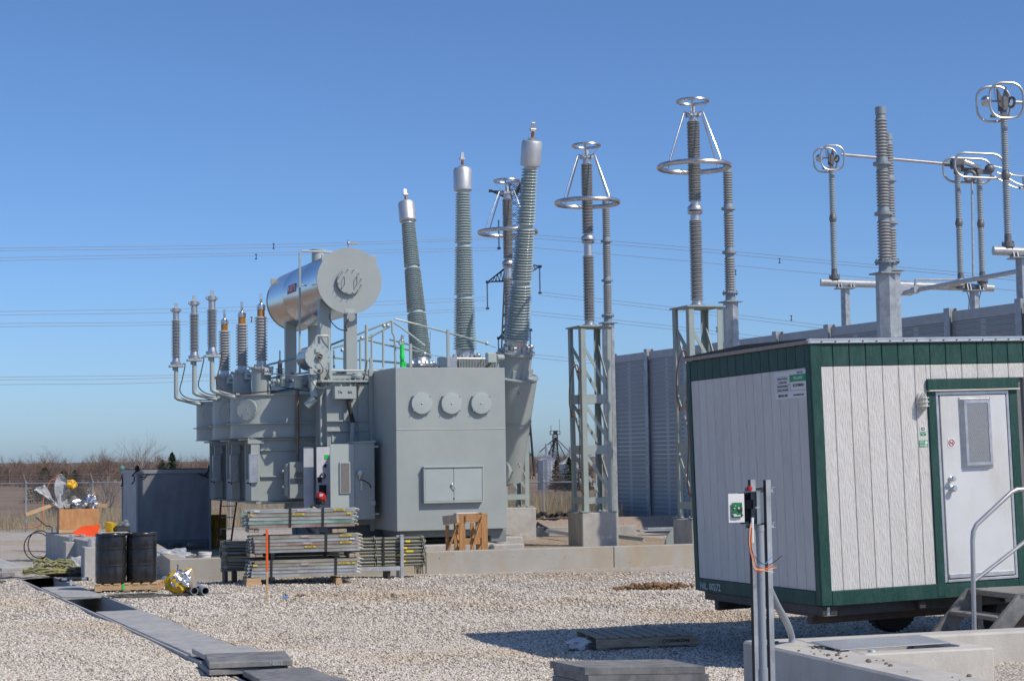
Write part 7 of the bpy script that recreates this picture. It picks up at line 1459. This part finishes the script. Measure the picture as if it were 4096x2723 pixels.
# ================================================================ foil valve, pipes, wire, rope, sundries
ff = Fr(Vector((*G(712, 2378)[:2], 0)), 10); t = thing('insulated_valve', 'round valve wrapped in yellow insulation and torn silver foil', 'valve', ff)
def blob(c, sc, seed, n=3, amp=.25):
    bm = bmesh.new(); bmesh.ops.create_icosphere(bm, subdivisions=n, radius=1.0); rg = random.Random(seed)
    for v in bm.verts: k = 1+amp*(math.sin(v.co.x*5+seed)*math.sin(v.co.y*6)*math.sin(v.co.z*5+1)+rg.uniform(-.2, .2)); v.co = Vector((v.co.x*sc[0]*k, v.co.y*sc[1]*k, v.co.z*sc[2]*k))+Vector(c)
    m = MB(); vs = [tuple(v.co) for v in bm.verts]; fs = [tuple(v.index for v in f.verts) for f in bm.faces]; bm.free(); m.add(vs, fs); return m
blob((0, .2, .21), (.22, .2, .21), 3).build('insulation', INSUL, t, ang=40); blob((.04, .13, .25), (.2, .17, .17), 8, amp=.5).build('foil', FOIL, t, ang=30)
m = MB(); m.lathe([(.035, 0), (.035, .05)], (-.02, .0, .18), (0, -1, 0), 12); m.build('nozzle', YELLOW, t); blob((.17, .3, .36), (.09, .07, .09), 5).build('insulation_scrap', INSUL, t, ang=40); m = MB(); m.lathe([(.18, 0), (.18, .05)], (.23, .22, .18), (1, -.15, .1), 20); m.build('flange', mat('dusty_flange', (.36, .30, .24), .8), t); MB().tube([(-.02, .2, .4), (0, .2, .48), (-.01, .2, .52)], .012, 6).build('wire_tail', DSTEEL, t)
for i, (px, py, qx, qy, lab) in enumerate(((822, 2362, 735, 2322, 'grey plastic pipe nearest the foil covered valve with an open end'), (778, 2362, 690, 2325, 'grey plastic pipe lying behind the foil covered valve'), (795, 2356, 640, 2312, 'grey plastic pipe reaching back behind the black drums'))):
    r = .068; a = G(px, py, r); b_ = G(qx, qy, r); d_ = (b_-a).normalized(); b_ = a+d_*3.0; m = MB(); x_, y_ = perp(d_)
    m.lathe([(r*.86, .3), (r*.86, 0), (r, 0), (r, 3.0), (r*.86, 3.0)], a, d_, 24, cap=False); o = m.build('plastic_pipe', PVC); tag(o, lab.replace('nearest', 'right beside'), 'pipe', 'grey pipes behind the drums')
p = G(548, 2388); f = Fr(p, 5); m = MB(); rr = random.Random(9); pts = []
for i in range(110):
    A = i*.39; R1 = .40+.11*math.sin(i*.23)+rr.uniform(-.03, .03); pts.append((R1*math.cos(A), R1*.75*math.sin(A)+rr.uniform(-.02, .02), .012+.0003*i+rr.uniform(0, .012)))
pts += [(.7, .3, .02), (1.1, .42, .01), (1.6, .3, .01)]; m.tube([Vector((-.6, -.1, .01)), Vector((-1.3, .1, .02)), Vector((-1.65, -.4, .02))][::-1]+[Vector(q) for q in pts], .006, 5); o = m.build('wire_coil', mat('grey_wire', (.11, .11, .10), .6)); o.matrix_world = f.M; tag(o, 'loose coil of thin grey wire on the gravel before the drum pallet', 'wire')
p = G(212, 2300); f = Fr(p, 10); m = MB(); pts = []
for i in range(230): A = i*.31; R1 = .20+.30*abs(math.sin(i*.043))+rr.uniform(-.05, .05); pts.append((R1*1.2*math.cos(A), R1*.9*math.sin(A), .03+.55*max(0, 1-R1/.55)*abs(math.sin(i*.17))+rr.uniform(0, .05)))
m.tube(pts, .016, 6); o = m.build('rope_pile', ROPE); o.matrix_world = f.M; tag(o, 'tangled pile of yellow green rope on the gravel', 'rope')
crumple('burlap_heap', (.65, -.1, .03), (.62, .3, .13), 11, TARP, 'rumpled brown burlap heap beside the rope pile', 'burlap', f, n=4, amp=.55)
crumple('plastic_bag', (.42, .35, .15), (.15, .12, .22), 12, POLYB, 'crumpled clear plastic bag behind the rope pile', 'bag', f, n=3, amp=.5)
f = Fr(P(662, 2218, 37.2), 10); crumple('plastic_sheet', (.1, 0, -.02), (.42, .3, .14), 13, POLYB, 'heap of clear plastic sheeting behind the containment wall', 'plastic', f, n=4, amp=.5)
bf = Fr(G(279, 2338), 3); t = thing('tool_bar', 'black bar tool with silver bands and a short handle lying on gravel', 'tool', bf); a, b_ = bf.at(225, 2322, z=.10), bf.at(336, 2322, z=.10); m = MB(); m.cyl((a.x, 0, .10), (b_.x, 0, .11), .035, 12); m.cyl((a.x-.12, 0, .09), (a.x, 0, .10), .012, 8); m.build('bar', RUBBER, t); m = MB(); m.cyl((a.x+.05, 0, .10), (a.x+.15, 0, .1), .038, 12); m.cyl((b_.x-.12, 0, .11), (b_.x-.03, 0, .11), .038, 12); m.build('band', ALUC, t); MB().cyl((a.x+.22, 0, .09), (a.x+.24, -.15, -.02), .03, 10).build('handle', PVC, t)
bk = Fr(P(820, 2230, 37.5), 0); t = thing('white_bucket', 'white plastic bucket behind the containment wall', 'bucket', bk); z0, z1 = -.14, bk.at(820, 2206, y=0).z; m = MB(); m.lathe([(.105, z0), (.13, z1-.06), (.14, z1-.055), (.14, z1-.04), (.132, z1-.035), (.14, z1), (.13, z1), (.1, z0+.02), (0, z0+.02)], (0, 0, 0), n=28, cap=False)
for z in (.35, .5, .65): m.ring((0, 0, z0+(z1-z0)*z), (0, 0, 1), .108+.025*z, .004, 28, 5)
m.build('pail', WHITE, t)
m = MB(); hf_ = Fr(P(760, 2205, 40.0), 15)
for k in range(5): m.tube(curve([(-2.2+k*.3, 1.4-.2*k, -.25), (-1.0, .5+.15*k, -.18), (.2, .1+.2*k, -.2), (1.1, -.3+.1*k, -.18), (2.0, .2*k, -.25)]), .03, 7)
o = m.build('black_hoses', RUBBER); o.matrix_world = hf_.M; tag(o, 'tangle of black hoses on the ground between the enclosure and the containment wall', 'hose')
# wooden crate frame
WF = Fr(Vector((*P(1835, 2215, 40.2)[:2], 0)), 8.0); w_ = lambda x, y: WF.at(x, y, y=0); WCt = thing('timber_crate', 'open crate frame of orange new lumber with diagonal braces beside the end cabinet', 'crate', WF)
cx0, cx1 = w_(1836, 2100).x, w_(1950, 2100).x; cz = w_(1890, 2054).z; dp = .95
def beam(p, q, w, h, up=(0, 0, 1), mt=WOOD, nm='timber'): MB().bar(p, q, w, h, up, .004).build(nm, mt, WCt)
for x in (cx0+.07, cx1-.07): beam((x, 0, 0), (x, 0, cz), .14, .05, (0, 1, 0)); beam((x-.02, dp, 0), (x-.02, dp, cz), .14, .05, (0, 1, 0))
beam((cx0+.14, -.03, cz-.10), (cx1-.14, -.03, cz-.10), .05, .16); beam((cx0+.14, .03, cz*.42), (cx1-.14, .03, cz*.42), .05, .14); beam((cx0+.20, -.055, .05), (cx1-.12, -.055, cz-.06), .04, .12, (0, -1, 0)); beam((cx0+.03, .05, cz-.07), (cx0+.03, dp, cz-.07), .05, .12); beam((cx1-.03, .05, cz-.07), (cx1-.03, dp, cz-.07), .05, .12); beam((cx0+.02, .05, .15), (cx0+.02, dp, cz-.2), .04, .12); beam((cx0+.1, dp, cz-.08), (cx1-.1, dp, cz-.08), .05, .14); beam((cx1-.02, .05, cz*.4), (cx1-.02, dp, cz*.4), .04, .12); beam((cx0+.35, dp*.5, 0), (cx0+.35, dp*.5, cz*.8), .09, .05)
beam((cx0-.30, .2, cz-.14), (cx0-.0, -.02, cz-.10), .20, .20, mt=WOODG); beam((cx0-.24, .25, 0), (cx0-.24, .25, cz-.25), .08, .10, (0, 1, 0)); beam((cx0-.30, .2, .1), (cx0-.02, .08, cz-.25), .05, .12, (0, 1, 0)); beam((cx0-.05, .3, cz+.01), (cx1-.2, .35, cz+.01), .30, .02, mt=WHITE, nm='paper_sheet')
# angle bars and plates on the ground inside the containment
for (a, b_, w, lab, mt) in (((2140, 2098), (2190, 2127), .07, 'dark steel bar leaning on the far concrete curb', DSTEEL), ((2185, 2135), (2290, 2150), .09, 'pale steel angle bar lying on the gravel beside the lattice stand plinth', GALV2), ((2470, 2160), (2575, 2170), .07, 'green grey steel bar on the gravel between two plinths', TOWER)):
    p, q = G(*a, -.05), G(*b_, -.05); m = MB(); m.bar(p+Vector((0, 0, .08)), q+Vector((0, 0, .06)), w, .04, bev=.004); m.bar(p+Vector((0, w/2, .12)), q+Vector((0, w/2, .10)), .01, .08); tag(m.build('steel_bar', mt), lab, 'steel bar')
p = P(2630, 2118, 58); m = MB(); f = Fr(p, 12); m.box((-.6, 0, -.05), (.9, .5, .0), .01); m.box((-.3, .1, .0), (1.1, .6, .06), .01); o = m.build('steel_plates', GALV); o.matrix_world = f.M; tag(o, 'small stack of steel plates on the ground at the foot of the noise barrier', 'steel plate')
q = P(2652, 2150, 44.2); f = Fr(q, 20); m = MB(); m.prism([(0, 0, -.45)]+[(.6-.6*math.cos(R_(a)), 0, -.45+.8*math.sin(R_(a))) for a in range(0, 91, 9)]+[(.6, 0, -.45)], (0, .03, 0)); o = m.build('gusset_plate', TOWER); o.matrix_world = f.M; tag(o, 'round edged grey steel plate leaning on the plinth beside the trailer', 'steel plate')
# ================================================================ cable trench with covers
TRt = thing('cable_trench', 'narrow cable trench with grey side rails crossing the gravel', 'trench', TRF)
m = MB(); m.box((0, -8, -.50), (.04, 15, -.008), .005); m.build('side_rail', POLYL, TRt); m = MB(); m.box((TW-.04, -8, -.50), (TW, 15, -.008), .005); m.build('side_rail', POLYL, TRt); m = MB(); m.box((.04, -8, -.55), (TW-.04, 15, -.48)); m.build('trench_floor', RUBBER, TRt)
m = MB()
for k in range(3): m.tube(curve([(.15+.12*k+.04*math.sin(i+k), 15-i*2, -.42) for i in range(12)]), .035, 6)
m.build('cables', RUBBER, TRt)
def cover(y, L, z, rz, mt, lab, x=.0, w=TW-.09, tilt=0.0, tilty=0.0, th=.062):
    fr = Fr(TRF.w(x+.045, y, z), 22.5+rz); m = MB(); M = Matrix.Rotation(R_(tilt), 4, 'X') @ Matrix.Rotation(R_(tilty), 4, 'Y'); m.box((0, 0, 0), (w, L, th), .006, M); o = m.build('trench_cover', mt); o.matrix_world = fr.M; return tag(o, lab, 'trench cover', 'trench covers')
yl = lambda px, py: TRF.loc(G(px, py)).y
yA, yB = yl(825, 2557), yl(560, 2440)
o = cover(yl(690, 2560)-.2, 1.75, -.055, 0, POLYL, 'dusty trench cover at the open end of the long covered stretch'); 
c0 = yl(690, 2560)-.2
cover(c0+1.76, max(.5, yl(380, 2444)-c0-1.9), -.055, 0, POLYL, 'long dusty trench cover beside the exposed cables')
cover(c0-1.62, 1.60, -.05, 0, POLYL, 'second dusty trench cover between two flush covers')
cover(c0-2.9, 1.2, .0, 0, POLYL, 'slightly raised dusty trench cover next to the lettered loose cover', tilt=1.0)
cv = cover(c0-3.95, .98, .085, -10, POLYC, 'loose lettered trench cover lying crosswise on another cover', x=-.30, w=.90)
cover(c0-3.95, .95, .012, -5, POLYC, 'dark trench cover under the lettered loose cover', x=-.30, w=.86)
cover(c0-5.10, .92, .012, -2, POLYC, 'rough dark trench cover between the lettered cover and a loose cover', x=-.02, w=.74)
cover(c0-6.15, .92, .03, 3, POLYC, 'rough dark trench cover at the start of the trench, skewed over its rail', x=-.04, w=.8)
fr_ = Fr(TRF.w(-.255, c0-3.95, .085), 12.5); text('stencil_mark', 'NB03', .06, fr_.w(.72, -.004, .03), (R_(90), 0, R_(12.5)), mat('faint_white_paint', (.45, .45, .44), .8, var=.3, vs=40), None)
_t = bpy.data.objects['stencil_mark']; _t.parent = cv; _t.matrix_parent_inverse = cv.matrix_world.inverted()
cover(yl(196, 2390)+.1, 1.3, -.055, 0, POLYL, 'tan dusted trench cover beyond the open gap'); cover(yl(196, 2390)+1.45, 1.3, -.055, 0, POLYL, 'tan dusted trench cover beside the black bar tool'); cover(yl(60, 2325)-.3, 1.1, .10, 60, POLYC, 'loose grey cover slab lying across the trench near the rope pile', x=-.5, w=.6); cover(yl(60, 2325)+1.6, 1.0, .12, 30, POLYL, 'tilted loose cover behind the slab near the rope pile', x=-.3, tilt=8)
# stack of covers in the foreground
SF_ = Fr(Vector((*G(2340, 2668, .36)[:2], .36)), 1.0); xr = SF_.at(2844, 2684, z=0).x
L_ = []
for i, (dx, dz, lab) in enumerate(((0, -.068, 'topmost grey cover slab of the stack on open gravel'), (.03, -.138, 'second grey cover slab of the stack, slightly offset'), (.02, -.208, 'third grey cover slab of the stack on open gravel'), (-.03, -.278, 'lowest visible grey cover slab of the stack'), (.02, -.348, 'bottom cover slab of the stack resting on gravel'))):
    m = MB(); m.prism([(dx, -.02*(i % 2), dz), (dx+xr, -.02*(i % 2)-.04, dz), (dx+xr-.28, .58, dz), (dx-.30, .62, dz)], (0, 0, .065)); o = m.build('cover_slab', POLYC); o.matrix_world = SF_.M; tag(o, lab, 'cover slab', 'stacked cover slabs')
# ================================================================ pallet in the trailer's shadow
GP = Fr(Vector((*G(2388, 2598)[:2], 0)), 12.0); GPt = thing('weathered_pallet', 'weathered grey pallet lying in the shade of the trailer', 'pallet', GP); gx = GP.at(2808, 2585, z=0).x
for y in (0, .48, .98): MB().box((0, y, .02), (gx, y+.045, .125), .004).build('stringer', WOODG, GPt)
for i in range(8): x = .01+i*(gx-.24)/7; MB().box((x, -.01, .127), (x+.115, 1.04, .147), .004).build('deck_board', WOODG, GPt)
for x in (.02, gx*.5, gx-.14): MB().box((x, 0, 0), (x+.12, 1.02, .018), .003).build('bottom_board', WOODG, GPt)
text('stencil_mark', 'CV000402046', .06, (gx-.30, -.002, .075), FRONT, mat('dark_stencil', (.04, .035, .03), .8), GPt)
crumple('paper_scrap', (-.18, .25, .05), (.16, .12, .07), 14, mat('pale_paper', (.55, .55, .55), .8), 'torn pale paper scrap at the end of the shaded pallet', 'paper', GP, n=3, amp=.6)
# dirt heap, litter
f = Fr(G(2615, 2348), 0); m = MB(); rg = random.Random(77)
for i in range(260):
    x = rg.gauss(0, .26); y = rg.gauss(0, .13); r = rg.uniform(.012, .045)*(1.4 if rg.random() < .15 else 1); m.sphere((x+.35*abs(rg.gauss(0, 1))*(rg.random() < .3), y, max(0, .06*(1-(x/.6)**2))*rg.random()), r, 6, 4, (rg.uniform(.8, 1.4), rg.uniform(.8, 1.3), rg.uniform(.5, .9)))
o = m.build('soil_heap', SOIL, None, ang=0); o.matrix_world = f.M; tag(o, 'small crumbly heap of brown soil on the gravel near the trailer', 'soil'); o['kind'] = 'stuff'
m = MB(); m.cyl((0, 0, .025), (.07, .04, .025), .022, 10); m.cyl((.07, .04, .025), (.085, .048, .025), .011, 8); o = m.build('water_bottle', mat('blue_bottle', (.08, .32, .75), .2, alpha=.8)); o.matrix_world = Fr(G(1136, 2394), 0).M; tag(o, 'small blue plastic bottle on the gravel by the survey stake', 'bottle')
for i, (px, py, s_) in enumerate(((1208, 2380, .09), (1150, 2378, .08), (1585, 2380, .10), (1470, 2430, .07), (1345, 2381, .06))):
    f = Fr(G(px, py), 30*i); crumple('stone', (0, 0, .02), (s_, s_*.7, s_*.45), 20+i, mat('tan_stone_%d' % i, (.45, .38, .29), .9, var=.15), 'larger tan stone lying on the open gravel', 'stone', f, n=2, amp=.4, group='larger stones on the gravel')
f = Fr(G(888, 2668), 0); crumple('paper_scrap', (0, 0, .03), (.06, .04, .03), 31, WHITE, 'small white paper scrap beside the cable trench', 'paper', f, n=2, amp=.5)
# orange tape streamer on the fence
m = MB(); pts = [P(100, 2110, 74.2), P(166, 2095, 74.2), P(172, 2000, 74.2), P(188, 1950, 74.0), P(198, 1928, 74.0), P(206, 1918, 74), P(215, 1917, 74), P(224, 1908, 74), P(230, 1899, 74), P(246, 1896, 74)]; m.tube(curve(pts, 4), .022, 4); o = m.build('marking_tape', mat('faded_orange_tape', (.62, .20, .10), .6)); tag(o, 'strip of faded orange marking tape blowing over the fence top', 'tape')
# ================================================================ the worker
WFm = Fr(Vector((*P(1262, 2230, 42.5)[:2], -.03)), 0); k_ = lambda x, y, dy=0.0: WFm.at(x, y, y=dy)
WK = thing('person', 'crouched worker in a red hard hat and navy jacket with hi-vis tape', 'person', WFm)
hd_ = k_(1281, 1996); sh = k_(1252, 2030)
def skin_body():
    J = dict(pelvis=(sh.x-.10, .02, .78), belly=(sh.x-.10, .02, .95), chest=(sh.x-.05, .0, sh.z-.10), neck=(sh.x+.08, .0, sh.z+.02), nk2=(hd_.x-.03, 0, hd_.z-.10),
             sl=(sh.x-.02, -.19, sh.z-.04), el=(sh.x+.16, -.24, sh.z-.30), hl=(sh.x+.36, -.10, sh.z-.25), sr=(sh.x-.02, .19, sh.z-.04), er=(sh.x+.16, .24, sh.z-.28), hr=(sh.x+.38, .12, sh.z-.20),
             tl=(sh.x-.04, -.11, .74), kl=(sh.x+.22, -.14, .46), fl=(sh.x-.02, -.13, .10), ol=(sh.x+.16, -.13, .05), tr=(sh.x-.04, .12, .74), kr=(sh.x+.18, .16, .46), fr=(sh.x-.08, .14, .10), orr=(sh.x+.10, .15, .05))
    R = dict(pelvis=.17, belly=.165, chest=.19, neck=.085, nk2=.065, sl=.095, el=.065, hl=.045, sr=.095, er=.065, hr=.045, tl=.115, kl=.08, fl=.06, ol=.045, tr=.115, kr=.08, fr=.06, orr=.045)
    E = [('pelvis', 'belly'), ('belly', 'chest'), ('chest', 'neck'), ('neck', 'nk2'), ('chest', 'sl'), ('sl', 'el'), ('el', 'hl'), ('chest', 'sr'), ('sr', 'er'), ('er', 'hr'), ('pelvis', 'tl'), ('tl', 'kl'), ('kl', 'fl'), ('fl', 'ol'), ('pelvis', 'tr'), ('tr', 'kr'), ('kr', 'fr'), ('fr', 'orr')]
    ks = list(J); me = bpy.data.meshes.new('body'); me.from_pydata([J[k] for k in ks], [(ks.index(a), ks.index(b_)) for a, b_ in E], []); o = link('body', me, WK); me.materials.append(NAVY)
    md = o.modifiers.new('skin', 'SKIN'); sv = me.skin_vertices[0].data
    for i, k in enumerate(ks): sv[i].radius = (R[k], R[k]); sv[i].use_root = (k == 'pelvis')
    s_ = o.modifiers.new('sub', 'SUBSURF'); s_.levels = 2; s_.render_levels = 2; md.use_smooth_shade = True; return o
skin_body()
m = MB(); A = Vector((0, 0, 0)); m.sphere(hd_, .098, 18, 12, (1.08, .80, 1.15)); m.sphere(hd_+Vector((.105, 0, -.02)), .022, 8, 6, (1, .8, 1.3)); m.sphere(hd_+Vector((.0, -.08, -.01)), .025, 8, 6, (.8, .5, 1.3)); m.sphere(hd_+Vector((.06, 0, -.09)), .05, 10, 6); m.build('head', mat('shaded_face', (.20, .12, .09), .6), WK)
m = MB(); m.sphere(hd_+Vector((-.03, 0, -.03)), .104, 16, 10, (1, .84, .95)); m.build('hair', RUBBER, WK)
ax = Vector((.38, 0, .92)).normalized(); m = MB(); m.lathe([(.128, -.005), (.128, .012), (.122, .03), (.115, .07), (.095, .11), (.06, .135), (.0, .145)], hd_+Vector((.0, 0, .03)), ax, 28); x_ = Vector((.92, 0, -.38)); m.add([hd_+Vector((0, 0, .03))+x_*(.12+.07*math.cos(a))+Vector((0, .11*math.sin(a), 0))+ax*z for z in (-.006, .004) for a in [R_(-90+180*i/10) for i in range(11)]], [tuple(range(11)), tuple(range(21, 10, -1))]+[(i, i+1, 12+i, 11+i) for i in range(10)]); m.build('hard_hat', RED, WK)
q = hd_+Vector((.03, -.118, .10)); MB().box(q-Vector((.035, .008, .03)), q+Vector((.035, .004, .03)), .003).build('hat_sticker', WLAB, WK)
m = MB(); c = Vector((sh.x-.03, -.02, sh.z-.04)); m.tube(curve([c+Vector((-.17, -.08, -.16)), c+Vector((-.08, -.18, .0)), c+Vector((.06, -.175, .05)), c+Vector((.13, -.15, .0))]), .022, 6); m.build('hi_vis_tape', HIVIS, WK); m = MB(); m.tube(curve([c+Vector((-.18, -.10, -.19)), c+Vector((-.10, -.20, -.03)), c+Vector((.05, -.195, .03)), c+Vector((.12, -.17, -.03))]), .016, 6); m.build('orange_tape', ORANGE, WK)
